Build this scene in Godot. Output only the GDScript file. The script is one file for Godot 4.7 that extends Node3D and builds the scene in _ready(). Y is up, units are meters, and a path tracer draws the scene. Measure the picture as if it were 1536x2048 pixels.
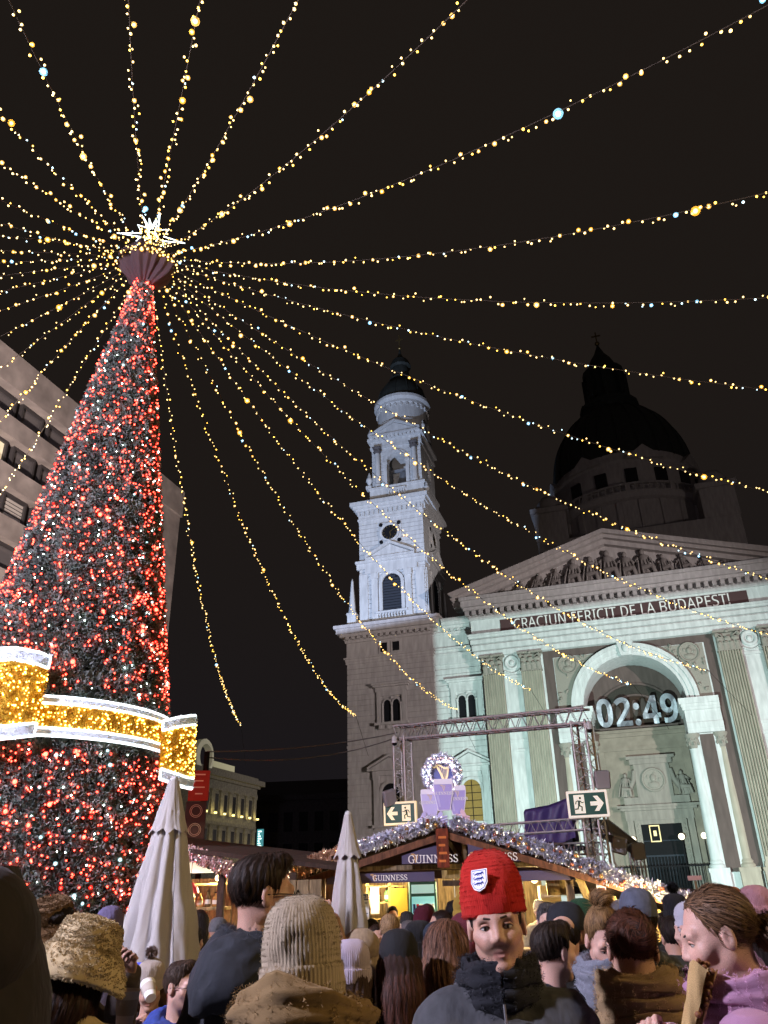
extends Node3D

# ---------------------------------------------------------------- mesh builder
class MB:
	var v := PackedVector3Array()
	var n := PackedVector3Array()
	var ix := PackedInt32Array()
	var c := PackedColorArray()
	func vert(p: Vector3, nn: Vector3) -> int:
		v.append(p); n.append(nn)
		return v.size() - 1
	func tri(a: Vector3, b: Vector3, d: Vector3) -> void:
		var nn := (b - a).cross(d - a).normalized()
		var k := v.size()
		v.append_array(PackedVector3Array([a, b, d])); n.append_array(PackedVector3Array([nn, nn, nn]))
		ix.append_array(PackedInt32Array([k, k + 2, k + 1]))
	func quad(a: Vector3, b: Vector3, d: Vector3, e: Vector3) -> void:  # counter-clockwise seen from outside
		var nn := (b - a).cross(d - a)
		if nn.length_squared() < 1e-16: nn = (d - a).cross(e - a)
		nn = nn.normalized()
		var k := v.size()
		v.append_array(PackedVector3Array([a, b, d, e])); n.append_array(PackedVector3Array([nn, nn, nn, nn]))
		ix.append_array(PackedInt32Array([k, k + 2, k + 1, k, k + 3, k + 2]))
	func hexa(p: Array) -> void:  # 8 corners: bottom 0..3 ccw from above, top 4..7
		quad(p[3], p[2], p[1], p[0]); quad(p[4], p[5], p[6], p[7])
		for i in 4:
			var j := (i + 1) % 4
			quad(p[i], p[j], p[j + 4], p[i + 4])
	func box(ctr: Vector3, s: Vector3, b := Basis()) -> void:
		var h := s * 0.5
		var p := []
		for y in [-h.y, h.y]:
			for q in [Vector2(-1, 1), Vector2(1, 1), Vector2(1, -1), Vector2(-1, -1)]:
				p.append(ctr + b * Vector3(q.x * h.x, y, q.y * h.z))
		hexa(p)
	func bbox(x0: float, x1: float, y0: float, y1: float, z0: float, z1: float) -> void:
		box(Vector3((x0 + x1) / 2, (y0 + y1) / 2, (z0 + z1) / 2), Vector3(absf(x1 - x0), absf(y1 - y0), absf(z1 - z0)))
	func rbox(ctr: Vector3, s: Vector3, r: float, b := Basis()) -> void:  # bevelled box
		var h := s * 0.5
		var pts := {}
		for sx in [-1, 1]:
			for sy in [-1, 1]:
				for sz in [-1, 1]:
					var q := Vector3(sx * h.x, sy * h.y, sz * h.z)
					pts[[sx, sy, sz]] = [ctr + b * (q - Vector3(0, sy * r, sz * r)), ctr + b * (q - Vector3(sx * r, 0, sz * r)), ctr + b * (q - Vector3(sx * r, sy * r, 0))]
		for ax in 3:
			for s1 in [-1, 1]:
				var l := []
				for q in [[-1, -1], [1, -1], [1, 1], [-1, 1]]:
					var key := [0, 0, 0]
					key[ax] = s1; key[(ax + 1) % 3] = q[0]; key[(ax + 2) % 3] = q[1]
					l.append(pts[key][ax])
				if s1 > 0: quad(l[0], l[1], l[2], l[3])
				else: quad(l[3], l[2], l[1], l[0])
				var a2 := (ax + 1) % 3
				for s2 in [-1, 1]:
					var k1 := [0, 0, 0]; var k2 := [0, 0, 0]
					k1[ax] = s1; k1[a2] = s2; k1[(ax + 2) % 3] = -1
					k2[ax] = s1; k2[a2] = s2; k2[(ax + 2) % 3] = 1
					if s1 * s2 > 0: quad(pts[k1][ax], pts[k1][a2], pts[k2][a2], pts[k2][ax])
					else: quad(pts[k2][ax], pts[k2][a2], pts[k1][a2], pts[k1][ax])
		for key in pts:
			var t: Array = pts[key]
			if key[0] * key[1] * key[2] > 0: tri(t[0], t[1], t[2])
			else: tri(t[2], t[1], t[0])
	func prism(poly: PackedVector2Array, z0: float, z1: float, xf := Transform3D()) -> void:
		if Geometry2D.is_polygon_clockwise(poly):
			poly = poly.duplicate(); poly.reverse()
		var t := Geometry2D.triangulate_polygon(poly)
		for i in range(0, t.size(), 3):
			var a := poly[t[i]]; var b := poly[t[i + 1]]; var d := poly[t[i + 2]]
			if (b - a).cross(d - a) < 0:
				var w := b; b = d; d = w
			tri(xf * Vector3(a.x, a.y, z1), xf * Vector3(b.x, b.y, z1), xf * Vector3(d.x, d.y, z1))
			tri(xf * Vector3(a.x, a.y, z0), xf * Vector3(d.x, d.y, z0), xf * Vector3(b.x, b.y, z0))
		for i in poly.size():
			var a := poly[i]; var b := poly[(i + 1) % poly.size()]
			quad(xf * Vector3(a.x, a.y, z1), xf * Vector3(a.x, a.y, z0), xf * Vector3(b.x, b.y, z0), xf * Vector3(b.x, b.y, z1))
	func grid(rows: Array, closed := false, flip := false) -> void:  # smooth patch; rows of equal length
		var m: int = rows[0].size()
		var k := v.size()
		var r := rows.size()
		for i in r:
			var ra: PackedVector3Array = rows[maxi(i - 1, 0)]
			var rb: PackedVector3Array = rows[mini(i + 1, r - 1)]
			var row: PackedVector3Array = rows[i]
			for j in m:
				var j0 := (j - 1 + m) % m if closed else maxi(j - 1, 0)
				var j1 := (j + 1) % m if closed else mini(j + 1, m - 1)
				var du := row[j1] - row[j0]
				if du.length_squared() < 1e-12: du = ra[j1] - ra[j0] + rb[j1] - rb[j0]
				var nn := du.cross(rb[j] - ra[j]).normalized()
				v.append(row[j]); n.append(-nn if flip else nn)
		var cols := m if closed else m - 1
		for i in r - 1:
			for j in cols:
				var a := k + i * m + j
				var b := k + i * m + (j + 1) % m
				var d := b + m
				var e := a + m
				if flip: ix.append_array(PackedInt32Array([a, b, d, a, d, e]))
				else: ix.append_array(PackedInt32Array([a, d, b, a, e, d]))
	func lathe(prof: Array, sides: int, xf := Transform3D(), smooth := false, a0 := 0.0, a1 := TAU) -> void:
		var full := is_equal_approx(a1 - a0, TAU)
		var cnt := sides if full else sides + 1
		var mk := func(p: Vector2) -> PackedVector3Array:
			var row := PackedVector3Array()
			for j in cnt:
				var a := a0 + (a1 - a0) * j / sides
				row.append(xf * Vector3(p.x * sin(a), p.y, p.x * cos(a)))
			return row
		if smooth:
			var rows := []
			for p in prof: rows.append(mk.call(p))
			grid(rows, full)
		else:
			for i in prof.size() - 1: grid([mk.call(prof[i]), mk.call(prof[i + 1])], full)
	func tube(pts: Array, r: Variant, sides := 6, caps := true) -> void:
		var rows := []
		var up := Vector3.UP
		for i in pts.size():
			var d: Vector3 = (pts[mini(i + 1, pts.size() - 1)] - pts[maxi(i - 1, 0)]).normalized()
			if absf(d.dot(up)) > 0.95: up = Vector3.RIGHT if absf(d.x) < 0.9 else Vector3.FORWARD
			var s := d.cross(up).normalized()
			var t := s.cross(d)
			up = t
			var row := PackedVector3Array()
			var rr: float = r[i] if r is Array else r
			for j in sides:
				var a := TAU * j / sides
				row.append(pts[i] + (s * cos(a) + t * sin(a)) * rr)
			rows.append(row)
		grid(rows, true, true)
		if caps:
			var f: PackedVector3Array = rows[0]; var l: PackedVector3Array = rows[-1]
			for j in range(1, sides - 1):
				tri(f[0], f[j], f[j + 1]); tri(l[0], l[j + 1], l[j])
	func ball(ctr: Vector3, r: Vector3, sides := 12, rings := 7, b := Basis()) -> void:
		var rows := []
		for i in rings + 1:
			var t := PI * i / rings
			var row := PackedVector3Array()
			for j in sides:
				var a := TAU * j / sides
				row.append(ctr + b * (Vector3(maxf(sin(t), 0.001) * sin(a), -cos(t), maxf(sin(t), 0.001) * cos(a)) * r))
			rows.append(row)
		grid(rows, true)
	func add(vs: PackedVector3Array, ns: PackedVector3Array, is_: PackedInt32Array, xf := Transform3D()) -> void:
		var k := v.size()
		v.append_array(xf * vs)
		var bt := xf.basis.orthonormalized()
		for q in ns: n.append(bt * q)
		for i in is_: ix.append(k + i)
	func mesh() -> ArrayMesh:
		var a := []
		a.resize(Mesh.ARRAY_MAX)
		a[Mesh.ARRAY_VERTEX] = v; a[Mesh.ARRAY_NORMAL] = n; a[Mesh.ARRAY_INDEX] = ix
		if c.size() == v.size(): a[Mesh.ARRAY_COLOR] = c
		var m := ArrayMesh.new()
		m.add_surface_from_arrays(Mesh.PRIMITIVE_TRIANGLES, a)
		return m

# ---------------------------------------------------------------- materials
var noise_tex := {}
func tex(key: String) -> Texture2D:
	if noise_tex.has(key): return noise_tex[key]
	var f := FastNoiseLite.new()
	var t := NoiseTexture2D.new()
	var lo := 0.72
	var hi := 1.0
	t.width = 256; t.height = 256; t.seamless = true
	f.seed = hash(key) % 1000
	match key:
		"soft": f.frequency = 0.02; f.fractal_octaves = 4
		"stone": f.frequency = 0.035; f.fractal_octaves = 5; lo = 0.7
		"wash": f.frequency = 0.02; f.fractal_octaves = 6; lo = 0.85
		"fold": f.frequency = 0.012; f.fractal_type = FastNoiseLite.FRACTAL_RIDGED; f.fractal_octaves = 3; f.domain_warp_enabled = true; f.domain_warp_amplitude = 40.0; f.domain_warp_frequency = 0.01; lo = 0.0
		"fold_tone": f.frequency = 0.09; f.fractal_octaves = 5; lo = 0.7
		"pore": f.frequency = 0.1; f.fractal_octaves = 4; lo = 0.78
		"camo": f.noise_type = FastNoiseLite.TYPE_CELLULAR; f.cellular_return_type = FastNoiseLite.RETURN_CELL_VALUE; f.frequency = 0.02; lo = 0.15
		"grain": f.frequency = 0.12; f.fractal_octaves = 3; lo = 0.6
		"cloth": f.frequency = 0.3; f.fractal_octaves = 2; lo = 0.62
		"wood": f.noise_type = FastNoiseLite.TYPE_PERLIN; f.frequency = 0.03; f.fractal_octaves = 4; f.domain_warp_enabled = true; lo = 0.5
		"hair": f.frequency = 0.08; f.fractal_octaves = 3; lo = 0.3
		"bump": f.frequency = 0.06; f.fractal_octaves = 5; lo = 0.0
		"weave": f.noise_type = FastNoiseLite.TYPE_CELLULAR; f.frequency = 0.18; lo = 0.0
	var g := Gradient.new()
	g.colors = PackedColorArray([Color(lo, lo, lo), Color(hi, hi, hi)])
	t.color_ramp = g; t.noise = f
	noise_tex[key] = t
	return t

func mat(col: Color, rough := 0.8, o := {}) -> StandardMaterial3D:
	var m := StandardMaterial3D.new()
	var cc := col.linear_to_srgb()
	cc.a = o.get("alpha", 1.0)
	m.albedo_color = cc
	m.roughness = rough
	m.metallic = o.get("metal", 0.0)
	m.metallic_specular = o.get("spec", 0.4)
	if o.has("alpha"): m.transparency = BaseMaterial3D.TRANSPARENCY_ALPHA
	if o.has("tex"):
		m.albedo_texture = tex(o.tex)
		m.uv1_triplanar = true
		m.uv1_scale = o.get("scale", Vector3.ONE)
	if o.has("bump"):
		m.heightmap_enabled = true
		m.heightmap_texture = tex(o.get("bumptex", "bump"))
		m.heightmap_scale = o.bump
		m.uv1_triplanar = true
		m.uv1_scale = o.get("scale", Vector3.ONE)
	if o.has("emit"):
		m.emission_enabled = true
		m.emission = (o.emit as Color).linear_to_srgb()
		m.emission_energy_multiplier = o.get("power", 1.0)
	if o.has("rim"):
		m.rim_enabled = true; m.rim = o.rim; m.rim_tint = 0.7
	if o.has("back"):
		m.backlight_enabled = true; m.backlight = o.back
	if o.get("vc", false): m.vertex_color_use_as_albedo = true
	return m

# ---------------------------------------------------------------- objects
var used := {}
func numbered(called: String) -> String:
	used[called] = used.get(called, 0) + 1
	return called if used[called] == 1 else "%s_%03d" % [called, used[called] - 1]
func tag(o: Node3D, label: String, category: String, group := "") -> Node3D:
	o.set_meta("label", label); o.set_meta("category", category)
	if group: o.set_meta("group", group)
	return o
func thing(called: String, label: String, category: String, at := Vector3.ZERO, turn := 0.0, group := "") -> Node3D:
	var o := Node3D.new()
	o.name = numbered(called)
	add_child(o)
	o.position = at; o.rotation.y = turn
	return tag(o, label, category, group)
func inst(called: String, m: Mesh, material: Material, parent: Node3D = null, xf := Transform3D()) -> MeshInstance3D:
	var o := MeshInstance3D.new()
	o.mesh = m
	o.material_override = material
	o.transform = xf
	if parent:
		o.name = called
		parent.add_child(o, true)
	else:
		o.name = numbered(called)
		add_child(o, true)
	return o
func put(called: String, b: MB, material: Material, parent: Node3D = null, xf := Transform3D()) -> MeshInstance3D:
	return inst(called, b.mesh(), material, parent, xf)
func many(called: String, m: Mesh, material: Material, xfs: Array, parent: Node3D, cols := []) -> MultiMeshInstance3D:
	var mm := MultiMesh.new()
	mm.transform_format = MultiMesh.TRANSFORM_3D
	mm.use_colors = cols.size() > 0
	mm.mesh = m
	mm.instance_count = xfs.size()
	for i in xfs.size():
		mm.set_instance_transform(i, xfs[i])
		if cols: mm.set_instance_color(i, cols[i])
	var o := MultiMeshInstance3D.new()
	o.multimesh = mm
	o.material_override = material
	o.name = called
	o.set_meta("kind", "stuff")
	parent.add_child(o, true)
	return o
func T(p: Vector3, e := Vector3.ZERO, s := Vector3.ONE) -> Transform3D:
	return Transform3D(Basis.from_euler(e).scaled_local(s), p)
func text(called: String, s: String, h: float, depth: float, material: Material, parent: Node3D, xf: Transform3D, font := "Droid Sans", bold := false) -> MeshInstance3D:
	var tm := TextMesh.new()
	var f := SystemFont.new()
	f.font_names = PackedStringArray([font])
	if bold: f.font_weight = 700
	tm.font = f
	tm.text = s
	tm.font_size = 64
	tm.pixel_size = h / 46.0
	tm.depth = depth
	tm.curve_step = 1.5
	return inst(called, tm, material, parent, xf)
func align(d: Vector3) -> Basis:  # y axis along d
	var y := d.normalized()
	var x := y.cross(Vector3.FORWARD if absf(y.z) < 0.9 else Vector3.RIGHT).normalized()
	return Basis(x, y, x.cross(y))
func rect2(x0: float, y0: float, x1: float, y1: float) -> PackedVector2Array:
	return PackedVector2Array([Vector2(x0, y0), Vector2(x1, y0), Vector2(x1, y1), Vector2(x0, y1)])
func arch2(cx: float, y0: float, r: float, spring: float, seg := 14) -> PackedVector2Array:
	var p := PackedVector2Array([Vector2(cx - r, y0), Vector2(cx + r, y0)])
	for i in seg + 1: p.append(Vector2(cx + r * cos(PI * i / seg), spring + r * sin(PI * i / seg)))
	return p
func lamp(called: String, label: String, at: Vector3, dir: Vector3, col: Color, energy: float, angle: float, soft: float, rad := 0.05) -> SpotLight3D:
	var l := SpotLight3D.new()
	l.name = called
	add_child(l, true)
	l.look_at_from_position(at, at + dir, Vector3.UP if absf(dir.normalized().y) < 0.98 else Vector3.RIGHT)
	l.light_color = col.linear_to_srgb(); l.light_energy = energy
	l.spot_angle = angle; l.spot_angle_attenuation = soft; l.light_size = rad; l.spot_range = 200.0; l.spot_attenuation = 2.0
	l.shadow_enabled = true
	return l
func omni(called: String, at: Vector3, col: Color, energy: float, rad := 0.1) -> OmniLight3D:
	var l := OmniLight3D.new()
	l.name = called
	l.position = at
	l.light_color = col.linear_to_srgb(); l.light_energy = energy; l.light_size = rad; l.omni_range = 60.0; l.omni_attenuation = 2.0
	l.shadow_enabled = true
	add_child(l, true)
	return l

# ---------------------------------------------------------------- smooth-union field -> surface nets
# a primitive is [op, kind, a, b, ra, rb, k]; op 0 join, 1 carve; kind 0 tapered capsule, 1 ellipsoid (b = radii), 2 half-space (a point, b normal)
static func dist1(p: Vector3, q: Array) -> float:
	var kind: int = q[1]
	var pa: Vector3 = p - q[2]
	var ba: Vector3 = q[3]
	if kind == 0:
		ba -= q[2]
		var h := clampf(pa.dot(ba) / maxf(ba.length_squared(), 1e-9), 0.0, 1.0)
		var ra: float = q[4]
		return (pa - ba * h).length() - ra - (q[5] - ra) * h
	if kind == 1:
		var e := pa / ba
		var k0 := e.length()
		if k0 < 0.2: return -minf(ba.x, minf(ba.y, ba.z)) * 0.8
		return k0 * (k0 - 1.0) / (e / ba).length()
	return pa.dot(ba)
static func field(p: Vector3, l: Array) -> float:
	var d := 10.0
	for q: Array in l:
		var e := dist1(p, q)
		var k: float = q[6]
		if q[0] == 0:
			var h := maxf(k - absf(d - e), 0.0)
			d = minf(d, e) - h * h * 0.25 / k
		else:
			e = -e
			var h := maxf(k - absf(d - e), 0.0)
			d = maxf(d, e) + h * h * 0.25 / k
	return d
static func nets(l: Array, lo: Vector3, hi: Vector3, cell: float, disp = null) -> Array:
	const B := 4
	var nx := int(ceil((hi.x - lo.x) / cell / B)) * B + 1
	var ny := int(ceil((hi.y - lo.y) / cell / B)) * B + 1
	var nz := int(ceil((hi.z - lo.z) / cell / B)) * B + 1
	var f := PackedFloat32Array()
	f.resize(nx * ny * nz)
	f.fill(1.0)
	var half := cell * B * 0.5
	var slack := 0.018 if disp != null else 0.002
	var active := PackedInt32Array()
	for bz in (nz - 1) / B:
		for by in (ny - 1) / B:
			for bx in (nx - 1) / B:
				var ctr := lo + Vector3(bx, by, bz) * (cell * B) + Vector3.ONE * half
				var d0 := field(ctr, l)
				var on := absf(d0) < half * 1.75 + slack
				var near := []
				if on:
					active.append_array(PackedInt32Array([bx, by, bz]))
					for q: Array in l:
						var e := dist1(ctr, q)
						if q[0] == 0:
							if e < d0 + half * 3.5 + q[6]: near.append(q)
						elif e < half * 3.5 + q[6] + slack: near.append(q)
				for z in range(bz * B, bz * B + B + 1):
					for y in range(by * B, by * B + B + 1):
						var k := (z * ny + y) * nx + bx * B
						for x in B + 1:
							if on:
								if f[k + x] == 1.0:
									var p := lo + Vector3(bx * B + x, y, z) * cell
									var d := field(p, near)
									if disp != null: d += disp.call(p)
									f[k + x] = d
							elif f[k + x] == 1.0 and d0 < 0.0: f[k + x] = -0.5
	var id := PackedInt32Array()
	id.resize(nx * ny * nz)
	id.fill(-1)
	var v := PackedVector3Array()
	var sx := 1
	var sy := nx
	var sz := nx * ny
	var off := PackedInt32Array([0, sx, sy, sx + sy, sz, sx + sz, sy + sz, sx + sy + sz])
	var cells := PackedInt32Array()
	for t in range(0, active.size(), 3):
		for z in range(active[t + 2] * B, active[t + 2] * B + B):
			for y in range(active[t + 1] * B, active[t + 1] * B + B):
				for x in range(active[t] * B, active[t] * B + B):
					var k := (z * ny + y) * nx + x
					var neg := 0
					for o in off:
						if f[k + o] < 0.0: neg += 1
					if neg == 0 or neg == 8: continue
					var acc := Vector3.ZERO
					var cnt := 0
					for e in 12:
						var a: int = EDGE[e * 2]
						var b: int = EDGE[e * 2 + 1]
						var fa := f[k + off[a]]
						var fb := f[k + off[b]]
						if (fa < 0.0) != (fb < 0.0):
							var u := fa / (fa - fb)
							acc += Vector3((a & 1) + ((b & 1) - (a & 1)) * u, ((a >> 1) & 1) + (((b >> 1) & 1) - ((a >> 1) & 1)) * u, (a >> 2) + ((b >> 2) - (a >> 2)) * u)
							cnt += 1
					id[k] = v.size()
					v.append(lo + (Vector3(x, y, z) + acc / cnt) * cell)
					cells.append(k)
	var ix := PackedInt32Array()
	var st := [sx, sy, sz]
	for k in cells:
		for ax in 3:
			var s1: int = st[(ax + 1) % 3]
			var s2: int = st[(ax + 2) % 3]
			var fa := f[k]
			var fb: float = f[k + st[ax]]
			if (fa < 0.0) == (fb < 0.0) or k < s1 + s2: continue
			var a := id[k]
			var b := id[k - s1]
			var c := id[k - s1 - s2]
			var d := id[k - s2]
			if b < 0 or c < 0 or d < 0: continue
			if fa < 0.0: ix.append_array(PackedInt32Array([a, c, b, a, d, c]))
			else: ix.append_array(PackedInt32Array([a, b, c, a, c, d]))
	var n := PackedVector3Array()
	n.resize(v.size())
	for i in range(0, ix.size(), 3):
		var q := (v[ix[i + 2]] - v[ix[i]]).cross(v[ix[i + 1]] - v[ix[i]])
		n[ix[i]] += q; n[ix[i + 1]] += q; n[ix[i + 2]] += q
	for i in n.size(): n[i] = n[i].normalized()
	return [v, n, ix]
const EDGE := [0, 1, 2, 3, 4, 5, 6, 7, 0, 2, 1, 3, 4, 6, 5, 7, 0, 4, 1, 5, 2, 6, 3, 7]

# ---------------------------------------------------------------- the basilica, in its own axes: x along the front, y up, z towards the square
var M := {}
func courses(b: MB, x0: float, x1: float, y0: float, y1: float, z0: float, z1: float, hgt := 0.62, gap := 0.06) -> void:
	# a wall of stone courses with recessed joints, staggered upright joints on the front
	b.bbox(x0 + 0.1, x1 - 0.1, y0, y1, z0 + 0.1, z1 - 0.1)
	var cnt := int(round((y1 - y0) / hgt))
	var h := (y1 - y0) / cnt
	for i in cnt:
		b.bbox(x0, x1, y0 + i * h + gap, y0 + (i + 1) * h, z0, z1)
func ring(b: MB, x0: float, x1: float, z0: float, z1: float, prof: Array) -> void:
	# moulding that runs round a rectangular block: prof = [[y0, y1, out], ...]
	for p in prof: b.bbox(x0 - p[2], x1 + p[2], p[0], p[1], z0 - p[2], z1 + p[2])
func baluster(b: MB, x: float, y: float, z: float, h: float, r: float) -> void:
	b.lathe([Vector2(r * 0.9, y), Vector2(r * 0.9, y + h * 0.1), Vector2(r * 0.5, y + h * 0.16), Vector2(r, y + h * 0.36), Vector2(r * 0.45, y + h * 0.72), Vector2(r * 0.8, y + h * 0.9), Vector2(r * 0.8, y + h)], 6, T(Vector3(x, 0, z)))
func pediment(b: MB, cx: float, hw: float, y0: float, rise: float, z0: float, z1: float, t: float) -> void:
	# triangular pediment: base cornice, sunk field, two raking cornices
	b.bbox(cx - hw, cx + hw, y0, y0 + t, z0, z1)
	b.prism(PackedVector2Array([Vector2(cx - hw * 0.93, y0 + t), Vector2(cx + hw * 0.93, y0 + t), Vector2(cx, y0 + t + rise * 0.93)]), z0, z1 - t * 0.9)
	for s: float in [-1.0, 1.0]:
		var d := Vector2(hw, -rise).normalized()
		var up := Vector2(-d.y, d.x) * t
		var a := Vector2(0, rise + t)
		var e := Vector2(hw, t)
		b.prism(PackedVector2Array([Vector2(cx + s * a.x, y0 + a.y), Vector2(cx + s * e.x, y0 + e.y), Vector2(cx + s * (e.x + up.x * 0.3), y0 + e.y + up.y), Vector2(cx + s * a.x, y0 + a.y + t * 1.15)]), z0, z1)
func arch_band(b: MB, cx: float, sy: float, r0: float, r1: float, z0: float, z1: float, a0 := 0.0, a1 := PI, seg := 22) -> void:
	var rows := [PackedVector3Array(), PackedVector3Array(), PackedVector3Array(), PackedVector3Array()]
	for i in seg + 1:
		var a := a0 + (a1 - a0) * i / seg
		var d := Vector2(cos(a), sin(a))
		rows[0].append(Vector3(cx + d.x * r0, sy + d.y * r0, z0)); rows[1].append(Vector3(cx + d.x * r0, sy + d.y * r0, z1))
		rows[2].append(Vector3(cx + d.x * r1, sy + d.y * r1, z1)); rows[3].append(Vector3(cx + d.x * r1, sy + d.y * r1, z0))
	for i in 3: b.grid([rows[i], rows[i + 1]], false, true)
func figure_relief(b: MB, x: float, y: float, z: float, h: float, lean: float, rng: RandomNumberGenerator) -> void:
	# a draped carved figure in high relief
	var l := Vector3(lean, 0, 0)
	b.ball(Vector3(x, y + h * 0.9, z + 0.1) + l * h * 0.9, Vector3(0.085, 0.11, 0.09) * h, 8, 6)
	b.tube([Vector3(x, y, z), Vector3(x, y + h * 0.25, z + 0.08) + l * h * 0.25, Vector3(x, y + h * 0.55, z + 0.02) + l * h * 0.55, Vector3(x, y + h * 0.75, z + 0.03) + l * h * 0.75, Vector3(x, y + h * 0.84, z + 0.05) + l * h * 0.84], [0.24 * h, 0.2 * h, 0.15 * h, 0.17 * h, 0.05 * h], 8)
	for s: float in [-1.0, 1.0]:
		var e := Vector3(x + s * h * rng.randf_range(0.2, 0.32), y + h * rng.randf_range(0.42, 0.62), z + 0.15) + l * h * 0.6
		b.tube([Vector3(x + s * h * 0.12, y + h * 0.75, z + 0.05) + l * h * 0.75, e, e + Vector3(-s * h * rng.randf_range(-0.05, 0.2), h * rng.randf_range(-0.1, 0.22), h * 0.06)], [0.065 * h, 0.055 * h, 0.035 * h], 6)
	for k in 5:
		var fx := x + (k - 2) * 0.09 * h
		b.tube([Vector3(fx, y + h * 0.6, z + 0.14 * h) + l * h * 0.6, Vector3(fx + (k - 2) * 0.03 * h, y + h * 0.3, z + 0.2 * h) + l * h * 0.3, Vector3(fx + (k - 2) * 0.05 * h, y, z + 0.2 * h)], [0.02 * h, 0.035 * h, 0.04 * h], 5)
	b.tube([Vector3(x - 0.1 * h, y + h * 0.32, z + 0.15 * h) + l * h * 0.3, Vector3(x + 0.2 * h, y + h * 0.28, z + 0.3 * h) + l * h * 0.3, Vector3(x + 0.24 * h, y, z + 0.22 * h)], [0.11 * h, 0.09 * h, 0.07 * h], 6)
func capital(b: MB, x0: float, x1: float, y0: float, y1: float, z: float, d: float) -> void:
	# Corinthian capital of a pilaster: bell, two rows of acanthus leaves, corner scrolls and abacus
	var w := x1 - x0
	var h := y1 - y0
	b.bbox(x0 + 0.05, x1 - 0.05, y0, y1 - h * 0.14, z, z + d)
	b.bbox(x0 - 0.05, x1 + 0.05, y0, y0 + h * 0.06, z, z + d + 0.07)
	b.bbox(x0 - 0.22, x1 + 0.22, y1 - h * 0.1, y1, z, z + d + 0.3)
	for row in 2:
		var cnt := 4 - row
		for i in cnt:
			var cx := x0 + w * (i + 0.5) / cnt
			var yb := y0 + h * (0.06 + row * 0.24)
			var lw := w / cnt * 0.46
			var rows := []
			for k in 6:
				var t := k / 5.0
				var ww := lw * (1.0 - 0.5 * t * t)
				var out := d + 0.06 + 0.05 * row + 0.3 * t * t
				var yy := yb + h * 0.36 * sin(t * 1.9)
				rows.append(PackedVector3Array([Vector3(cx - ww, yy - 0.04, z + out - 0.09), Vector3(cx - ww * 0.5, yy, z + out + 0.05), Vector3(cx, yy, z + out - 0.03), Vector3(cx + ww * 0.5, yy, z + out + 0.05), Vector3(cx + ww, yy - 0.04, z + out - 0.09)]))
			b.grid(rows)
			b.ball(Vector3(cx, yb + h * 0.33, z + d + 0.28), Vector3(lw * 0.7, 0.1, 0.14), 7, 5)
	for s: float in [-1.0, 1.0]:
		var cx := (x0 + x1) / 2 + s * w * 0.47
		for t: float in [0.24, 0.13]: b.lathe([Vector2(0.01, -0.1), Vector2(t * h * 0.42, -0.1), Vector2(t * h * 0.42, 0.1 + (0.24 - t)), Vector2(0.01, 0.1 + (0.24 - t))], 10, Transform3D(Basis.from_euler(Vector3(PI / 2, 0, 0)), Vector3(cx, y1 - h * 0.24, z + d + 0.22)))
		b.tube([Vector3(cx - s * w * 0.3, y0 + h * 0.55, z + d + 0.1), Vector3(cx - s * w * 0.2, y1 - h * 0.25, z + d + 0.25), Vector3(cx, y1 - h * 0.13, z + d + 0.3)], 0.07, 5)
	b.ball(Vector3((x0 + x1) / 2, y1 - h * 0.08, z + d + 0.32), Vector3(0.2, 0.18, 0.12), 8, 6)
func fluted(b: MB, x0: float, x1: float, y0: float, y1: float, z: float, d: float, cnt := 7) -> void:
	# fluted pilaster shaft with base mouldings
	var w := x1 - x0
	b.bbox(x0, x1, y0, y1, z, z + d - 0.2)
	var rib := w / (cnt * 2.6 + 1)
	for i in cnt + 1:
		var rx := x0 + i * (w - rib) / cnt
		b.bbox(rx, rx + rib, y0 + 0.9, y1, z + d - 0.2, z + d)
	b.bbox(x0, x1, y0, y0 + 0.9, z + d - 0.2, z + d)
	b.bbox(x0 - 0.14, x1 + 0.14, y0, y0 + 0.3, z, z + d + 0.14)
	b.bbox(x0 - 0.08, x1 + 0.08, y0 + 0.3, y0 + 0.5, z, z + d + 0.08)
func medallion(b: MB, x: float, y: float, z: float, r: float) -> void:
	var xf := Transform3D(Basis.from_euler(Vector3(PI / 2, 0, 0)), Vector3(x, y, z))
	b.lathe([Vector2(r, 0), Vector2(r, 0.16), Vector2(r * 0.94, 0.24), Vector2(r * 0.84, 0.2), Vector2(r * 0.8, 0.1), Vector2(0.01, 0.1)], 24, xf)
	b.ball(Vector3(x, y + r * 0.14, z + 0.12), Vector3(r * 0.27, r * 0.33, 0.2), 10, 7)
	b.ball(Vector3(x, y - r * 0.42, z + 0.08), Vector3(r * 0.5, r * 0.3, 0.18), 10, 6)
	for i in 5: b.ball(Vector3(x + r * 0.5 * cos(i * 1.3), y + r * 0.5 * sin(i * 1.3), z + 0.08), Vector3(r * 0.16, r * 0.2, 0.1), 6, 4)
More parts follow.
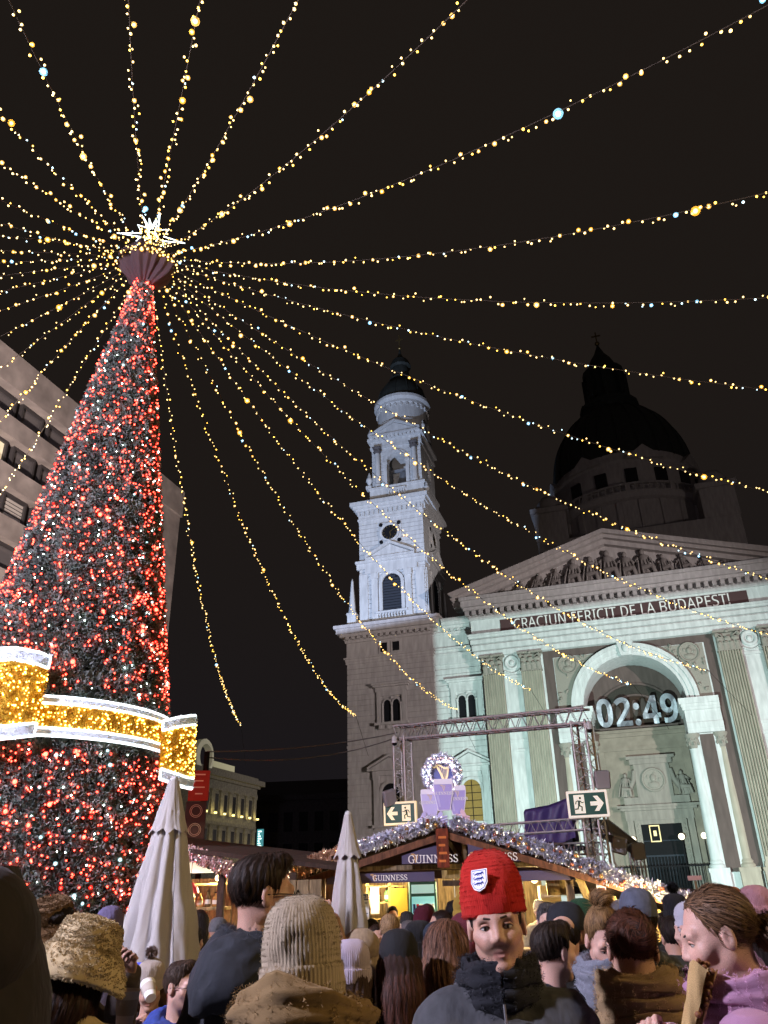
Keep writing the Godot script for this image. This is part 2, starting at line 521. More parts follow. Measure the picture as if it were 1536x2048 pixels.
func twin_window(church: Node3D, cx: float, sill: float, z: float, stone: Material, label := "") -> void:
	# two arched lights under a hood on a bracketed sill
	var w := MB.new()
	w.bbox(cx - 1.75, cx - 1.25, sill, sill + 3.5, z, z + 0.22); w.bbox(cx + 1.25, cx + 1.75, sill, sill + 3.5, z, z + 0.22)
	w.bbox(cx - 1.25, cx + 1.25, sill + 3.0, sill + 3.5, z, z + 0.2)
	w.bbox(cx - 1.9, cx + 1.9, sill + 3.5, sill + 4.0, z, z + 0.24)
	w.bbox(cx - 2.1, cx + 2.1, sill + 4.0, sill + 4.22, z, z + 0.5); w.bbox(cx - 2.25, cx + 2.25, sill + 4.22, sill + 4.4, z, z + 0.68)
	w.bbox(cx - 2.0, cx + 2.0, sill - 0.3, sill, z, z + 0.55); w.bbox(cx - 1.6, cx + 1.6, sill - 0.75, sill - 0.3, z, z + 0.3)
	for s: float in [-1.35, -0.45, 0.45, 1.35]: w.bbox(cx + s - 0.12, cx + s + 0.12, sill - 0.7, sill - 0.3, z, z + 0.45)
	for s: float in [-1.0, 0.0, 1.0]: w.lathe([Vector2(0.13, sill), Vector2(0.11, sill + 1.9), Vector2(0.18, sill + 2.05), Vector2(0.18, sill + 2.15)], 8, T(Vector3(cx + s * 1.08, 0, z + 0.14)))
	for s: float in [-0.54, 0.54]:
		arch_band(w, cx + s, sill + 2.15, 0.4, 0.54, z, z + 0.16, 0, PI, 10)
	w.ball(Vector3(cx, sill + 2.75, z + 0.1), Vector3(0.16, 0.16, 0.1), 8, 5)
	var f := put("window", w, stone, church)
	for s: float in [-0.54, 0.54]:
		var g := MB.new()
		g.prism(arch2(cx + s, sill, 0.4, sill + 2.15, 8), z + 0.004, z + 0.03)
		put("pane", g, M.dark, f)
func gabled_window(church: Node3D, cx: float, base: float, z: float, stone: Material, pane_mat: Material) -> void:
	var w := MB.new()
	for s: float in [-1.0, 1.0]:
		w.bbox(cx + s * 1.6 - 0.3, cx + s * 1.6 + 0.3, base, base + 5.0, z, z + 0.25)
		w.bbox(cx + s * 1.6 - 0.36, cx + s * 1.6 + 0.36, base + 4.6, base + 5.0, z, z + 0.35)
		w.bbox(cx + s * 1.15 - 0.12, cx + s * 1.15 + 0.12, base, base + 3.2, z, z + 0.18)
	w.bbox(cx - 2.0, cx + 2.0, base + 5.0, base + 5.5, z, z + 0.3)
	pediment(w, cx, 2.5, base + 5.5, 1.25, z, z + 0.62, 0.22)
	arch_band(w, cx, base + 3.2, 0.98, 1.27, z, z + 0.2, 0, PI, 14)
	w.bbox(cx - 2.1, cx + 2.1, base - 0.3, base, z, z + 0.45)
	w.bbox(cx - 1.9, cx + 1.9, base - 1.3, base - 0.3, z, z + 0.15)
	var f := put("window", w, stone, church)
	var g := MB.new()
	g.prism(arch2(cx, base, 0.98, base + 3.2, 12), z + 0.004, z + 0.03)
	put("pane", g, pane_mat, f)
	var q := MB.new()
	for i in 5: q.bbox(cx - 0.97, cx + 0.97, base + 0.55 + i * 0.75, base + 0.62 + i * 0.75, z + 0.03, z + 0.07)
	q.bbox(cx - 0.04, cx + 0.04, base, base + 4.1, z + 0.03, z + 0.075)
	put("glazing_bar", q, M.dark, f)

func build_church() -> void:
	var church := thing("basilica", "huge floodlit stone basilica with clock tower, carved pediment and dark dome behind the market", "church", Vector3(-4.89, 0, -89.87), deg_to_rad(-17.0))
	var rng := RandomNumberGenerator.new()
	rng.seed = 5
	# --- tower base
	var b := MB.new()
	courses(b, 0, 10.5, 0, 26.0, -10.5, 0)
	ring(b, 0, 10.5, -10.5, 0, [[0, 1.6, 0.3], [1.6, 1.9, 0.2], [7.4, 7.7, 0.12], [16.4, 16.65, 0.06]])
	put("tower_base", b, M.stone, church)
	b = MB.new()
	ring(b, 0, 10.5, -10.5, 0, [[26.0, 26.3, 0.12], [26.3, 26.6, 0.2], [26.6, 26.8, 0.32], [26.8, 28.6, 0.04], [28.6, 28.9, 0.2], [29.25, 29.6, 0.7], [29.6, 30.2, 1.05], [30.2, 30.6, 1.3], [28.9, 29.25, 0.3]])
	for i in 15:
		b.bbox(0.05 + i * 0.72, 0.4 + i * 0.72, 28.92, 29.24, 0.3, 0.68)
		b.bbox(10.8, 11.18, 28.92, 29.24, -0.4 - i * 0.72, -0.05 - i * 0.72)
	put("tower_cornice", b, M.stone, church)
	b = MB.new()
	for s: float in [-0.75, 0.75]:
		b.bbox(5.4 + s - 0.62, 5.4 + s + 0.62, 26.95, 28.35, 0.04, 0.14)
	var fr := put("window", b, M.stone, church)
	for s: float in [-0.75, 0.75]:
		var g := MB.new()
		g.bbox(5.4 + s - 0.42, 5.4 + s + 0.42, 27.1, 28.2, 0.14, 0.155)
		put("pane", g, M.dark, fr)
	twin_window(church, 5.4, 18.9, 0, M.stone)
	gabled_window(church, 5.0, 8.2, 0, M.stone, M.dark)
	# --- tower, first upper stage
	var zf := -0.9
	var zc := -5.3
	b = MB.new()
	courses(b, 1.4, 9.95, 30.6, 45.0, -9.7, zf, 0.6)
	ring(b, 1.4, 9.95, -9.7, zf, [[30.6, 31.3, 0.5], [45.0, 45.3, 0.15], [45.3, 46.3, 0.05], [46.3, 46.6, 0.35], [46.6, 47.0, 0.6], [47.0, 47.5, 0.95]])
	for i in 14:
		b.bbox(1.3 + i * 0.63, 1.62 + i * 0.63, 45.7, 46.28, zf + 0.05, zf + 0.33)
		b.bbox(10.0, 10.28, 45.7, 46.28, zf - 0.3 - i * 0.63, zf - 0.62 - i * 0.63)
	put("tower_stage", b, M.pale, church)
	for side in 2:   # front, then the same on the right-hand side
		var xf := Transform3D() if side == 0 else Transform3D(Basis.from_euler(Vector3(0, PI / 2, 0)), Vector3(9.95 - zf - 0.05, 0, 0))
		var cx: float = 5.6 if side == 0 else -zc
		if side == 1: xf = Transform3D(Basis(Vector3(0, 0, -1), Vector3.UP, Vector3(1, 0, 0)), Vector3(9.95 - zf, 0, -5.3 + 5.6))
		cx = 5.6
		b = MB.new()
		for s: float in [-1.0, 1.0]:
			b.bbox(cx + s * 2.15 - 0.4, cx + s * 2.15 + 0.4, 31.3, 37.3, zf, zf + 0.3)
			b.bbox(cx + s * 2.15 - 0.5, cx + s * 2.15 + 0.5, 36.7, 37.5, zf, zf + 0.42)
			b.bbox(cx + s * 3.65 - 0.55, cx + s * 3.65 + 0.55, 31.3, 37.5, zf, zf + 0.16)
			b.bbox(cx + s * 1.42 - 0.22, cx + s * 1.42 + 0.22, 32.2, 36.0, zf, zf + 0.2)
		b.bbox(cx - 3.4, cx + 3.4, 37.5, 38.2, zf, zf + 0.32)
		b.bbox(cx - 4.5, cx + 4.5, 38.2, 38.9, zf, zf + 0.3)
		b.bbox(cx - 4.6, cx + 4.6, 38.9, 39.25, zf, zf + 0.55)
		pediment(b, cx, 3.2, 39.25, 1.6, zf, zf + 0.75, 0.3)
		arch_band(b, cx, 36.0, 1.2, 1.62, zf, zf + 0.22, 0, PI, 16)
		b.bbox(cx - 2.0, cx + 2.0, 32.1, 32.35, zf, zf + 0.5)
		b.bbox(cx - 2.2, cx + 2.2, 31.3, 31.45, zf, zf + 0.45)
		for i in 9: baluster(b, cx - 1.5 + i * 0.375, 31.45, zf + 0.27, 0.65, 0.12)
		var wn := put("window", b, M.pale, church, xf)
		b = MB.new()
		b.prism(arch2(cx, 32.35, 1.2, 36.0), zf + 0.004, zf + 0.03)
		put("backing", b, M.dark, wn)
		for i in 13:
			var wd := 1.18 if i < 10 else sqrt(maxf(1.39 - pow((i - 9) * 0.36, 2), 0.05))
			b = MB.new()
			b.box(Vector3(cx, 32.55 + i * 0.36, zf + 0.09), Vector3(wd * 2, 0.28, 0.03), Basis.from_euler(Vector3(0.5, 0, 0)))
			put("louvre", b, M.slate, wn)
		# clock: square frame with four corner rounds, ring, dial, hands
		b = MB.new()
		b.bbox(cx - 1.5, cx + 1.5, 41.3, 44.3, zf, zf + 0.12)
		b.lathe([Vector2(1.3, 0), Vector2(1.3, 0.28), Vector2(1.04, 0.28), Vector2(1.0, 0.1)], 28, Transform3D(Basis.from_euler(Vector3(PI / 2, 0, 0)), Vector3(cx, 42.8, zf + 0.12)))
		var ck := put("clock", b, M.pale, church, xf)
		b = MB.new()
		b.lathe([Vector2(1.04, 0), Vector2(1.0, 0.12), Vector2(0.01, 0.12)], 28, Transform3D(Basis.from_euler(Vector3(PI / 2, 0, 0)), Vector3(cx, 42.8, zf + 0.13)))
		put("dial", b, M.black, ck)
		for i in 12:
			b = MB.new()
			var a := TAU * i / 12
			b.box(Vector3(cx + sin(a) * 0.82, 42.8 + cos(a) * 0.82, zf + 0.27), Vector3(0.09, 0.24, 0.03), Basis.from_euler(Vector3(0, 0, -a)))
			put("hour_mark", b, M.bronze, ck)
		for q in [[0.62, 0.12, 2.9], [0.78, 0.08, 0.95]]:
			b = MB.new()
			b.box(Vector3(cx + sin(q[2]) * q[0] * 0.42, 42.8 + cos(q[2]) * q[0] * 0.42, zf + 0.3), Vector3(q[1], q[0], 0.025), Basis.from_euler(Vector3(0, 0, -q[2])))
			put("hand", b, M.bronze, ck)
		for sx in [-1, 1]:
			for sy in [-1, 1]:
				b = MB.new()
				b.lathe([Vector2(0.26, 0), Vector2(0.26, 0.08), Vector2(0.01, 0.08)], 12, Transform3D(Basis.from_euler(Vector3(PI / 2, 0, 0)), Vector3(cx + sx * 1.2, 42.8 + sy * 1.2, zf + 0.12)))
				put("roundel", b, M.black, ck)
	b = MB.new()   # obelisks on the corners of the base
	for q in [Vector2(0.55, -0.55), Vector2(0.55, -10.0), Vector2(10.1, -10.0)]:
		b.bbox(q.x - 0.55, q.x + 0.55, 30.6, 32.2, q.y - 0.5, q.y + 0.5)
		b.bbox(q.x - 0.62, q.x + 0.62, 32.2, 32.45, q.y - 0.57, q.y + 0.57)
		b.lathe([Vector2(0.62, 32.45), Vector2(0.5, 32.9), Vector2(0.17, 36.7), Vector2(0.01, 37.1)], 4, T(Vector3(q.x, 0, q.y), Vector3(0, PI / 4, 0)))
		put("obelisk", b, M.pale, church)
		b = MB.new()
	# --- belfry stage
	zf = -1.7
	b = MB.new()
	var bx0 := 3.1; var bx1 := 9.95; var bz0 := -8.9
	ring(b, bx0, bx1, bz0, zf, [[47.5, 49.6, 0.3], [49.6, 49.9, 0.45]])
	for q in [[bx0, bx0 + 2.1, zf - 1.0, zf], [bx1 - 2.1, bx1, zf - 1.0, zf], [bx0, bx0 + 1.0, bz0, zf - 1.0], [bx1 - 1.0, bx1, zf - 2.1, zf - 1.0], [bx1 - 1.0, bx1, bz0, bz0 + 2.1], [bx0 + 1.0, bx1 - 1.0, bz0, bz0 + 1.0]]:
		courses(b, q[0], q[1], 49.9, 55.9, q[2], q[3], 0.6)
	var bc := (bx0 + bx1) / 2
	var sp := PackedVector2Array([Vector2(bx0 + 2.1, 55.9), Vector2(bx0 + 2.1, 53.6)])
	for i in 11: sp.append(Vector2(bc - 1.32 * cos(PI * i / 10), 53.6 + 1.32 * sin(PI * i / 10)))
	sp.append(Vector2(bx1 - 2.1, 53.6)); sp.append(Vector2(bx1 - 2.1, 55.9))
	b.prism(sp, zf - 1.0, zf)
	b.prism(sp, bx1 - 1.0 , bx1, Transform3D(Basis(Vector3(0, 0, -1), Vector3.UP, Vector3(1, 0, 0)), Vector3(0, 0, bc - 5.3)))
	ring(b, bx0, bx1, bz0, zf, [[55.9, 56.3, 0.2], [56.3, 57.1, 0.12], [57.1, 57.5, 0.5]])
	put("belfry", b, M.pale, church)
	b = MB.new()
	arch_band(b, bc, 53.6, 1.32, 1.75, zf, zf + 0.2)
	for s: float in [-1.0, 1.0]:
		b.bbox(bc + s * 1.55 - 0.24, bc + s * 1.55 + 0.24, 49.9, 53.4, zf, zf + 0.2)
		b.bbox(bc + s * 1.55 - 0.34, bc + s * 1.55 + 0.34, 53.3, 53.65, zf, zf + 0.3)
	for i in 7: baluster(b, bc - 1.05 + i * 0.35, 48.1, zf + 0.5, 1.0, 0.13)
	b.bbox(bc - 1.3, bc + 1.3, 49.1, 49.3, zf + 0.3, zf + 0.7)
	pediment(b, bc, 3.6, 57.5, 1.75, zf - 0.5, zf + 0.8, 0.3)
	for i in 11: b.bbox(bc - 3.0 + i * 0.56, bc - 2.75 + i * 0.56, 57.15, 57.48, zf + 0.5, zf + 0.74)
	put("belfry_front", b, M.pale, church)
	for s: float in [-1.0, 1.0]:   # columns with dark capitals
		b = MB.new()
		b.lathe([Vector2(0.5, 49.9), Vector2(0.5, 50.2), Vector2(0.4, 50.3), Vector2(0.34, 55.0)], 12, T(Vector3(bc + s * 2.55, 0, zf + 0.35)))
		var col := put("column", b, M.pale, church)
		b = MB.new()
		b.lathe([Vector2(0.36, 54.95), Vector2(0.42, 55.1), Vector2(0.52, 55.5), Vector2(0.44, 55.55), Vector2(0.62, 55.8)], 8, T(Vector3(bc + s * 2.55, 0, zf + 0.35)))
		b.bbox(bc + s * 2.55 - 0.55, bc + s * 2.55 + 0.55, 55.78, 55.92, zf - 0.1, zf + 0.9)
		for i in 8: b.ball(Vector3(bc + s * 2.55 + 0.46 * cos(i * PI / 4), 55.3 + 0.15 * (i % 2), zf + 0.35 + 0.46 * sin(i * PI / 4)), Vector3(0.13, 0.17, 0.13), 6, 4)
		put("capital", b, M.dim_stone, col)
	b = MB.new()
	b.lathe([Vector2(1.05, 51.0), Vector2(1.0, 51.3), Vector2(0.72, 52.1), Vector2(0.6, 52.9), Vector2(0.3, 53.25), Vector2(0.05, 53.3)], 18, T(Vector3(bc + 0.3, 0, zf - 2.6)), true)
	b.bbox(bc - 2.2, bc + 2.2, 53.3, 53.7, zf - 2.75, zf - 2.45)
	put("bell", b, M.bell, church)
	for q in [[bx0 - 0.45, 49.9, zf - 0.1, 1.0], [bx0 - 0.3, 57.5, zf - 0.3, 0.75], [bx1 + 0.4, 57.5, zf - 0.3, 0.75], [bx1 + 0.6, 47.5, zf + 0.2, 0.8]]:
		b = MB.new()
		var k: float = q[3]
		b.bbox(q[0] - 0.4 * k, q[0] + 0.4 * k, q[1] - 0.02, q[1] + 0.5 * k, q[2] - 0.4 * k, q[2] + 0.4 * k)
		b.lathe([Vector2(0.2, 0.5), Vector2(0.16, 0.75), Vector2(0.5, 1.3), Vector2(0.42, 1.7), Vector2(0.22, 1.95), Vector2(0.26, 2.1), Vector2(0.1, 2.5), Vector2(0.01, 2.7)].map(func(p): return p * k), 10, T(Vector3(q[0], q[1], q[2])), true)
		put("urn", b, M.pale, church)
	# drum, tower dome, lantern and cross
	var tc := Vector3(bc + 0.15, 0, -5.3)
	b = MB.new()
	b.lathe([Vector2(3.9, 57.5), Vector2(3.9, 60.2), Vector2(3.55, 60.4), Vector2(3.55, 63.0), Vector2(3.75, 63.1), Vector2(3.75, 63.5), Vector2(4.05, 63.9), Vector2(4.05, 64.3), Vector2(3.3, 64.5)], 32, T(tc))
	for i in 28:
		var a := TAU * i / 28
		b.box(tc + Vector3(sin(a) * 3.62, 62.75, cos(a) * 3.62), Vector3(0.3, 0.4, 0.3), Basis.from_euler(Vector3(0, a, 0)))
	put("tower_drum", b, M.pale, church)
	b = MB.new()
	b.lathe([Vector2(3.5, 64.4), Vector2(3.45, 65.4), Vector2(3.1, 66.8), Vector2(2.3, 68.0), Vector2(1.5, 68.7), Vector2(1.5, 69.0)], 24, T(tc), true)
	b.lathe([Vector2(1.75, 68.9), Vector2(1.75, 69.2), Vector2(1.3, 69.3), Vector2(1.2, 71.3), Vector2(1.6, 71.5), Vector2(1.5, 71.8), Vector2(1.2, 72.6), Vector2(0.5, 73.3), Vector2(0.22, 74.0), Vector2(0.1, 75.0)], 12, T(tc))
	for i in 12:
		var a := TAU * i / 12
		b.tube([tc + Vector3(sin(a) * 3.52, 64.5, cos(a) * 3.52), tc + Vector3(sin(a) * 3.47, 65.4, cos(a) * 3.47), tc + Vector3(sin(a) * 3.12, 66.8, cos(a) * 3.12), tc + Vector3(sin(a) * 2.3, 68.0, cos(a) * 2.3)], 0.07, 5)
	put("tower_dome", b, M.copper, church)
	b = MB.new()
	b.ball(tc + Vector3(0, 75.1, 0), Vector3.ONE * 0.3, 10, 7)
	b.bbox(tc.x - 0.07, tc.x + 0.07, 75.3, 77.6, tc.z - 0.05, tc.z + 0.05)
	b.bbox(tc.x - 0.6, tc.x + 0.6, 76.6, 76.75, tc.z - 0.05, tc.z + 0.05)
	put("cross", b, M.bronze, church)
	# --- wall bay between tower and portico
	b = MB.new()
	courses(b, 10.5, 16.2, 0, 25.0, -6, -0.5)
	for sd in 2:
		var u0 := 10.5 if sd == 0 else 47.0
		var u1 := 16.2 if sd == 0 else 54.0
		if sd == 1:
			put("side_bay", b, M.pale, church)
			b = MB.new()
			courses(b, u0, u1, 0, 25.0, -6, -0.5)
		b.bbox(u0, u1, 25.0, 30.0, -6, -0.42)
		for q in [[24.9, 25.2, 0.1], [25.2, 25.9, 0.06], [25.9, 26.2, 0.14], [26.6, 26.85, 0.25], [28.4, 28.7, 0.18], [29.0, 29.3, 0.5], [29.3, 29.7, 0.85], [29.7, 30.1, 1.05]]:
			b.bbox(u0 + (0.0 if q[0] < 28.9 or sd == 1 else 1.32), u1, q[0], q[1], -2, -0.42 + q[2])
		for i in 6: b.bbox(u0 + 1.5 + i * 0.75, u0 + 1.85 + i * 0.75, 28.72, 28.98, -0.43, 0.05)
		b.bbox(u0, u1, 0, 1.8, -2, -0.2)
	put("side_bay", b, M.pale, church)
	twin_window(church, 14.0, 18.7, -0.5, M.pale)
	gabled_window(church, 13.85, 8.1, -0.5, M.pale, M.lit_pane)
	# --- portico
	var C := 31.7
	var arch_r := 5.1
	b = MB.new()   # wall behind the pilasters with the great arch cut through it
	var zp := 0.3
	var hole := PackedVector2Array([Vector2(16.2, 0), Vector2(C - arch_r, 0), Vector2(C - arch_r, 18.5)])
	for i in range(1, 24): hole.append(Vector2(C - arch_r * cos(PI * i / 24), 18.5 + arch_r * sin(PI * i / 24)))
	hole.append_array(PackedVector2Array([Vector2(C + arch_r, 18.5), Vector2(C + arch_r, 0), Vector2(47.2, 0), Vector2(47.2, 25.0), Vector2(16.2, 25.0)]))
	b.prism(hole, -4.0, zp)
	put("portico_wall", b, M.pale, church)
	b = MB.new()   # flat dark strips: shade beside the arch painted on
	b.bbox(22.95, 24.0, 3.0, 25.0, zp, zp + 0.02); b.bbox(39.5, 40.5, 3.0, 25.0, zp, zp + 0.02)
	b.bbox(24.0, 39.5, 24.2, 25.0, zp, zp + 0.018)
	put("shade_strip", b, M.umber, church)
	for s: float in [0, 1]:
		for k in [0, 1]:
			var px0: float = 16.35 + k * 4.2 if s == 0 else 2 * C - 16.35 - k * 4.2 - 2.15
			b = MB.new()
			fluted(b, px0, px0 + 2.15, 2.9, 22.9, zp, 0.75, 8)
			b.bbox(px0 - 0.25, px0 + 2.4, 0, 2.6, zp, zp + 0.95); b.bbox(px0 - 0.35, px0 + 2.5, 2.6, 2.9, zp, zp + 1.05)
			var pl := put("pilaster", b, M.tan, church)
			b = MB.new()
			capital(b, px0 - 0.05, px0 + 2.2, 22.9, 25.0, zp, 0.75)
			put("capital", b, M.tan2, pl)
		var mx := 19.52 if s == 0 else 2 * C - 19.52
		b = MB.new()
		b.bbox(mx - 0.98, mx + 0.98, 22.7, 25.0, zp, zp + 0.14); b.bbox(mx - 0.98, mx + 0.98, 22.4, 22.7, zp, zp + 0.26)
		b.lathe([Vector2(0.75, 0), Vector2(0.85, 0.14), Vector2(0.68, 0.28), Vector2(0.5, 0.14), Vector2(0.45, 0.05)], 16, Transform3D(Basis.from_euler(Vector3(PI / 2, 0, 0)), Vector3(mx, 24.1, zp + 0.14)), true)
		b.ball(Vector3(mx, 24.1, zp + 0.2), Vector3(0.28, 0.28, 0.16), 8, 6)
		for i in 9: b.ball(Vector3(mx - 0.8 + 0.2 * i, 23.2 - 0.3 * sin(PI * i / 8), zp + 0.2), Vector3(0.16, 0.14, 0.12), 6, 4)
		b.bbox(mx - 0.98, mx + 0.98, 15.6, 15.9, zp, zp + 0.2); b.bbox(mx - 0.98, mx + 0.98, 14.9, 15.6, zp, zp + 0.1); b.bbox(mx - 0.98, mx + 0.98, 14.6, 14.9, zp, zp + 0.22)
		courses(b, mx - 0.98, mx + 0.98, 3.0, 14.6, zp, zp + 0.06, 0.72)
		courses(b, mx - 0.98, mx + 0.98, 15.9, 22.4, zp, zp + 0.06, 1.3)
		b.bbox(mx - 0.98, mx + 0.98, 0, 2.8, zp, zp + 0.3)
		put("wreath_panel", b, M.pale, church)
	b = MB.new()   # arch rings and keystone
	arch_band(b, C, 18.5, 5.1, 5.45, -0.3, zp + 0.3, 0, PI, 32); arch_band(b, C, 18.5, 5.45, 5.95, -0.3, zp + 0.42, 0, PI, 32); arch_band(b, C, 18.5, 5.95, 6.35, -0.3, zp + 0.56, 0, PI, 32)
	b.prism(PackedVector2Array([Vector2(C - 0.55, 23.5), Vector2(C + 0.55, 23.5), Vector2(C + 0.85, 25.0), Vector2(C - 0.85, 25.0)]), zp, zp + 0.8)
	b.ball(Vector3(C, 24.3, zp + 0.8), Vector3(0.4, 0.55, 0.3), 8, 6)
	put("arch_moulding", b, M.pale, church)
	for s: float in [-1.0, 1.0]:   # carved spandrels with medallions
		b = MB.new()
		medallion(b, C + s * 6.2, 23.3, zp + 0.05, 1.05)
		put("medallion", b, M.tan2, church)
		b = MB.new()
		b.prism(PackedVector2Array([Vector2(C + s * 7.65, 18.6), Vector2(C + s * 7.65, 24.15), Vector2(C + s * 3.1, 24.15), Vector2(C + s * 4.6, 23.1), Vector2(C + s * 5.8, 21.4), Vector2(C + s * 6.4, 18.6)]), zp + 0.003, zp + 0.03)
		for i in 40:
			var a := rng.randf_range(0.05, 1.25)
			var r := rng.randf_range(6.5, 9.0)
			var p := Vector2(C + s * cos(a) * r, 18.5 + sin(a) * r)
			if p.y > 24.0 or absf(p.x - C) > 7.5 or p.distance_to(Vector2(C + s * 6.2, 23.3)) < 1.15: continue
			b.tube([Vector3(p.x, p.y, zp), Vector3(p.x + rng.randf_range(-0.2, 0.2), p.y + 0.2, zp + 0.2), Vector3(p.x + rng.randf_range(-0.4, 0.4), p.y + rng.randf_range(0.1, 0.5), zp + 0.02)], [0.1, 0.14, 0.03], 5)
		put("spandrel_carving", b, M.tan2, church)
	b = MB.new()   # impost blocks carried by columns either side of the opening
	for s: float in [-1.0, 1.0]:
		var x0: float = C + s * 4.6
		var x1: float = C + s * 8.0
		b.bbox(x0, x1, 15.1, 15.5, -3.4, zp + 0.6); b.bbox(x0, x1, 15.5, 16.1, -3.4, zp + 0.68); b.bbox(x0, x1, 16.1, 17.3, -3.4, zp + 0.55)
		b.bbox(x0 - s * 0.15, x1, 17.3, 17.6, -3.4, zp + 0.75); b.bbox(x0 - s * 0.4, x1, 17.9, 18.5, -3.4, zp + 1.0); b.bbox(x0 - s * 0.25, x1, 17.6, 17.9, -3.4, zp + 0.85)
		put("impost", b, M.pale, church)
		b = MB.new()
	for s: float in [-1.0, 1.0]:
		for k: float in [4.95, 7.55]:
			b = MB.new()
			b.bbox(C + s * k - 0.85, C + s * k + 0.85, 0, 2.6, -0.9, zp + 0.75)
			b.bbox(C + s * k - 0.92, C + s * k + 0.92, 2.6, 2.95, -0.97, zp + 0.82)
			b.lathe([Vector2(0.75, 2.95), Vector2(0.75, 3.2), Vector2(0.62, 3.35), Vector2(0.66, 3.5), Vector2(0.55, 3.7), Vector2(0.55, 7.0), Vector2(0.46, 13.6), Vector2(0.52, 13.7)], 20, T(Vector3(C + s * k, 0, -0.1)))
			var cl := put("column", b, M.pale if k < 6 else M.tan, church)
			b = MB.new()
			b.lathe([Vector2(0.47, 13.7), Vector2(0.55, 14.1), Vector2(0.72, 14.5), Vector2(0.6, 14.5), Vector2(0.82, 14.95), Vector2(0.82, 15.1)], 10, T(Vector3(C + s * k, 0, -0.1)))
			for i in 16: b.ball(Vector3(C + s * k + 0.62 * cos(i * PI / 8), 14.15 + 0.42 * (i % 2), -0.1 + 0.62 * sin(i * PI / 8)), Vector3(0.13, 0.2, 0.13), 6, 4)
			put("capital", b, M.tan2, cl)
		b = MB.new()
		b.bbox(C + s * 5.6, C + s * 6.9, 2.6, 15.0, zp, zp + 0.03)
		put("shade_sheet", b, M.umber, church)  # flat dark sheet for the shaded recess between the columns
	# --- inside of the arch
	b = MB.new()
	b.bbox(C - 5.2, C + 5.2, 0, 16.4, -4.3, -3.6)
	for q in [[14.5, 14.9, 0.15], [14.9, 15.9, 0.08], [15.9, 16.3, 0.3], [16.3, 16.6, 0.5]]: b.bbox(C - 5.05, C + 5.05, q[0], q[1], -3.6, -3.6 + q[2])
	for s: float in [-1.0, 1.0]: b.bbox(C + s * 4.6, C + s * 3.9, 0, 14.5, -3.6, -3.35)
	put("inner_wall", b, M.shaded_recess, church)
	b = MB.new()
	b.prism(arch2(C, 16.4, 5.08, 18.5, 24), -4.2, -3.9)
	var lun := put("lunette", b, M.umber, church)
	b = MB.new()
	arch_band(b, C, 17.0, 4.4, 4.62, -3.9, -3.7, 0, PI, 24); arch_band(b, C, 17.0, 3.2, 3.4, -3.9, -3.72, 0, PI, 24)
	put("lunette_rib", b, M.umber, lun)
	b = MB.new()
	arch_band(b, C, 17.0, 3.42, 4.38, -3.9, -3.84, 0, PI, 24)
	put("mosaic_band", b, M.mosaic, lun)
	b = MB.new()
	arch_band(b, C, 17.0, 0.02, 3.18, -3.9, -3.86, 0, PI, 24)
	put("mosaic_field", b, M.mosaic2, lun)
	b = MB.new()
	for i in 5: b.ball(Vector3(C - 1.8 + i * 0.9, 18.4 + 0.5 * sin(i * 0.8), -3.84), Vector3(0.34, 0.9 + 0.3 * (i % 2), 0.08), 8, 6)
	put("mosaic_figure", b, M.umber, lun)
	# projected countdown digits
	var dg := text("projected_light_clock", "02:49", 3.1, 0.04, M.digit, church, T(Vector3(C + 0.1, 18.3, -2.6), Vector3.ZERO, Vector3(0.79, 0.95, 1)), "Droid Sans", true)
	dg.set_meta("label", "pale countdown digits filling the arch")
	b = MB.new()
	b.bbox(C - 4.0, C + 4.0, 16.6, 16.75, -2.75, -2.5)
	put("ledge", b, M.umber, church)
	# portal
	b = MB.new()
	for s: float in [-1.0, 1.0]:
		b.bbox(C + 0.6 + s * 1.95, C + 0.6 + s * 2.5, 0, 7.6, -3.6, -3.2)
		b.bbox(C + 0.6 + s * 2.6, C + 0.6 + s * 3.2, 0, 7.6, -3.6, -3.0)
		for i in 14: b.ball(Vector3(C + 0.6 + s * 2.22, 0.6 + i * 0.5, -3.2), Vector3(0.14, 0.2, 0.08), 6, 4)
	b.bbox(C + 0.6 - 2.5, C + 0.6 + 2.5, 7.2, 7.6, -3.6, -3.18)
	b.bbox(C + 0.6 - 3.3, C + 0.6 + 3.3, 7.6, 8.5, -3.6, -3.05); b.bbox(C + 0.6 - 3.7, C + 0.6 + 3.7, 8.5, 8.75, -3.6, -2.7); b.bbox(C + 0.6 - 4.0, C + 0.6 + 4.0, 8.75, 9.0, -3.6, -2.5)
	b.bbox(C + 0.6 - 3.2, C + 0.6 + 3.2, 9.0, 9.8, -3.6, -3.1)
	b.bbox(C + 0.6 - 1.75, C + 0.6 + 1.75, 9.8, 13.0, -3.6, -3.15); b.bbox(C + 0.6 - 2.1, C + 0.6 + 2.1, 13.0, 13.5, -3.6, -2.95); b.bbox(C + 0.6 - 2.4, C + 0.6 + 2.4, 13.5, 13.8, -3.6, -2.8)
	for s: float in [-1.0, 1.0]:
		b.tube([Vector3(C + 0.6 + s * 1.8, 12.4, -3.3), Vector3(C + 0.6 + s * 2.0, 11.4, -3.2), Vector3(C + 0.6 + s * 2.5, 10.6, -3.2), Vector3(C + 0.6 + s * 3.2, 10.3, -3.2), Vector3(C + 0.6 + s * 3.1, 10.7, -3.2)], [0.25, 0.28, 0.3, 0.26, 0.15], 7)
		figure_relief(b, C + 0.6 + s * 3.0, 9.9, -3.3, 2.3, -s * 0.12, rng)
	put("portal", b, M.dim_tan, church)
	b = MB.new()
	medallion(b, C + 0.6, 11.4, -3.12, 1.2)
	put("round_relief", b, M.tan2, church)
	b = MB.new()
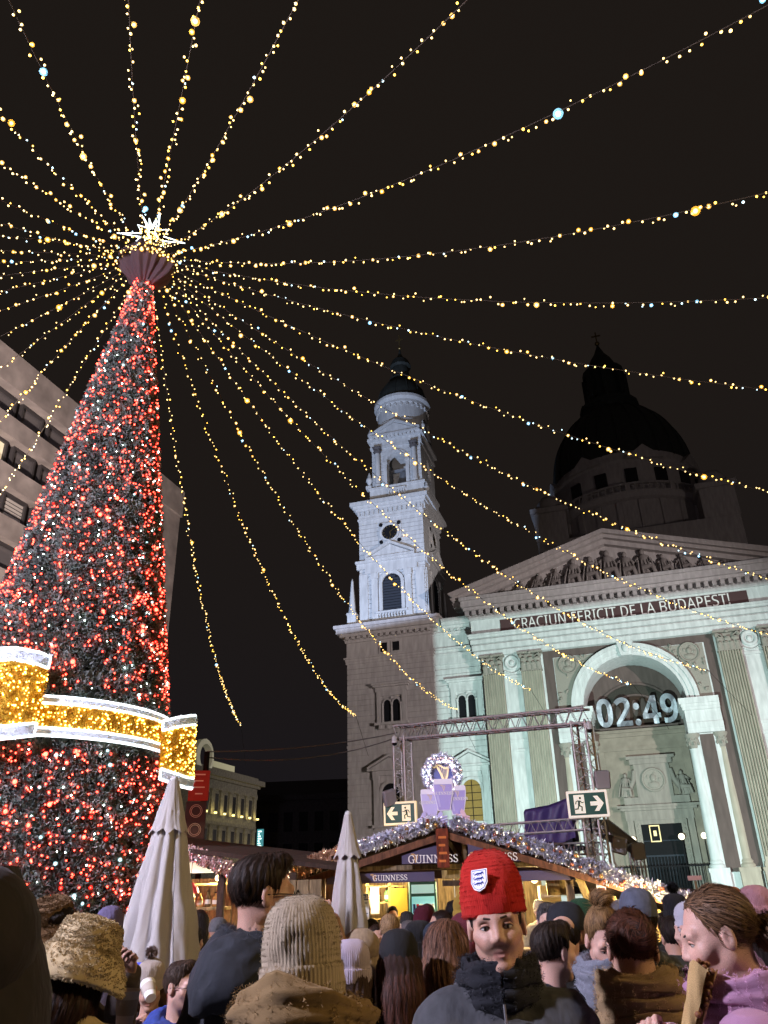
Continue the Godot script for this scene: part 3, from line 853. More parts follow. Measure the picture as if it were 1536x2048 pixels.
	b.bbox(C + 0.6 - 1.95, C + 0.6 + 1.95, 0, 7.2, -3.6, -3.45)
	var door := put("door", b, M.black, church)
	b = MB.new()
	for i in 12: b.bbox(C + 0.6 - 1.8 + i * 0.31, C + 0.6 - 1.74 + i * 0.31, 0, 4.2, -3.44, -3.36)
	b.bbox(C + 0.6 - 1.9, C + 0.6 + 1.9, 4.2, 4.35, -3.44, -3.34); b.bbox(C + 0.6 - 1.9, C + 0.6 + 1.9, 5.6, 5.7, -3.44, -3.34)
	put("grille", b, M.slate, door)
	b = MB.new()
	for q in [[-1.2, 5.55, -0.2, 5.65], [-1.2, 7.0, -0.2, 7.1], [-1.2, 5.55, -1.1, 7.1], [-0.3, 5.55, -0.2, 7.1], [-0.85, 6.1, -0.55, 6.6]]: b.bbox(C + 0.6 + q[0], C + 0.6 + q[2], q[1], q[3], -3.4, -3.32)
	put("lit_window_frame", b, M.glow_frame, door)
	for q in [[C + 0.6 + 1.7, 5.9], [C + 0.6 + 3.8, 5.9], [C - 2.3, 5.8]]:
		b = MB.new()
		b.ball(Vector3(q[0], q[1], -2.3), Vector3.ONE * 0.3, 12, 8)
		var lp := put("lamp_globe", b, M.globe, church)
		b = MB.new()
		b.tube([Vector3(q[0], 0, -2.3), Vector3(q[0], q[1] - 0.28, -2.3)], 0.07, 6)
		put("post", b, M.black, lp)
	b = MB.new()   # dark railing in front of the doorway
	for i in 40: b.bbox(26.6 + i * 0.27, 26.66 + i * 0.27, 0, 3.4, -0.3, -0.24)
	b.bbox(26.5, 37.4, 3.2, 3.32, -0.32, -0.22)
	put("railing", b, M.black, church)
	# --- entablature, projected text band, pediment
	b = MB.new()
	var e0 := 15.9; var e1 := 47.5
	for q in [[25.0, 25.55, 1.0], [25.55, 25.68, 0.82], [25.68, 26.25, 1.18], [26.25, 26.4, 0.98], [26.4, 26.85, 1.36], [26.85, 26.98, 1.18], [26.98, 27.2, 1.6], [27.2, 27.45, 1.75], [27.45, 29.2, 1.05], [29.2, 29.55, 1.3], [30.15, 30.5, 2.15], [30.5, 31.2, 2.5], [31.2, 31.6, 2.75], [29.55, 30.15, 1.45]]:
		b.bbox(e0 - q[2] * 0.5, e1 + q[2] * 0.5, q[0], q[1], -3.0, q[2])
	for i in 42: b.bbox(15.0 + i * 0.8, 15.42 + i * 0.8, 29.6, 30.12, 1.45, 2.1)
	put("entablature", b, M.pale, church)
	b = MB.new()
	b.bbox(18.75, 44.6, 27.55, 28.95, 1.05, 1.1)  # projected dark band on the frieze, painted as a thin coloured strip
	var light_band := put("banner", b, M.maroon, church)
	text("letters", "CRACIUN FERICIT DE LA BUDAPEST!", 1.22, 0.03, M.projected_letter, light_band, T(Vector3(31.55, 28.22, 1.13), Vector3.ZERO, Vector3(0.84, 1, 1)))  # projected lettering modelled as thin pale letters
	b = MB.new()
	var pa := 31.3
	b.prism(PackedVector2Array([Vector2(14.9, 31.6), Vector2(48.5, 31.6), Vector2(pa, 36.4)]), -3.0, 0.9)
	put("tympanum", b, M.stone, church)
	b = MB.new()
	for s: float in [-1.0, 1.0]:
		var hw := 17.6
		for q in [[0.0, 0.55, 1.7], [0.55, 0.95, 2.35], [0.95, 1.45, 2.8]]:
			var slope := 5.3 / hw
			b.prism(PackedVector2Array([Vector2(pa, 36.1 + q[0]), Vector2(pa + s * hw, 36.1 + q[0] - slope * hw), Vector2(pa + s * (hw + q[1] * 0.3), 36.1 + q[1] - slope * hw), Vector2(pa, 36.1 + q[1])]), -3.0, q[2])
	put("raking_cornice", b, M.stone, church)
	for i in 13:
		var fx := 19.2 + i * 2.02
		var room := 4.55 - absf(fx - pa) * 0.272
		b = MB.new()
		figure_relief(b, fx, 31.62, 1.15, clampf(room, 0.9, 3.9) * (0.98 if i % 2 == 0 else 0.86), (pa - fx) * 0.025, rng)
		put("carved_figure", b, M.carved, church)
	# steps
	b = MB.new()
	for i in 6: b.bbox(14.0 - i * 0.4, 49.5 + i * 0.4, 0, 0.96 - i * 0.16, -2, 3.0 + i * 0.4)
	put("steps", b, M.stone, church)
	# --- nave roof and great dome
	b = MB.new()
	b.bbox(11.0, 54.0, 0, 30.0, -70, -6)
	b.bbox(15.0, 54.0, 30.0, 31.5, -60, -3.2)
	put("nave", b, M.stone, church)
	var dc := Vector3(36.6, 0, -49)
	b = MB.new()
	b.bbox(dc.x - 15.5, dc.x + 15.5, 30, 52.5, dc.z - 15.5, dc.z + 15.5)
	for sx in [-1, 1]:
		for sz in [-1, 1]:
			var q := Vector3(dc.x + sx * 13.0, 0, dc.z + sz * 13.0)
			b.bbox(q.x - 2.6, q.x + 2.6, 52.5, 57.5, q.z - 2.6, q.z + 2.6)
			b.bbox(q.x - 3.1, q.x + 3.1, 57.5, 58.4, q.z - 3.1, q.z + 3.1)
			b.lathe([Vector2(2.3, 58.4), Vector2(2.2, 60.0), Vector2(1.4, 61.2), Vector2(0.1, 61.9)], 14, T(q), true)
	b.lathe([Vector2(14.2, 52.5), Vector2(14.2, 53.2), Vector2(13.2, 53.4), Vector2(13.2, 58.6), Vector2(13.9, 58.9), Vector2(14.3, 59.6), Vector2(14.3, 60.0), Vector2(12.9, 60.1)], 48, T(dc))
	for i in 24:
		var a := TAU * (i + 0.5) / 24
		b.box(dc + Vector3(sin(a) * 13.35, 55.9, cos(a) * 13.35), Vector3(0.9, 5.2, 0.5), Basis.from_euler(Vector3(0, a, 0)))
	b.lathe([Vector2(12.6, 60.0), Vector2(12.6, 66.2), Vector2(13.0, 66.5), Vector2(13.0, 67.1), Vector2(12.5, 67.3), Vector2(12.5, 68.3)], 48, T(dc))
	for i in 8:
		var a := TAU * i / 8 + 0.28
		var xf := Transform3D(Basis.from_euler(Vector3(0, a, 0)), dc)
		var pb := PackedVector2Array([Vector2(-3.2, 66.4), Vector2(3.2, 66.4), Vector2(0, 69.0)])
		b.prism(pb, 11.0, 13.4, xf)
	put("dome_drum", b, M.stone, church)
	for i in 16:
		var a := TAU * i / 16 + 0.08
		b = MB.new()
		b.box(dc + Vector3(sin(a) * 12.75, 63.4, cos(a) * 12.75), Vector3(2.0, 2.6, 0.5), Basis.from_euler(Vector3(0, a, 0)))
		if sin(a - 0.3) * 0.3 + cos(a - 0.3) > 0.1: put("drum_window", b, M.dark, church)
	b = MB.new()
	for i in 72:
		var a := TAU * i / 72
		if i % 6 == 0: b.box(dc + Vector3(sin(a) * 13.9, 60.7, cos(a) * 13.9), Vector3(0.8, 1.5, 0.7), Basis.from_euler(Vector3(0, a, 0)))
		else: baluster(b, dc.x + sin(a) * 13.9, 60.0, dc.z + cos(a) * 13.9, 1.2, 0.2)
	b.lathe([Vector2(13.65, 61.2), Vector2(14.15, 61.2), Vector2(14.15, 61.5), Vector2(13.65, 61.5)], 48, T(dc))
	put("drum_balustrade", b, M.stone, church)
	b = MB.new()
	var pr := []
	for i in 15:
		var t := PI / 2 * i / 15.5
		pr.append(Vector2(12.5 * cos(t), 68.2 + 16.0 * sin(t)))
	b.lathe(pr, 48, T(dc), true)
	for i in 24:
		var a := TAU * i / 24
		b.tube(pr.map(func(p): return dc + Vector3(sin(a) * (p.x + 0.05), p.y, cos(a) * (p.x + 0.05))), 0.2, 5)
	put("dome", b, M.copper, church)
	b = MB.new()
	b.lathe([Vector2(5.2, 81.6), Vector2(5.2, 84.2), Vector2(5.6, 84.4), Vector2(5.6, 85.0), Vector2(3.4, 85.1), Vector2(3.2, 92.0), Vector2(4.0, 92.3), Vector2(4.0, 93.4), Vector2(3.0, 93.7), Vector2(2.6, 95.2), Vector2(2.0, 96.6), Vector2(1.1, 98.0), Vector2(0.7, 99.0), Vector2(0.3, 100.0), Vector2(0.1, 100.8)], 16, T(dc))
	for i in 8:
		var a := TAU * i / 8
		b.box(dc + Vector3(sin(a) * 3.7, 88.6, cos(a) * 3.7), Vector3(0.8, 7.0, 1.2), Basis.from_euler(Vector3(0, a, 0)))
		b.ball(dc + Vector3(sin(a) * 4.8, 85.9, cos(a) * 4.8), Vector3(0.35, 0.95, 0.35), 8, 6)
	put("lantern", b, M.copper, church)
	b = MB.new()
	b.ball(dc + Vector3(0, 100.9, 0), Vector3.ONE * 0.5, 12, 8)
	b.bbox(dc.x - 0.12, dc.x + 0.12, 101.2, 103.8, dc.z - 0.1, dc.z + 0.1); b.bbox(dc.x - 0.9, dc.x + 0.9, 102.7, 102.95, dc.z - 0.1, dc.z + 0.1)
	put("dome_cross", b, M.bronze, church)
const STRINGS := [
	[Vector3(-4.38, 12.75, -10.76), Vector3(-2.19, 8.49, 6.07), 1.461, "light string fanning left from the tree top, first from the top on the left"],
	[Vector3(-4.44, 12.75, -10.76), Vector3(-4.88, 7.97, 2.75), 0.72, "light string fanning left from the tree top, second from the top on the left"],
	[Vector3(-4.5, 12.75, -10.77), Vector3(-6.45, 7.81, -0.33), 0.18, "light string fanning left from the tree top, third from the top on the left"],
	[Vector3(-4.58, 12.75, -10.79), Vector3(-7.83, 9.38, -3.17), 0.36, "light string fanning left from the tree top, fourth from the top on the left"],
	[Vector3(-4.64, 12.75, -10.83), Vector3(-8.65, 10.41, -4.92), 0.54, "light string fanning left from the tree top, fifth from the top on the left"],
	[Vector3(-4.68, 12.75, -10.86), Vector3(-9.09, 7.78, -5.89), -0.54, "light string fanning left from the tree top, sixth from the top on the left"],
	[Vector3(-4.72, 12.75, -10.9), Vector3(-9.57, 9.41, -6.92), 0.0, "light string fanning left from the tree top, seventh from the top on the left"],
	[Vector3(-4.75, 12.75, -10.94), Vector3(-9.95, 9.01, -7.77), -0.18, "light string fanning left from the tree top, eighth from the top on the left"],
	[Vector3(-4.78, 12.75, -10.99), Vector3(-10.34, 9.52, -8.61), 0.0, "light string fanning left from the tree top, ninth from the top on the left"],
	[Vector3(-4.8, 12.75, -11.05), Vector3(-10.8, 8.97, -9.61), -0.18, "light string fanning left from the tree top, tenth from the top on the left"],
	[Vector3(-4.81, 12.75, -11.12), Vector3(-11.34, 9.76, -10.76), 0.18, "light string fanning left from the tree top, eleventh from the top on the left"],
	[Vector3(-4.81, 12.75, -11.2), Vector3(-12.04, 9.85, -12.28), 0.36, "light string fanning left from the tree top, twelfth from the top on the left"],
	[Vector3(-4.79, 12.75, -11.27), Vector3(-12.93, 8.23, -14.26), 0.0, "light string fanning left from the tree top, thirteenth from the top on the left"],
	[Vector3(-4.75, 12.75, -11.35), Vector3(-14.41, 4.01, -17.71), -1.08, "light string fanning left from the tree top, fourteenth from the top on the left"],
	[Vector3(-4.7, 12.75, -11.41), Vector3(-16.4, 7.25, -22.95), 0.9, "light string fanning left from the tree top, fifteenth from the top on the left"],
	[Vector3(-4.45, 12.75, -11.52), Vector3(-5.55, 7.51, -29.1), 1.46, "light string hanging closest beside the right side of the decorated tree"],
	[Vector3(-4.36, 12.75, -11.51), Vector3(-1.25, 7.65, -28.86), 1.58, "light string sagging into the dark gap left of the clock tower"],
	[Vector3(-4.29, 12.75, -11.49), Vector3(2.38, 7.58, -27.8), 1.54, "light string ending in front of the tower base twin window"],
	[Vector3(-4.23, 12.75, -11.47), Vector3(4.89, 7.9, -26.54), 1.32, "light string ending in front of the left portico pilasters"],
	[Vector3(-4.17, 12.75, -11.42), Vector3(7.74, 7.49, -24.39), 1.42, "light string ending in front of the arch beside the countdown digits"],
	[Vector3(-4.14, 12.75, -11.38), Vector3(9.45, 7.44, -22.6), 1.52, "light string ending beside the right spandrel medallion of the arch"],
	[Vector3(-4.1, 12.75, -11.33), Vector3(11.01, 7.63, -20.34), 1.3, "light string leaving at the right edge of the view, seventh from the top there"],
	[Vector3(-4.08, 12.75, -11.28), Vector3(12.2, 7.66, -17.74), 1.25, "light string leaving at the right edge of the view, sixth from the top there"],
	[Vector3(-4.05, 12.75, -11.19), Vector3(13.18, 7.54, -13.71), 1.125, "light string leaving at the right edge of the view, fifth from the top there"],
	[Vector3(-4.05, 12.75, -11.1), Vector3(13.18, 7.43, -9.06), 1.058, "light string leaving at the right edge of the view, fourth from the top there"],
	[Vector3(-4.07, 12.75, -11.02), Vector3(12.36, 8.01, -5.52), 1.394, "light string leaving at the right edge of the view, third from the top there"],
	[Vector3(-4.1, 12.75, -10.95), Vector3(11.02, 8.34, -2.49), 1.581, "light string leaving at the right edge of the view, second from the top there"],
	[Vector3(-4.15, 12.75, -10.89), Vector3(8.77, 7.97, 0.71), 1.387, "light string leaving at the right edge of the view, first from the top there"],
	[Vector3(-4.2, 12.75, -10.84), Vector3(6.34, 8.42, 2.77), 1.54, "light string passing overhead beyond the top edge, first from the right there"],
	[Vector3(-4.25, 12.75, -10.81), Vector3(4.08, 7.51, 4.14), 1.088, "light string passing overhead beyond the top edge, second from the right there"],
	[Vector3(-4.28, 12.75, -10.79), Vector3(2.29, 7.9, 4.95), 1.241, "light string passing overhead beyond the top edge, third from the right there"],
	[Vector3(-4.32, 12.75, -10.78), Vector3(0.75, 9.16, 5.46), 1.746, "light string passing overhead beyond the top edge, fourth from the right there"],
]
# ---------------------------------------------------------------- the light tree and its canopy of light strings
func tinsel_mesh(cnt: int, length: float, width: float, sd: int) -> ArrayMesh:
	var r := RandomNumberGenerator.new()
	r.seed = sd
	var b := MB.new()
	for i in cnt:
		var d := Vector3(r.randf_range(-1, 1), r.randf_range(0.1, 1.2), r.randf_range(-1, 1)).normalized()
		var s := d.cross(Vector3(r.randf_range(-1, 1), r.randf_range(-1, 1), r.randf_range(-1, 1))).normalized() * width * 0.5
		var o := Vector3(r.randf_range(-0.3, 0.3), 0, r.randf_range(-0.3, 0.3)) * length
		var m := o + d * length * 0.5
		var t := o + d * length * r.randf_range(0.7, 1.0) - Vector3(0, length * 0.12, 0)
		b.quad(o, m + s, t, m - s)
	return b.mesh()
func layered(core: Color, cp: float, shell: Color, sp: float, alpha: float) -> ArrayMesh:   # a lamp: white-hot core; the tinted shell paints its glow halo
	var mesh := ArrayMesh.new()
	for k in 2:
		var s2 := SphereMesh.new()
		s2.radius = 0.5 if k == 0 else 1.0
		s2.height = s2.radius * 2.0; s2.radial_segments = 10; s2.rings = 6
		mesh.add_surface_from_arrays(Mesh.PRIMITIVE_TRIANGLES, s2.get_mesh_arrays())
		var o := {emit = core if k == 0 else shell, power = cp if k == 0 else sp}
		if k == 1: o.alpha = alpha
		mesh.surface_set_material(k, mat(core if k == 0 else shell, 0.4, o))
	return mesh
func tree_r(h: float) -> float:
	return 0.34 + 0.16 * (11.05 - h)
func build_tree() -> void:
	var rng := RandomNumberGenerator.new()
	rng.seed = 11
	var tree := thing("christmas_tree", "giant cone-shaped Christmas tree with red lights, a gold ribbon and a white star on top", "Christmas tree", Vector3(-4.8, 0, -11.14))
	tree.rotation.z = -atan(0.36 / 12.6)
	var green := mat(Color(0.022, 0.03, 0.024), 0.9)
	var b := MB.new()
	b.lathe([Vector2(tree_r(0.2) - 0.08, 0.2), Vector2(tree_r(12.4) - 0.06, 12.4)], 48)
	put("crown", b, green, tree)
	b = MB.new()
	b.tube([Vector3.ZERO, Vector3(0, 13.2, 0)], 0.07, 8)
	put("trunk", b, mat(Color(0.05, 0.04, 0.035), 0.8), tree)
	# foliage: sprigs of needles all over the cone
	var leaf := mat(Color(1, 1, 1), 0.55, {vc = true, spec = 0.5})
	var xfs := [[], [], []]
	var cols := [[], [], []]
	for i in 46000:
		var h := 12.4 - sqrt(rng.randf()) * 12.2
		var a := rng.randf() * TAU
		var r := tree_r(h) - 0.07 + 0.05 * rng.randf() + 0.03 * sin(a * 23.0 + h * 9.0) * sin(h * 7.0)
		var out := Vector3(sin(a), 0.35, cos(a)).normalized()
		var up := (out + Vector3(rng.randf_range(-0.5, 0.5), rng.randf_range(-0.6, 0.4), rng.randf_range(-0.5, 0.5))).normalized()
		var k := rng.randi() % 3
		var s := rng.randf_range(0.75, 1.35)
		xfs[k].append(Transform3D(align(up).rotated(up, rng.randf() * TAU).scaled(Vector3.ONE * s), Vector3(sin(a) * r, h, cos(a) * r)))
		var g := rng.randf_range(0.45, 1.3) * (0.75 + 0.35 * sin(a * 9.0 + 4.0 * sin(h * 2.3)) * sin(h * 5.0))
		cols[k].append(Color(0.17 * g, 0.22 * g, 0.185 * g).lerp(Color(0.27 * g, 0.27 * g, 0.25 * g), rng.randf()))
	for k in 3: many("foliage", tinsel_mesh(11, 0.085, 0.021, 40 + k), leaf, xfs[k], tree, cols[k])
	# lamps: red ones of three strengths, and cold white ones
	var ball := SphereMesh.new()
	ball.radius = 1.0; ball.height = 2.0; ball.radial_segments = 8; ball.rings = 4
	var red := mat(Color(0.6, 0.05, 0.04), 0.3, {emit = Color(1.0, 0.035, 0.02), power = 24.0})
	var red_big := layered(Color(1.0, 0.05, 0.03), 14.0, Color(1.0, 0.012, 0.006), 1.6, 0.5)
	var white_big := layered(Color(0.8, 1.0, 0.98), 5.0, Color(0.5, 0.85, 0.85), 0.6, 0.4)
	var white := mat(Color(0.8, 0.9, 0.9), 0.3, {emit = Color(0.75, 1.0, 0.97), power = 7.0})
	var rest := []
	var singles := 0
	for i in 6800:
		var h := 12.35 - sqrt(rng.randf()) * 12.0
		var a := rng.randf() * TAU
		if absf(h - 3.9) < 0.36: continue
		var r := tree_r(h) + rng.randf_range(-0.01, 0.05)
		var big := rng.randf() < 0.05
		var sz := rng.randf_range(0.017, 0.03) if big else rng.randf_range(0.0085, 0.0135)
		var xf := T(Vector3(sin(a) * r, h, cos(a) * r), Vector3.ZERO, Vector3.ONE * sz)
		var facing := cos(a - 0.38) > 0.2 and h > 1.0
		if facing and (big or h < 3.3) and singles < 290:
			singles += 1
			inst("red_light", red_big if big else ball, null if big else red, tree, xf)
		else: rest.append(xf)
	many("small_red_light", ball, red, rest, tree)
	for i in 230:
		var h := 12.2 - sqrt(rng.randf()) * 11.6
		var a := rng.randf() * TAU
		if absf(h - 3.9) < 0.36: continue
		var r := tree_r(h) + 0.03
		inst("white_light", white_big, null, tree, T(Vector3(sin(a) * r, h, cos(a) * r), Vector3.ZERO, Vector3.ONE * rng.randf_range(0.016, 0.028)))
	var cool_small := mat(Color(0.8, 0.9, 0.9), 0.3, {emit = Color(0.78, 1.0, 0.95), power = 34.0})
	var cx := []
	for i in 1000:
		var h := 12.2 - sqrt(rng.randf()) * 12.0
		var a := rng.randf() * TAU
		if absf(h - 3.9) > 0.36: cx.append(T(Vector3(sin(a) * (tree_r(h) + 0.02), h, cos(a) * (tree_r(h) + 0.02)), Vector3.ZERO, Vector3.ONE * rng.randf_range(0.005, 0.009)))
	many("small_white_light", ball, cool_small, cx, tree)
	var tip := []
	for i in 150:
		var h := rng.randf_range(11.3, 12.4)
		var a := rng.randf() * TAU
		tip.append(T(Vector3(sin(a) * (tree_r(h) + 0.03), h, cos(a) * (tree_r(h) + 0.03)), Vector3.ZERO, Vector3.ONE * rng.randf_range(0.009, 0.015)))
	many("small_red_light", ball, red, tip, tree)
	# ribbon and bow loops
	var gold := mat(Color(0.6, 0.36, 0.03), 0.4, {metal = 0.3})
	var fleck := mat(Color.WHITE, 0.35, {metal = 0.3, vc = true})
	var pale_fleck := mat(Color(0.8, 0.85, 0.92), 0.4)
	var rope := mat(Color(0.9, 0.95, 1.0), 0.3, {emit = Color(0.86, 1.0, 1.0), power = 2.6})
	var warm := mat(Color(1, 0.8, 0.4), 0.3, {emit = Color(1.0, 0.66, 0.12), power = 9.0})
	var gauze := mat(Color(0.7, 0.77, 0.86), 0.6)
	var loops := []
	var ringp := []
	for i in 49: ringp.append([deg_to_rad(-170.0 + 340.0 * i / 48 + 21), 1.56, 3.64, 4.13])
	loops.append(["ribbon_band", ringp, 0.09])
	loops.append(["bow_loop", [[deg_to_rad(13.5), 1.74, 3.6, 4.58], [deg_to_rad(10), 1.86, 3.56, 4.6], [deg_to_rad(2), 1.98, 3.5, 4.62], [deg_to_rad(-8), 2.06, 3.46, 4.58], [deg_to_rad(-20), 2.06, 3.46, 4.5], [deg_to_rad(-32), 1.95, 3.5, 4.4], [deg_to_rad(-42), 1.74, 3.6, 4.25]], 0.15])
	loops.append(["bow_loop", [[deg_to_rad(74), 1.68, 3.26, 4.02], [deg_to_rad(80), 1.8, 3.22, 4.1], [deg_to_rad(87), 1.87, 3.2, 4.16], [deg_to_rad(95), 1.9, 3.22, 4.22], [deg_to_rad(104), 1.87, 3.24, 4.24], [deg_to_rad(112), 1.7, 3.3, 4.2]], 0.13])
	for lp in loops:
		var rows := [PackedVector3Array(), PackedVector3Array()]
		var trims := [[], [], [], []]
		var tw: float = lp[2]
		for q in lp[1]:
			var d := Vector3(sin(q[0]), 0, cos(q[0]))
			rows[0].append(d * q[1] + Vector3(0, q[2], 0)); rows[1].append(d * (q[1] - 0.06) + Vector3(0, q[3], 0))
			trims[0].append(d * (q[1] + 0.02) + Vector3(0, q[2], 0)); trims[1].append(d * (q[1] + 0.02) + Vector3(0, q[2] + tw, 0))
			trims[2].append(d * (q[1] - 0.03) + Vector3(0, q[3] - tw, 0)); trims[3].append(d * (q[1] - 0.04) + Vector3(0, q[3], 0))
		b = MB.new()
		b.grid(rows)
		var band := put(lp[0], b, gold, tree)
		for k in 2:
			b = MB.new()
			b.grid([PackedVector3Array(trims[k * 2].map(func(p): return p * Vector3(1.004, 1, 1.004))), PackedVector3Array(trims[k * 2 + 1].map(func(p): return p * Vector3(1.004, 1, 1.004)))])
			put("trim", b, gauze, band)
		for k in 4:
			b = MB.new()
			b.tube(trims[k], 0.018, 6)
			put("rope_light", b, rope, band)
		if lp[0] == "bow_loop":
			for e in [0, -1]:
				b = MB.new()
				for g in [[0, 1], [2, 3]]: b.tube([trims[g[0]][e], trims[g[1]][e]], 0.016, 6)
				put("rope_light", b, rope, band)
		# gold flecks and little lamps over the ribbon, paler flecks on its trims
		var fx := []; var fc := []; var lx := []; var px := []
		var n: int = lp[1].size() - 1
		for seg in n:
			var p0: Vector3 = rows[0][seg]; var p1: Vector3 = rows[0][seg + 1]; var q0: Vector3 = rows[1][seg]; var q1: Vector3 = rows[1][seg + 1]
			var area := (p1 - p0).length() * (q0 - p0).length()
			var nn := (p1 - p0).cross(q0 - p0).normalized()
			if nn.dot(Vector3(p0.x, 0, p0.z)) < 0: nn = -nn
			for i in int(area * 2600):
				var u := rng.randf(); var w := rng.randf()
				var p := p0.lerp(p1, u).lerp(q0.lerp(q1, u), w) + nn * rng.randf_range(0.0, 0.03)
				var edge := tw / (q0 - p0).length()
				var xf := Transform3D(align((nn + Vector3(rng.randf_range(-1, 1), rng.randf_range(-1, 1), rng.randf_range(-1, 1)) * 0.8).normalized()).scaled(Vector3.ONE * rng.randf_range(0.7, 1.3)), p)
				if w < edge or w > 1.0 - edge:
					if rng.randf() < 0.6: px.append(xf)
				else:
					fx.append(xf)
					fc.append(Color(0.95, 0.68, 0.1).lerp(Color(0.8, 0.3, 0.03), rng.randf() * rng.randf()) * rng.randf_range(0.5, 1.05))
					if i % 9 == 0: lx.append(T(p + nn * 0.02, Vector3.ZERO, Vector3.ONE * rng.randf_range(0.006, 0.013)))
		many("gold_tinsel", tinsel_mesh(5, 0.035, 0.01, 77), fleck, fx, band, fc)
		many("silver_tinsel", tinsel_mesh(5, 0.035, 0.009, 78), pale_fleck, px, band)
		many("small_gold_light", ball, warm, lx, band)
	# gathered cloth collar under the star, and its tension ring
	b = MB.new()
	var prof := [Vector2(0.13, 12.25), Vector2(0.24, 12.35), Vector2(0.4, 12.5), Vector2(0.49, 12.68), Vector2(0.5, 12.85), Vector2(0.42, 13.0), Vector2(0.16, 13.06)]
	var rws := []
	for i in prof.size():
		var row := PackedVector3Array()
		for j in 144:
			var a := TAU * j / 144
			var f := 1.0 + (0.1 * cos(a * 18.0) + 0.05 * cos(a * 9.0 + 1.0)) * (1.0 - i * 0.08) + 0.06 * sin(a * 5.0 + 1.0)
			row.append(Vector3(sin(a) * prof[i].x * f, prof[i].y + 0.03 * sin(a * 3.0), cos(a) * prof[i].x * f))
		rws.append(row)
	b.grid(rws, true)
	put("cloth_collar", b, mat(Color(0.075, 0.045, 0.05), 0.9), tree)
	b = MB.new()
	var cp := []
	for i in 33: cp.append(Vector3(sin(TAU * i / 32) * 0.5, 12.74, cos(TAU * i / 32) * 0.5))
	b.tube(cp, 0.016, 6)
	put("tension_ring", b, mat(Color(0.3, 0.22, 0.1), 0.4, {metal = 0.6}), tree)
	# star: three outlined stars set across each other
	var pts := [Vector2(0.06, 0.66), Vector2(0.33, 0.36), Vector2(0.62, 0.06), Vector2(0.3, -0.24), Vector2(0.02, -0.5), Vector2(-0.33, -0.24), Vector2(-0.64, -0.14), Vector2(-0.36, 0.24)]
	for k in 2:
		var outline := []
		for i in 17:
			var p: Vector2
			if i % 2 == 0: p = pts[(i / 2) % 8] * (1.0 if (i / 2) % 2 == 0 else 0.85)
			else: p = (pts[(i / 2) % 8] + pts[(i / 2 + 1) % 8]) * 0.5 * 0.42
			outline.append(Vector3(p.x, 13.5 + p.y * (1.0 if k == 0 else 0.8), 0).rotated(Vector3.UP, 0.38 + k * 1.2))
		for g in [1.0]:
			b = MB.new()
			b.tube(outline.map(func(p): return Vector3(p.x * g, 13.5 + (p.y - 13.5) * g, p.z * g)), 0.0125, 6)
			put("star_light_outline", b, rope, tree)
	var sx := []
	for i in 90:
		var p := Vector3(rng.randf_range(-1, 1), rng.randf_range(-1, 1), rng.randf_range(-1, 1)).normalized() * rng.randf_range(0.05, 0.26)
		sx.append(T(p * Vector3(1.3, 1, 1.3) + Vector3(0, 13.42, 0), Vector3.ZERO, Vector3.ONE * 0.014))
	many("small_gold_light", ball, warm, sx, tree)

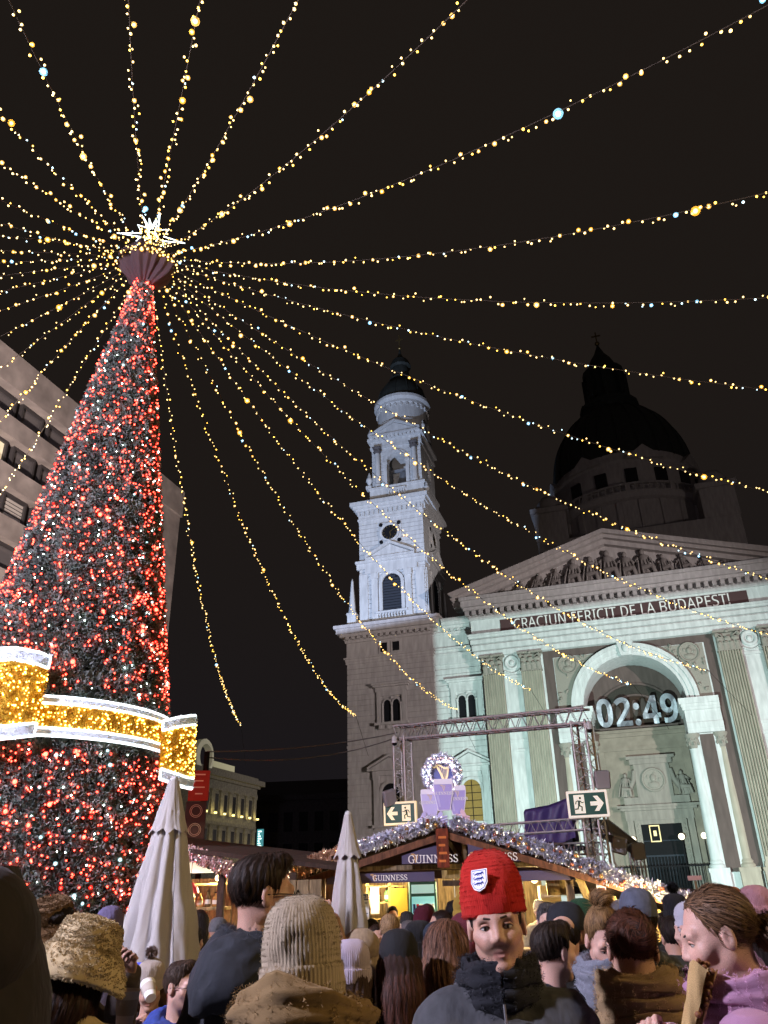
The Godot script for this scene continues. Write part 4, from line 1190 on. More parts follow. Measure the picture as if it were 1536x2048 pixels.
func build_strings() -> void:
	var rng := RandomNumberGenerator.new()
	rng.seed = 23
	var ball := SphereMesh.new()
	ball.radius = 1.0; ball.height = 2.0; ball.radial_segments = 8; ball.rings = 4
	var warm := mat(Color(1, 0.85, 0.5), 0.3, {emit = Color(1.0, 0.66, 0.22), power = 3.2})
	var gold := mat(Color(1, 0.75, 0.2), 0.3, {emit = Color(1.0, 0.55, 0.07), power = 5.0})
	var cool := mat(Color(0.8, 0.95, 1.0), 0.3, {emit = Color(0.6, 0.9, 1.0), power = 3.0})
	var bright := []   # white-hot cores in glowing shells that stand for the halo
	for q in [[Color(1.0, 0.78, 0.4), Color(1.0, 0.66, 0.18)], [Color(1.0, 0.72, 0.26), Color(1.0, 0.6, 0.07)], [Color(0.75, 0.95, 1.0), Color(0.35, 0.75, 1.0)]]: bright.append(layered(q[0], 6.0, q[1], 0.7, 0.42))
	var wire := mat(Color(0.05, 0.04, 0.03), 0.8, {spec = 0.2})
	var sparkle := {26: [0.519, 1], 27: [0.472, 2], 17: [0.175, 1], 11: [0.18, 1], 19: [0.187, 1], 18: [0.149, 1], 23: [0.583, 1]}
	for index in STRINGS.size():
		var st: Array = STRINGS[index]
		var a: Vector3 = st[0]
		var e: Vector3 = st[1]
		var sag: float = st[2]
		var s := thing("light_string", st[3], "string lights", a, 0.0, "light strings fanning out from the tree top")
		var pts := []
		for i in 41:
			var u := i / 40.0
			pts.append((e - a) * u - Vector3(0, 4.0 * sag * u * (1.0 - u), 0))
		if e.z < -20.0: pts.append((e - a) * 1.12 + Vector3(0, -0.5, 0))   # bare wire past the last lamp
		var b := MB.new()
		b.tube(pts, 0.0065, 4, false)
		put("cable", b, wire, s)
		var length := (e - a).length() * 1.04
		var cnt := int(length / 0.1)
		var small := [[], [], []]
		for i in cnt:
			var u := (i + rng.randf_range(-0.35, 0.35) + 0.5) / cnt
			u = clampf(u, 0.004, 1.0)
			var p := (e - a) * u - Vector3(0, 4.0 * sag * u * (1.0 - u), 0)
			p += Vector3(rng.randf_range(-1, 1), rng.randf_range(-1.3, 0.6), rng.randf_range(-1, 1)).normalized() * rng.randf_range(0.025, 0.065)
			var t := rng.randf()
			var k := 0 if t < 0.68 else (1 if t < 0.92 else 2)
			var m: Material = [warm, gold, cool][k]
			var w := rng.randf()
			if w < 0.24: inst("bulb", bright[k], null, s, T(p, Vector3.ZERO, Vector3.ONE * (rng.randf_range(0.036, 0.048) if w < 0.02 else rng.randf_range(0.02, 0.031))))
			else: small[k].append(T(p, Vector3.ZERO, Vector3.ONE * rng.randf_range(0.0095, 0.016)))
		if sparkle.has(index):   # a few oversized lamps: their glare put into the size
			var u: float = sparkle[index][0]
			inst("bulb", bright[sparkle[index][1]], null, s, T((e - a) * u - Vector3(0, 4.0 * sag * u * (1.0 - u) + 0.03, 0), Vector3.ZERO, Vector3.ONE * 0.055))
		for k in 3:
			if small[k].size(): many("small_bulb", ball, [warm, gold, cool][k], small[k], s)
# ---------------------------------------------------------------- ground and the buildings round the square
func build_surroundings() -> void:
	var b := MB.new()
	b.bbox(-200, 200, -0.2, 0, -220, 60)
	put("ground", b, mat(Color(0.09, 0.085, 0.085), 0.6, {tex = "stone", scale = Vector3(0.5, 0.5, 0.5)})).set_meta("kind", "structure")
	# office block on the left: plain bands of wall between long rows of windows
	var wall := mat(Color(0.34, 0.28, 0.25), 0.85, {tex = "soft", scale = Vector3(0.15, 0.15, 0.15)})
	var frame := mat(Color(0.035, 0.03, 0.03), 0.6)
	var glass := mat(Color(0.09, 0.08, 0.08), 0.12, {spec = 0.7})
	var off := thing("office_building", "plain modern office block with long dark window bands behind the decorated tree", "building", Vector3(-11.41, 0, -38.34), deg_to_rad(-17.0))
	b = MB.new()
	b.bbox(-18, -0.5, 0, 22.1, 0.02, 45)
	put("core", b, frame, off)
	b = MB.new()
	b.bbox(-18.3, 0.18, 20.75, 22.3, -0.05, 45)
	put("parapet", b, wall, off)
	b = MB.new()
	b.bbox(-18.1, 0.06, 0, 20.75, 0, 2.2)
	put("end_wall", b, wall, off)
	for f in 9:
		var y := 20.75 - 2.08 * f
		b = MB.new()
		b.bbox(-0.6, 0.1, y - 2.08, y - 1.2, 2.2, 45)
		put("spandrel", b, wall, off)
		if f > 3: continue
		for k in 11:
			var z := 2.5 + k * 1.62 
			var lit := f == 1 and k >= 6 and k <= 8
			b = MB.new()
			for q in [[z, z + 0.1, y - 1.2, y], [z + 1.2, z + 1.3, y - 1.2, y], [z + 0.1, z + 1.2, y - 0.12, y], [z + 0.1, z + 1.2, y - 1.2, y - 1.1]]: b.bbox(-0.5, -0.28, q[2], q[3], q[0], q[1])
			var w := put("window", b, frame, off)
			b = MB.new()
			b.bbox(-0.42, -0.4, y - 1.1, y - 0.12, z + 0.1, z + 1.2)
			put("pane", b, mat(Color(0.5, 0.45, 0.35), 0.5, {emit = Color(0.62, 0.5, 0.3), power = 1.0, tex = "soft", scale = Vector3(0.5, 0.5, 0.5)}) if lit else glass, w)
			if f == 2 and k == 5 or f == 0 and k == 9:
				for i in 6:
					b = MB.new()
					b.bbox(-0.39, -0.36, y - 1.08 + i * 0.16, y - 0.98 + i * 0.16, z + 0.12, z + 1.18)
					put("blind_slat", b, mat(Color(0.4, 0.36, 0.32), 0.7), w)
	# small palace with uplit pilasters, down the side street
	var pal := thing("palace_house", "ornate house with yellow uplit pilasters far behind the left stall", "building", Vector3(-13.11, 0, -78.92), deg_to_rad(-17.0))
	var sand := mat(Color(0.17, 0.15, 0.11), 0.85, {tex = "stone", scale = Vector3(0.4, 0.4, 0.4)})
	b = MB.new()
	b.bbox(-9, 0, 0, 11.0, 0, 14)
	put("wall", b, sand, pal)
	b = MB.new()
	b.bbox(-9.3, 0.25, 11.0, 11.25, -0.2, 14); b.bbox(-9.6, 0.6, 11.25, 11.7, -0.5, 14); b.bbox(-9.0, 0.1, 11.7, 12.0, 0, 14)
	b.bbox(0, 0.25, 10.2, 10.45, 0.3, 14); b.bbox(0, 0.2, 7.35, 7.6, 0.3, 14)
	put("cornice", b, sand, pal)
	b = MB.new()
	b.bbox(-0.1, 0.2, 12.0, 12.5, 5.2, 9.2)
	put("attic_panel", b, mat(Color(0.55, 0.52, 0.35), 0.7, {emit = Color(0.25, 0.25, 0.12), power = 0.3}), pal)  # light falling on the panel put in as a weak glow
	b = MB.new()
	b.lathe([Vector2(1.5, -0.2), Vector2(1.5, 0.3), Vector2(1.05, 0.4), Vector2(1.0, -0.2)], 20, Transform3D(Basis.from_euler(Vector3(0, 0, -PI / 2)), Vector3(0, 12.6, 10.8)))
	put("lucarne", b, mat(Color(0.6, 0.57, 0.42), 0.7, {emit = Color(0.2, 0.2, 0.12), power = 0.2}), pal)  # glows weakly in place of the light falling on it
	var up := mat(Color(1, 0.9, 0.5), 0.4, {emit = Color(1.0, 0.8, 0.25), power = 3.0})
	for row in 2:
		var y0 := 8.62 if row == 0 else 5.7
		for k in 7:
			var z := 0.7 + k * 1.62
			b = MB.new()
			b.bbox(0, 0.2, y0 - 0.3, y0 + 1.6, z - 0.25, z + 0.25)
			b.bbox(0, 0.28, y0 + 1.4, y0 + 1.6, z - 0.32, z + 0.32); b.bbox(0, 0.26, y0 - 0.5, y0 - 0.3, z - 0.32, z + 0.32)
			put("pilaster", b, sand, pal)
			b = MB.new()
			b.bbox(0.45, 0.6, y0 - 0.45, y0 - 0.32, z - 0.12, z + 0.12)
			put("uplight", b, up, pal)
			omni("uplight_light", pal.transform * Vector3(0.55, y0 - 0.2, z), Color(1.0, 0.84, 0.3), 0.5, 0.06)
			if k == 6: continue
			b = MB.new()
			b.bbox(0, 0.12, y0 - 0.2, y0 + 1.35, z + 0.42, z + 1.2)
			var w := put("window", b, sand, pal)
			b = MB.new()
			b.bbox(0.12, 0.13, y0 - 0.15, y0 + 1.25, z + 0.52, z + 1.1)
			put("pane", b, M.dark, w)
	var sg := thing("vertical_shop_sign", "narrow vertical sign glowing pale cyan at the corner of the uplit house", "sign", pal.transform * Vector3(0.3, 5.8, -0.5), deg_to_rad(-17.0))
	b = MB.new()
	b.bbox(-0.3, 0.3, 0, 1.65, -0.1, 0.1)
	put("sign_box", b, mat(Color(0.02, 0.05, 0.06), 0.4, {emit = Color(0.06, 0.3, 0.33), power = 0.8}), sg)
	for i in 7:
		b = MB.new()
		b.bbox(-0.18, 0.18 - 0.1 * (i % 3), 0.12 + i * 0.21, 0.24 + i * 0.21, 0.1, 0.14)
		put("lit_stroke", b, mat(Color(0.8, 1, 1), 0.4, {emit = Color(0.6, 1.0, 1.0), power = 1.5}), sg)
	# unlit house beyond
	var dk := thing("dark_house", "unlit terraced house fading into the night left of the tower", "building", Vector3(-24.0, 0, -112.0), deg_to_rad(-6.0))
	var dim := mat(Color(0.1, 0.09, 0.1), 0.9, {tex = "stone", scale = Vector3(0.3, 0.3, 0.3)})
	b = MB.new()
	b.bbox(0, 26, 0, 13.2, -12, 0); b.bbox(-0.4, 26.4, 13.2, 13.9, -12, 0.6)
	b.prism(PackedVector2Array([Vector2(-12.5, 13.9), Vector2(0.5, 13.9), Vector2(-6, 16.5)]), 0, 26, Transform3D(Basis(Vector3(0, 0, 1), Vector3.UP, Vector3(1, 0, 0)), Vector3.ZERO))
	put("wall", b, dim, dk)
	for r in 3:
		for k in 12:
			b = MB.new()
			b.bbox(1.0 + k * 2.1, 2.2 + k * 2.1, 1.5 + r * 3.9, 3.9 + r * 3.9, 0, 0.08)
			put("window", b, M.dark, dk)
	# banner post: red banner over a dark panel with three wreaths
	var bp := thing("banner_post", "black post with red banner and dark panel of three wreath rings", "banner", Vector3(-3.48, 0, -14.6), deg_to_rad(14.0))
	b = MB.new()
	b.tube([Vector3(0.1, 0, -0.06), Vector3(0.1, 4.2, -0.06)], 0.05, 8)
	put("post", b, M.black, bp)
	b = MB.new()
	b.rbox(Vector3(0, 3.6, 0), Vector3(0.36, 0.52, 0.03), 0.008)
	var red := put("red_banner", b, mat(Color(0.32, 0.03, 0.03), 0.7), bp)
	for i in 4:
		b = MB.new()
		b.bbox(-0.12 + 0.02 * i, 0.1 - 0.03 * (i % 2), 3.78 - i * 0.11, 3.8 - i * 0.11, 0.015, 0.02)
		put("print_line", b, mat(Color(0.7, 0.6, 0.6), 0.7), red)
	b = MB.new()
	b.rbox(Vector3(-0.02, 2.86, 0), Vector3(0.36, 0.94, 0.03), 0.008)
	var dp := put("dark_panel", b, mat(Color(0.035, 0.022, 0.04), 0.6), bp)
	for i in 3:
		b = MB.new()
		for r in [0.085, 0.11]: b.lathe([Vector2(r, 0.0), Vector2(r, 0.008), Vector2(r - 0.009, 0.008), Vector2(r - 0.009, 0)], 22, Transform3D(Basis.from_euler(Vector3(PI / 2, 0, 0)), Vector3(-0.02, 3.17 - i * 0.31, 0.015)))
		put("wreath_ring", b, mat(Color(0.45, 0.42, 0.45), 0.6), dp)
	# two power cables from the banner post to the stage truss
	for q in [[4.2, 5.05, 0.35, "upper slack cable strung from the banner post to the truss"], [4.1, 4.95, 0.75, "lower slack cable strung from the banner post to the truss"]]:
		b = MB.new()
		var pts := []
		for i in 25:
			var u := i / 24.0
			pts.append(Vector3(-3.4, q[0], -14.66).lerp(Vector3(0.16, q[1], -18.0), u) - Vector3(0, 4 * q[2] * 0.3 * u * (1 - u), 0))
		b.tube(pts, 0.012, 5)
		tag(put("cable", b, mat(Color(0.14, 0.13, 0.13), 0.6)), q[3], "cable", "")
# ---------------------------------------------------------------- market stalls, truss, signs, umbrellas
func harp(parent: Node3D, xf: Transform3D, h: float, m: Material) -> void:
	# harp emblem: sound box, curved neck with a scroll, fore pillar, strings
	var b := MB.new()
	var k := h
	var l := []; var r := []
	for i in 9:
		var t := i / 8.0
		l.append(Vector2(-0.3 + 0.36 * t + 0.05 * sin(PI * t), 0.42 - 0.92 * t) * k)
		r.append(Vector2(-0.2 + 0.36 * t + 0.05 * sin(PI * t), 0.42 - 0.86 * t) * k)
	r.reverse()
	b.prism(PackedVector2Array(l + r), 0, 0.02 * k, xf)
	var n1 := []; var n2 := []
	for i in 11:
		var t := i / 10.0
		n1.append(Vector2(-0.34 + 0.74 * t, 0.42 + 0.09 * sin(TAU * t * 0.9 + 0.5)) * k)
		n2.append(Vector2(-0.34 + 0.74 * t, 0.33 + 0.09 * sin(TAU * t * 0.9 + 0.5)) * k)
	n2.reverse()
	b.prism(PackedVector2Array(n1 + n2), 0.001, 0.021 * k, xf)
	b.prism(PackedVector2Array([Vector2(0.32, 0.4) * k, Vector2(0.4, 0.4) * k, Vector2(0.3, -0.1) * k, Vector2(0.12, -0.5) * k, Vector2(0.04, -0.48) * k, Vector2(0.22, -0.08) * k]), 0.002, 0.022 * k, xf)
	for i in 5:
		var x := -0.12 + i * 0.09
		b.prism(PackedVector2Array([Vector2(x, 0.38) * k, Vector2(x + 0.022, 0.38) * k, Vector2(0.06 + i * 0.035, -0.35 + i * 0.05) * k, Vector2(0.045 + i * 0.035, -0.35 + i * 0.05) * k]), 0.003, 0.016 * k, xf)
	b.lathe([Vector2(0.1 * k, 0), Vector2(0.1 * k, 0.02 * k), Vector2(0.04 * k, 0.02 * k), Vector2(0.04 * k, 0)], 12, xf * Transform3D(Basis.from_euler(Vector3(PI / 2, 0, 0)), Vector3(-0.36 * k, 0.4 * k, 0.001)))
	put("harp_emblem", b, m, parent)
func garland(label: String, pts: Array, col: Color, balls: Array, rad: float, sd: int, group := "") -> void:
	var rng := RandomNumberGenerator.new()
	rng.seed = sd
	var g := thing("garland", label, "garland", pts[0], 0.0, group)
	var c := Curve3D.new()
	for p in pts: c.add_point(p - pts[0])
	var length := c.get_baked_length()
	var b := MB.new()
	var cp := []
	for i in int(length * 8) + 2: cp.append(c.sample_baked(length * i / (int(length * 8) + 1)))
	b.tube(cp, 0.02, 5)
	put("stem", b, mat(Color(0.06, 0.06, 0.05), 0.9), g)
	var xf := []; var cols := []
	for i in int(length * 420):
		var p := c.sample_baked(rng.randf() * length)
		var d := Vector3(rng.randf_range(-1, 1), rng.randf_range(-0.8, 1), rng.randf_range(-1, 1)).normalized()
		xf.append(Transform3D(align(d).scaled(Vector3.ONE * rng.randf_range(0.7, 1.4)), p + d * rng.randf_range(0.2, 0.8) * rad))
		cols.append(col * rng.randf_range(0.7, 1.1))
	many("sprig", tinsel_mesh(9, rad * 0.8, 0.016, sd), mat(Color.WHITE, 0.7, {vc = true, back = Color(0.3, 0.3, 0.3)}), xf, g, cols)
	var sm := SphereMesh.new()
	sm.radius = 1.0; sm.height = 2.0; sm.radial_segments = 14; sm.rings = 8
	for i in int(length * 15):
		var p := c.sample_baked(length * (i + rng.randf()) / int(length * 15))
		var d := Vector3(rng.randf_range(-0.6, 0.6), rng.randf_range(-1, 0.6), rng.randf_range(0.3, 1)).normalized()
		inst("bauble", sm, balls[rng.randi() % balls.size()], g, T(p + d * rad * rng.randf_range(0.7, 1.0), Vector3.ZERO, Vector3.ONE * rng.randf_range(0.022, 0.036)))
	var lx := []
	for i in int(length * 26):
		var d := Vector3(rng.randf_range(-1, 1), rng.randf_range(-1, 1), rng.randf_range(-0.2, 1)).normalized()
		lx.append(T(c.sample_baked(rng.randf() * length) + d * rad, Vector3.ZERO, Vector3.ONE * 0.0065))
	many("small_light", sm, mat(Color.WHITE, 0.4, {emit = Color(1, 0.85, 0.6), power = 5.0}), lx, g)
func truss(called: String, parent: Node3D, a: Vector3, e: Vector3, w: float, m: Material, side := Vector3.ZERO) -> void:
	var t := Node3D.new()
	t.name = called
	parent.add_child(t, true)
	var d := (e - a).normalized()
	var s := side if side != Vector3.ZERO else d.cross(Vector3.UP).normalized()
	var u := s.cross(d).normalized()
	var length := (e - a).length()
	var o := [(s + u) * w * 0.5, (s - u) * w * 0.5, (-s - u) * w * 0.5, (-s + u) * w * 0.5]
	for i in 4:
		var b := MB.new()
		b.tube([a + o[i], e + o[i]], w * 0.085, 8)
		put("chord", b, m, t)
		b = MB.new()
		var pts := []
		var cnt := int(length / w * 1.1) * 2
		for k in cnt + 1: pts.append(a + d * length * k / cnt + (o[i] if k % 2 == 0 else o[(i + 1) % 4]))
		b.tube(pts, w * 0.05, 5)
		put("lacing", b, m, t)
func exit_sign(label: String, at: Vector3, turn: float, flip: bool, frame_col: Color, power: float) -> void:
	var s := thing("exit_sign", label, "exit sign", at, turn)
	var sx := -1.0 if flip else 1.0
	var b := MB.new()
	b.rbox(Vector3.ZERO, Vector3(0.74, 0.47, 0.08), 0.012)
	put("sign_box", b, mat(Color(0.75, 0.7, 0.6), 0.5, {emit = frame_col, power = power}), s)
	b = MB.new()
	b.bbox(-0.325, 0.325, -0.19, 0.19, 0.04, 0.046)
	put("green_panel", b, mat(Color(0.008, 0.05, 0.03), 0.4, {emit = Color(0.003, 0.02, 0.012), power = 1.0}), s)
	var lit := mat(Color(0.8, 0.8, 0.65), 0.5, {emit = frame_col, power = power * 0.9})
	b = MB.new()   # arrow on the left (mirrored on the other sign)
	b.prism(PackedVector2Array([Vector2(-0.29, 0.0), Vector2(-0.19, 0.13), Vector2(-0.11, 0.13), Vector2(-0.18, 0.035), Vector2(-0.05, 0.035), Vector2(-0.05, -0.035), Vector2(-0.18, -0.035), Vector2(-0.11, -0.13), Vector2(-0.19, -0.13)].map(func(p): return Vector2(p.x * sx, p.y))), 0.046, 0.05)
	put("lit_arrow", b, lit, s)
	b = MB.new()
	var dx0 := minf(0.05 * sx, 0.24 * sx)
	b.bbox(dx0, dx0 + 0.19, -0.16, 0.16, 0.046, 0.05)
	put("lit_doorway", b, lit, s)
	b = MB.new()   # running figure
	var c := Vector2(0.145 * sx, 0.0)
	var body := func(p: Array, r: float) -> void:
		var q := []
		for v in p: q.append(Vector3(c.x + v[0] * -sx, c.y + v[1], 0.052))
		b.tube(q, r, 6)
	b.ball(Vector3(c.x + 0.02 * -sx, 0.105, 0.052), Vector3(0.022, 0.022, 0.006), 10, 6)
	body.call([[0.0, 0.06], [-0.015, -0.02]], 0.02)
	body.call([[0.01, 0.06], [0.05, 0.02], [0.08, 0.035]], 0.01)
	body.call([[-0.01, 0.06], [-0.055, 0.05], [-0.07, 0.0]], 0.01)
	body.call([[-0.012, -0.02], [0.04, -0.05], [0.03, -0.12]], 0.013)
	body.call([[-0.015, -0.02], [-0.035, -0.08], [-0.09, -0.085]], 0.013)
	put("running_figure", b, mat(Color(0.008, 0.04, 0.025), 0.5), s)
	b = MB.new()
	b.tube([Vector3(0, -0.22, -0.06), Vector3(0, -0.5, -0.12)], 0.02, 6)
	put("bracket", b, M.black, s)
func closed_umbrella(label: String, at: Vector3, top: float, bottom: float, r: float, sd: int) -> void:
	var u := thing("closed_umbrella", label, "umbrella", at, sd * 0.7)
	var cloth := mat(Color(0.62, 0.58, 0.55), 0.85, {tex = "cloth", scale = Vector3(6, 6, 6), back = Color(0.12, 0.12, 0.12)})
	var b := MB.new()
	b.tube([Vector3.ZERO, Vector3(0, top, 0)], 0.03, 10)
	put("pole", b, mat(Color(0.35, 0.35, 0.36), 0.4, {metal = 0.6}), u)
	var nz := FastNoiseLite.new()
	nz.seed = sd + 20; nz.frequency = 1.0; nz.fractal_octaves = 3
	for part in 2:
		var y0 := bottom if part == 0 else top - 0.38
		var y1 := top - 0.24 if part == 0 else top
		var rows := []
		for i in 26:
			var t := i / 25.0
			var y := lerpf(y0, y1, t)
			var rr := r * (0.3 + 0.7 * pow(1.0 - t, 1.05)) if part == 0 else lerpf(0.17, 0.045, pow(t, 0.75))
			var row := PackedVector3Array()
			for j in 97:
				var a := TAU * j / 96.0
				var ph := a * 8.0 + 0.5 * sin(a * 2.0 + sd) + 0.7 * (1.0 - t) * sin(a + sd)
				var f := absf(fposmod(ph / TAU, 1.0) - 0.5) * 2.0
				var depth := (0.42 if part == 0 else 0.16) * (0.5 + 0.5 * (1.0 - t))
				var q := rr * (1.0 - depth * pow(f, 1.4) * (0.75 + 0.5 * nz.get_noise_2d(floorf(ph / TAU) * 9.0, sd)) + 0.04 * sin(a * 3.0 + sd * 2.0) + 0.13 * nz.get_noise_3d(sin(a) * 2.2, y * 1.6, cos(a) * 2.2 + sd))
				var yy := y - (1.0 - t) * (0.05 * (1.0 - f) + (0.04 * sin(a * 4.0) if part == 0 else 0.0)) * (1.0 if part == 0 else 0.8)
				row.append(Vector3(sin(a) * q, yy, cos(a) * q * 0.85))
			rows.append(row)
		b = MB.new()
		b.grid(rows)
		put("canopy" if part == 0 else "vent_cap", b, cloth, u)
	b = MB.new()
	b.ball(Vector3(0, top + 0.01, 0), Vector3(0.035, 0.03, 0.035), 10, 6)
	put("finial", b, mat(Color(0.5, 0.5, 0.5), 0.4), u)
	b = MB.new()
	b.bbox(-0.35, 0.35, 0, 0.1, -0.35, 0.35)
	put("base", b, M.slate, u)
func cover(p: Node3D, x0: float, x1: float, y0: float, y1: float, z0: float, z1: float, m: Material) -> void:
	var rows := []
	for i in 17:
		var t := i / 16.0
		var f := minf(t / 0.2, 1.0)
		var row := PackedVector3Array()
		for j in 65:
			var a := TAU * j / 64.0
			var sx := clampf(cos(a) * 1.5, -1, 1); var sz := clampf(sin(a) * 1.5, -1, 1)
			var puff := 0.03 + (0.03 * sin(a * 7.0 + t * 4.0) * t + 0.02 * sin(a * 13.0 - t * 7.0)) * f
			row.append(Vector3((x0 + x1) / 2 + sx * ((x1 - x0) / 2 + puff) * f, y1 + 0.03 + 0.1 * sx * f - (y1 - y0) * maxf(t - 0.2, 0.0) / 0.8 + 0.03 * sin(a * 3.0), (z0 + z1) / 2 + sz * ((z1 - z0) / 2 + puff) * f))
		rows.append(row)
	var b := MB.new()
	b.grid(rows, false, true)
	put("cloth_cover", b, m, p)
func bottle(label: String, at: Vector3, col: Color, h: float, group: String) -> void:
	var t := thing("bottle", label, "bottle", at, 0.0, group)
	var b := MB.new()
	b.lathe([Vector2(0.001, 0), Vector2(0.036, 0), Vector2(0.038, 0.01), Vector2(0.038, h * 0.55), Vector2(0.034, h * 0.64), Vector2(0.014, h * 0.76), Vector2(0.013, h * 0.95), Vector2(0.001, h * 0.95)], 12, Transform3D(), true)
	put("glass", b, mat(col, 0.15, {spec = 0.7}), t)
	b = MB.new()
	b.lathe([Vector2(0.016, h * 0.93), Vector2(0.016, h), Vector2(0.001, h)], 10)
	put("cap", b, M.black, t)
	b = MB.new()
	b.lathe([Vector2(0.0392, h * 0.18), Vector2(0.0392, h * 0.45)], 12)
	put("paper_label", b, mat(Color(0.6, 0.55, 0.45), 0.7), t)

func build_market() -> void:
	var rng := RandomNumberGenerator.new()
	rng.seed = 77
	var b: MB
	var wood := mat(Color(0.3, 0.2, 0.11), 0.75, {tex = "wood", scale = Vector3(2.5, 0.6, 2.5)})
	var wood2 := mat(Color(0.36, 0.26, 0.14), 0.75, {tex = "wood", scale = Vector3(3.0, 0.5, 3.0)})
	var dark_wood := mat(Color(0.08, 0.045, 0.03), 0.8, {tex = "wood", scale = Vector3(2.5, 0.6, 2.5)})
	var yellow := mat(Color(0.52, 0.37, 0.14), 0.7, {tex = "wood", scale = Vector3(3, 0.6, 3)})
	var navy := mat(Color(0.12, 0.1, 0.2), 0.6, {tex = "cloth", scale = Vector3(4, 4, 4)})  # navy lifted towards purple for the purple light on the boards
	var print_white := mat(Color(0.8, 0.78, 0.76), 0.6)
	var print_gold := mat(Color(0.6, 0.36, 0.14), 0.5)
	var bulb := mat(Color(1, 0.9, 0.7), 0.3, {emit = Color(1.0, 0.78, 0.45), power = 4.0})
	# ---- the beer stall
	var st := thing("beer_stall", "gabled wooden beer stall with snowy garland roof and purple signs before the church", "market stall", Vector3(0.73, 0, -12.0))
	var slope_l := 0.28
	var slope_r := 0.31
	for s in 2:
		var x_end := -2.6 if s == 0 else 3.75
		var sl := slope_l if s == 0 else -slope_r
		var ang := atan(sl)
		for k in 6:
			b = MB.new()
			var z := 0.3 - k * 0.55
			b.box(Vector3(x_end / 2, 2.58 + sl * x_end / 2, z - 0.27), Vector3(absf(x_end) / cos(ang), 0.06, 0.53), Basis.from_euler(Vector3(0, 0, ang)))
			put("roof_board", b, dark_wood, st)
		b = MB.new()
		b.box(Vector3(x_end / 2, 2.49 + sl * x_end / 2, 0.33), Vector3(absf(x_end) / cos(ang), 0.09, 0.05), Basis.from_euler(Vector3(0, 0, ang)))
		put("barge_board", b, mat(Color(0.25, 0.1, 0.05), 0.7, {tex = "wood", scale = Vector3(2, 0.6, 2)}), st)
	b = MB.new()
	b.prism(PackedVector2Array([Vector2(-2.0, 1.95), Vector2(2.0, 1.95), Vector2(0, 2.5)]), -0.5, -0.46)
	put("gable_backing", b, mat(Color(0.035, 0.016, 0.016), 0.8), st)
	b = MB.new()
	b.rbox(Vector3(0.1, 2.09, 0.1), Vector3(3.6, 0.07, 0.1), 0.01)
	put("beam", b, wood2, st)
	b = MB.new()
	b.rbox(Vector3(0.27, 2.3, 0.06), Vector3(0.07, 0.42, 0.07), 0.008)
	put("king_post", b, wood, st)
	b = MB.new()
	b.box(Vector3(0.1, 2.36, 0.04), Vector3(0.05, 0.46, 0.05), Basis.from_euler(Vector3(0, 0, 0.55)))
	put("brace", b, wood2, st)
	for q in [[-1.75, 0.0], [1.72, 0.0], [-1.75, -2.6], [1.72, -2.6], [3.2, 0.1]]:
		b = MB.new()
		b.rbox(Vector3(q[0], 1.0 if q[0] < 3 else 0.8, q[1]), Vector3(0.1, 2.05 if q[0] < 3 else 1.6, 0.1), 0.01)
		put("post", b, wood, st)
	# name boards under the gable
	b = MB.new()
	b.prism(PackedVector2Array([Vector2(-0.62, 2.13), Vector2(-0.04, 2.13), Vector2(-0.04, 2.37), Vector2(-0.35, 2.31), Vector2(-0.62, 2.235)]), 0.36, 0.38)
	var s1 := put("name_board", b, navy, st)
	b = MB.new()
	b.prism(PackedVector2Array([Vector2(0.3, 2.13), Vector2(1.02, 2.13), Vector2(0.8, 2.21), Vector2(0.3, 2.36)]), 0.36, 0.38)
	var s2 := put("name_board", b, navy, st)
	for q in [[s1, -0.44, 2.18, 0.382, 0.1], [s2, 0.38, 2.18, 0.382, 0.1]]:
		harp(q[0], T(Vector3(q[1], q[2] + 0.02, q[3])), 0.12, print_gold)
		text("letters", "GUINNESS", q[4], 0.006, print_white, q[0], T(Vector3(q[1] + 0.25, q[2] + 0.005, q[3] + 0.003)), "Droid Serif")
	b = MB.new()
	b.rbox(Vector3(-0.92, 1.97, 0.17), Vector3(1.5, 0.125, 0.03), 0.006)
	var f1 := put("fascia_banner", b, navy, st)
	harp(f1, T(Vector3(-1.02, 1.975, 0.187)), 0.095, print_gold)
	text("letters", "GUINNESS", 0.07, 0.005, print_white, f1, T(Vector3(-0.79, 1.968, 0.189)), "Droid Serif")
	b = MB.new()
	b.rbox(Vector3(1.12, 1.945, 0.17), Vector3(1.42, 0.13, 0.03), 0.006)
	put("fascia_banner", b, navy, st)
	b = MB.new()
	b.rbox(Vector3(0.1, 1.99, 0.2), Vector3(0.34, 0.11, 0.03), 0.006)
	put("wood_plaque", b, yellow, st)
	b = MB.new()
	b.box(Vector3(0.1, 1.88, 0.2), Vector3(0.34, 0.07, 0.03))
	put("lower_plaque", b, dark_wood, st)
	# counter, back wall of boards, shelves
	for k in 12:
		b = MB.new()
		b.rbox(Vector3(-1.6 + k * 0.29, 1.05, -2.55), Vector3(0.28, 2.1, 0.03), 0.006)
		put("board", b, wood2, st)
	b = MB.new()
	b.rbox(Vector3(0, 1.04, 0.15), Vector3(3.5, 0.06, 0.55), 0.01)
	put("counter", b, wood, st)
	for k in 12:
		b = MB.new()
		b.rbox(Vector3(-1.6 + k * 0.29, 0.52, 0.3), Vector3(0.28, 1.0, 0.03), 0.006)
		put("board", b, wood2, st)
	# right-hand lean-to: yellow-lit upright planks below the garland
	for k in 11:
		var x := 2.1 + k * 0.145
		b = MB.new()
		b.rbox(Vector3(x, (2.36 - slope_r * x) / 2, 0.12), Vector3(0.138, 2.36 - slope_r * x, 0.03 + 0.006 * (k % 3)), 0.005)
		put("plank", b, yellow if k % 4 else wood2, st)
	b = MB.new()
	b.box(Vector3(1.86, 1.78, 0.2), Vector3(0.1, 0.62, 0.05), Basis.from_euler(Vector3(0, 0, 0.32)))
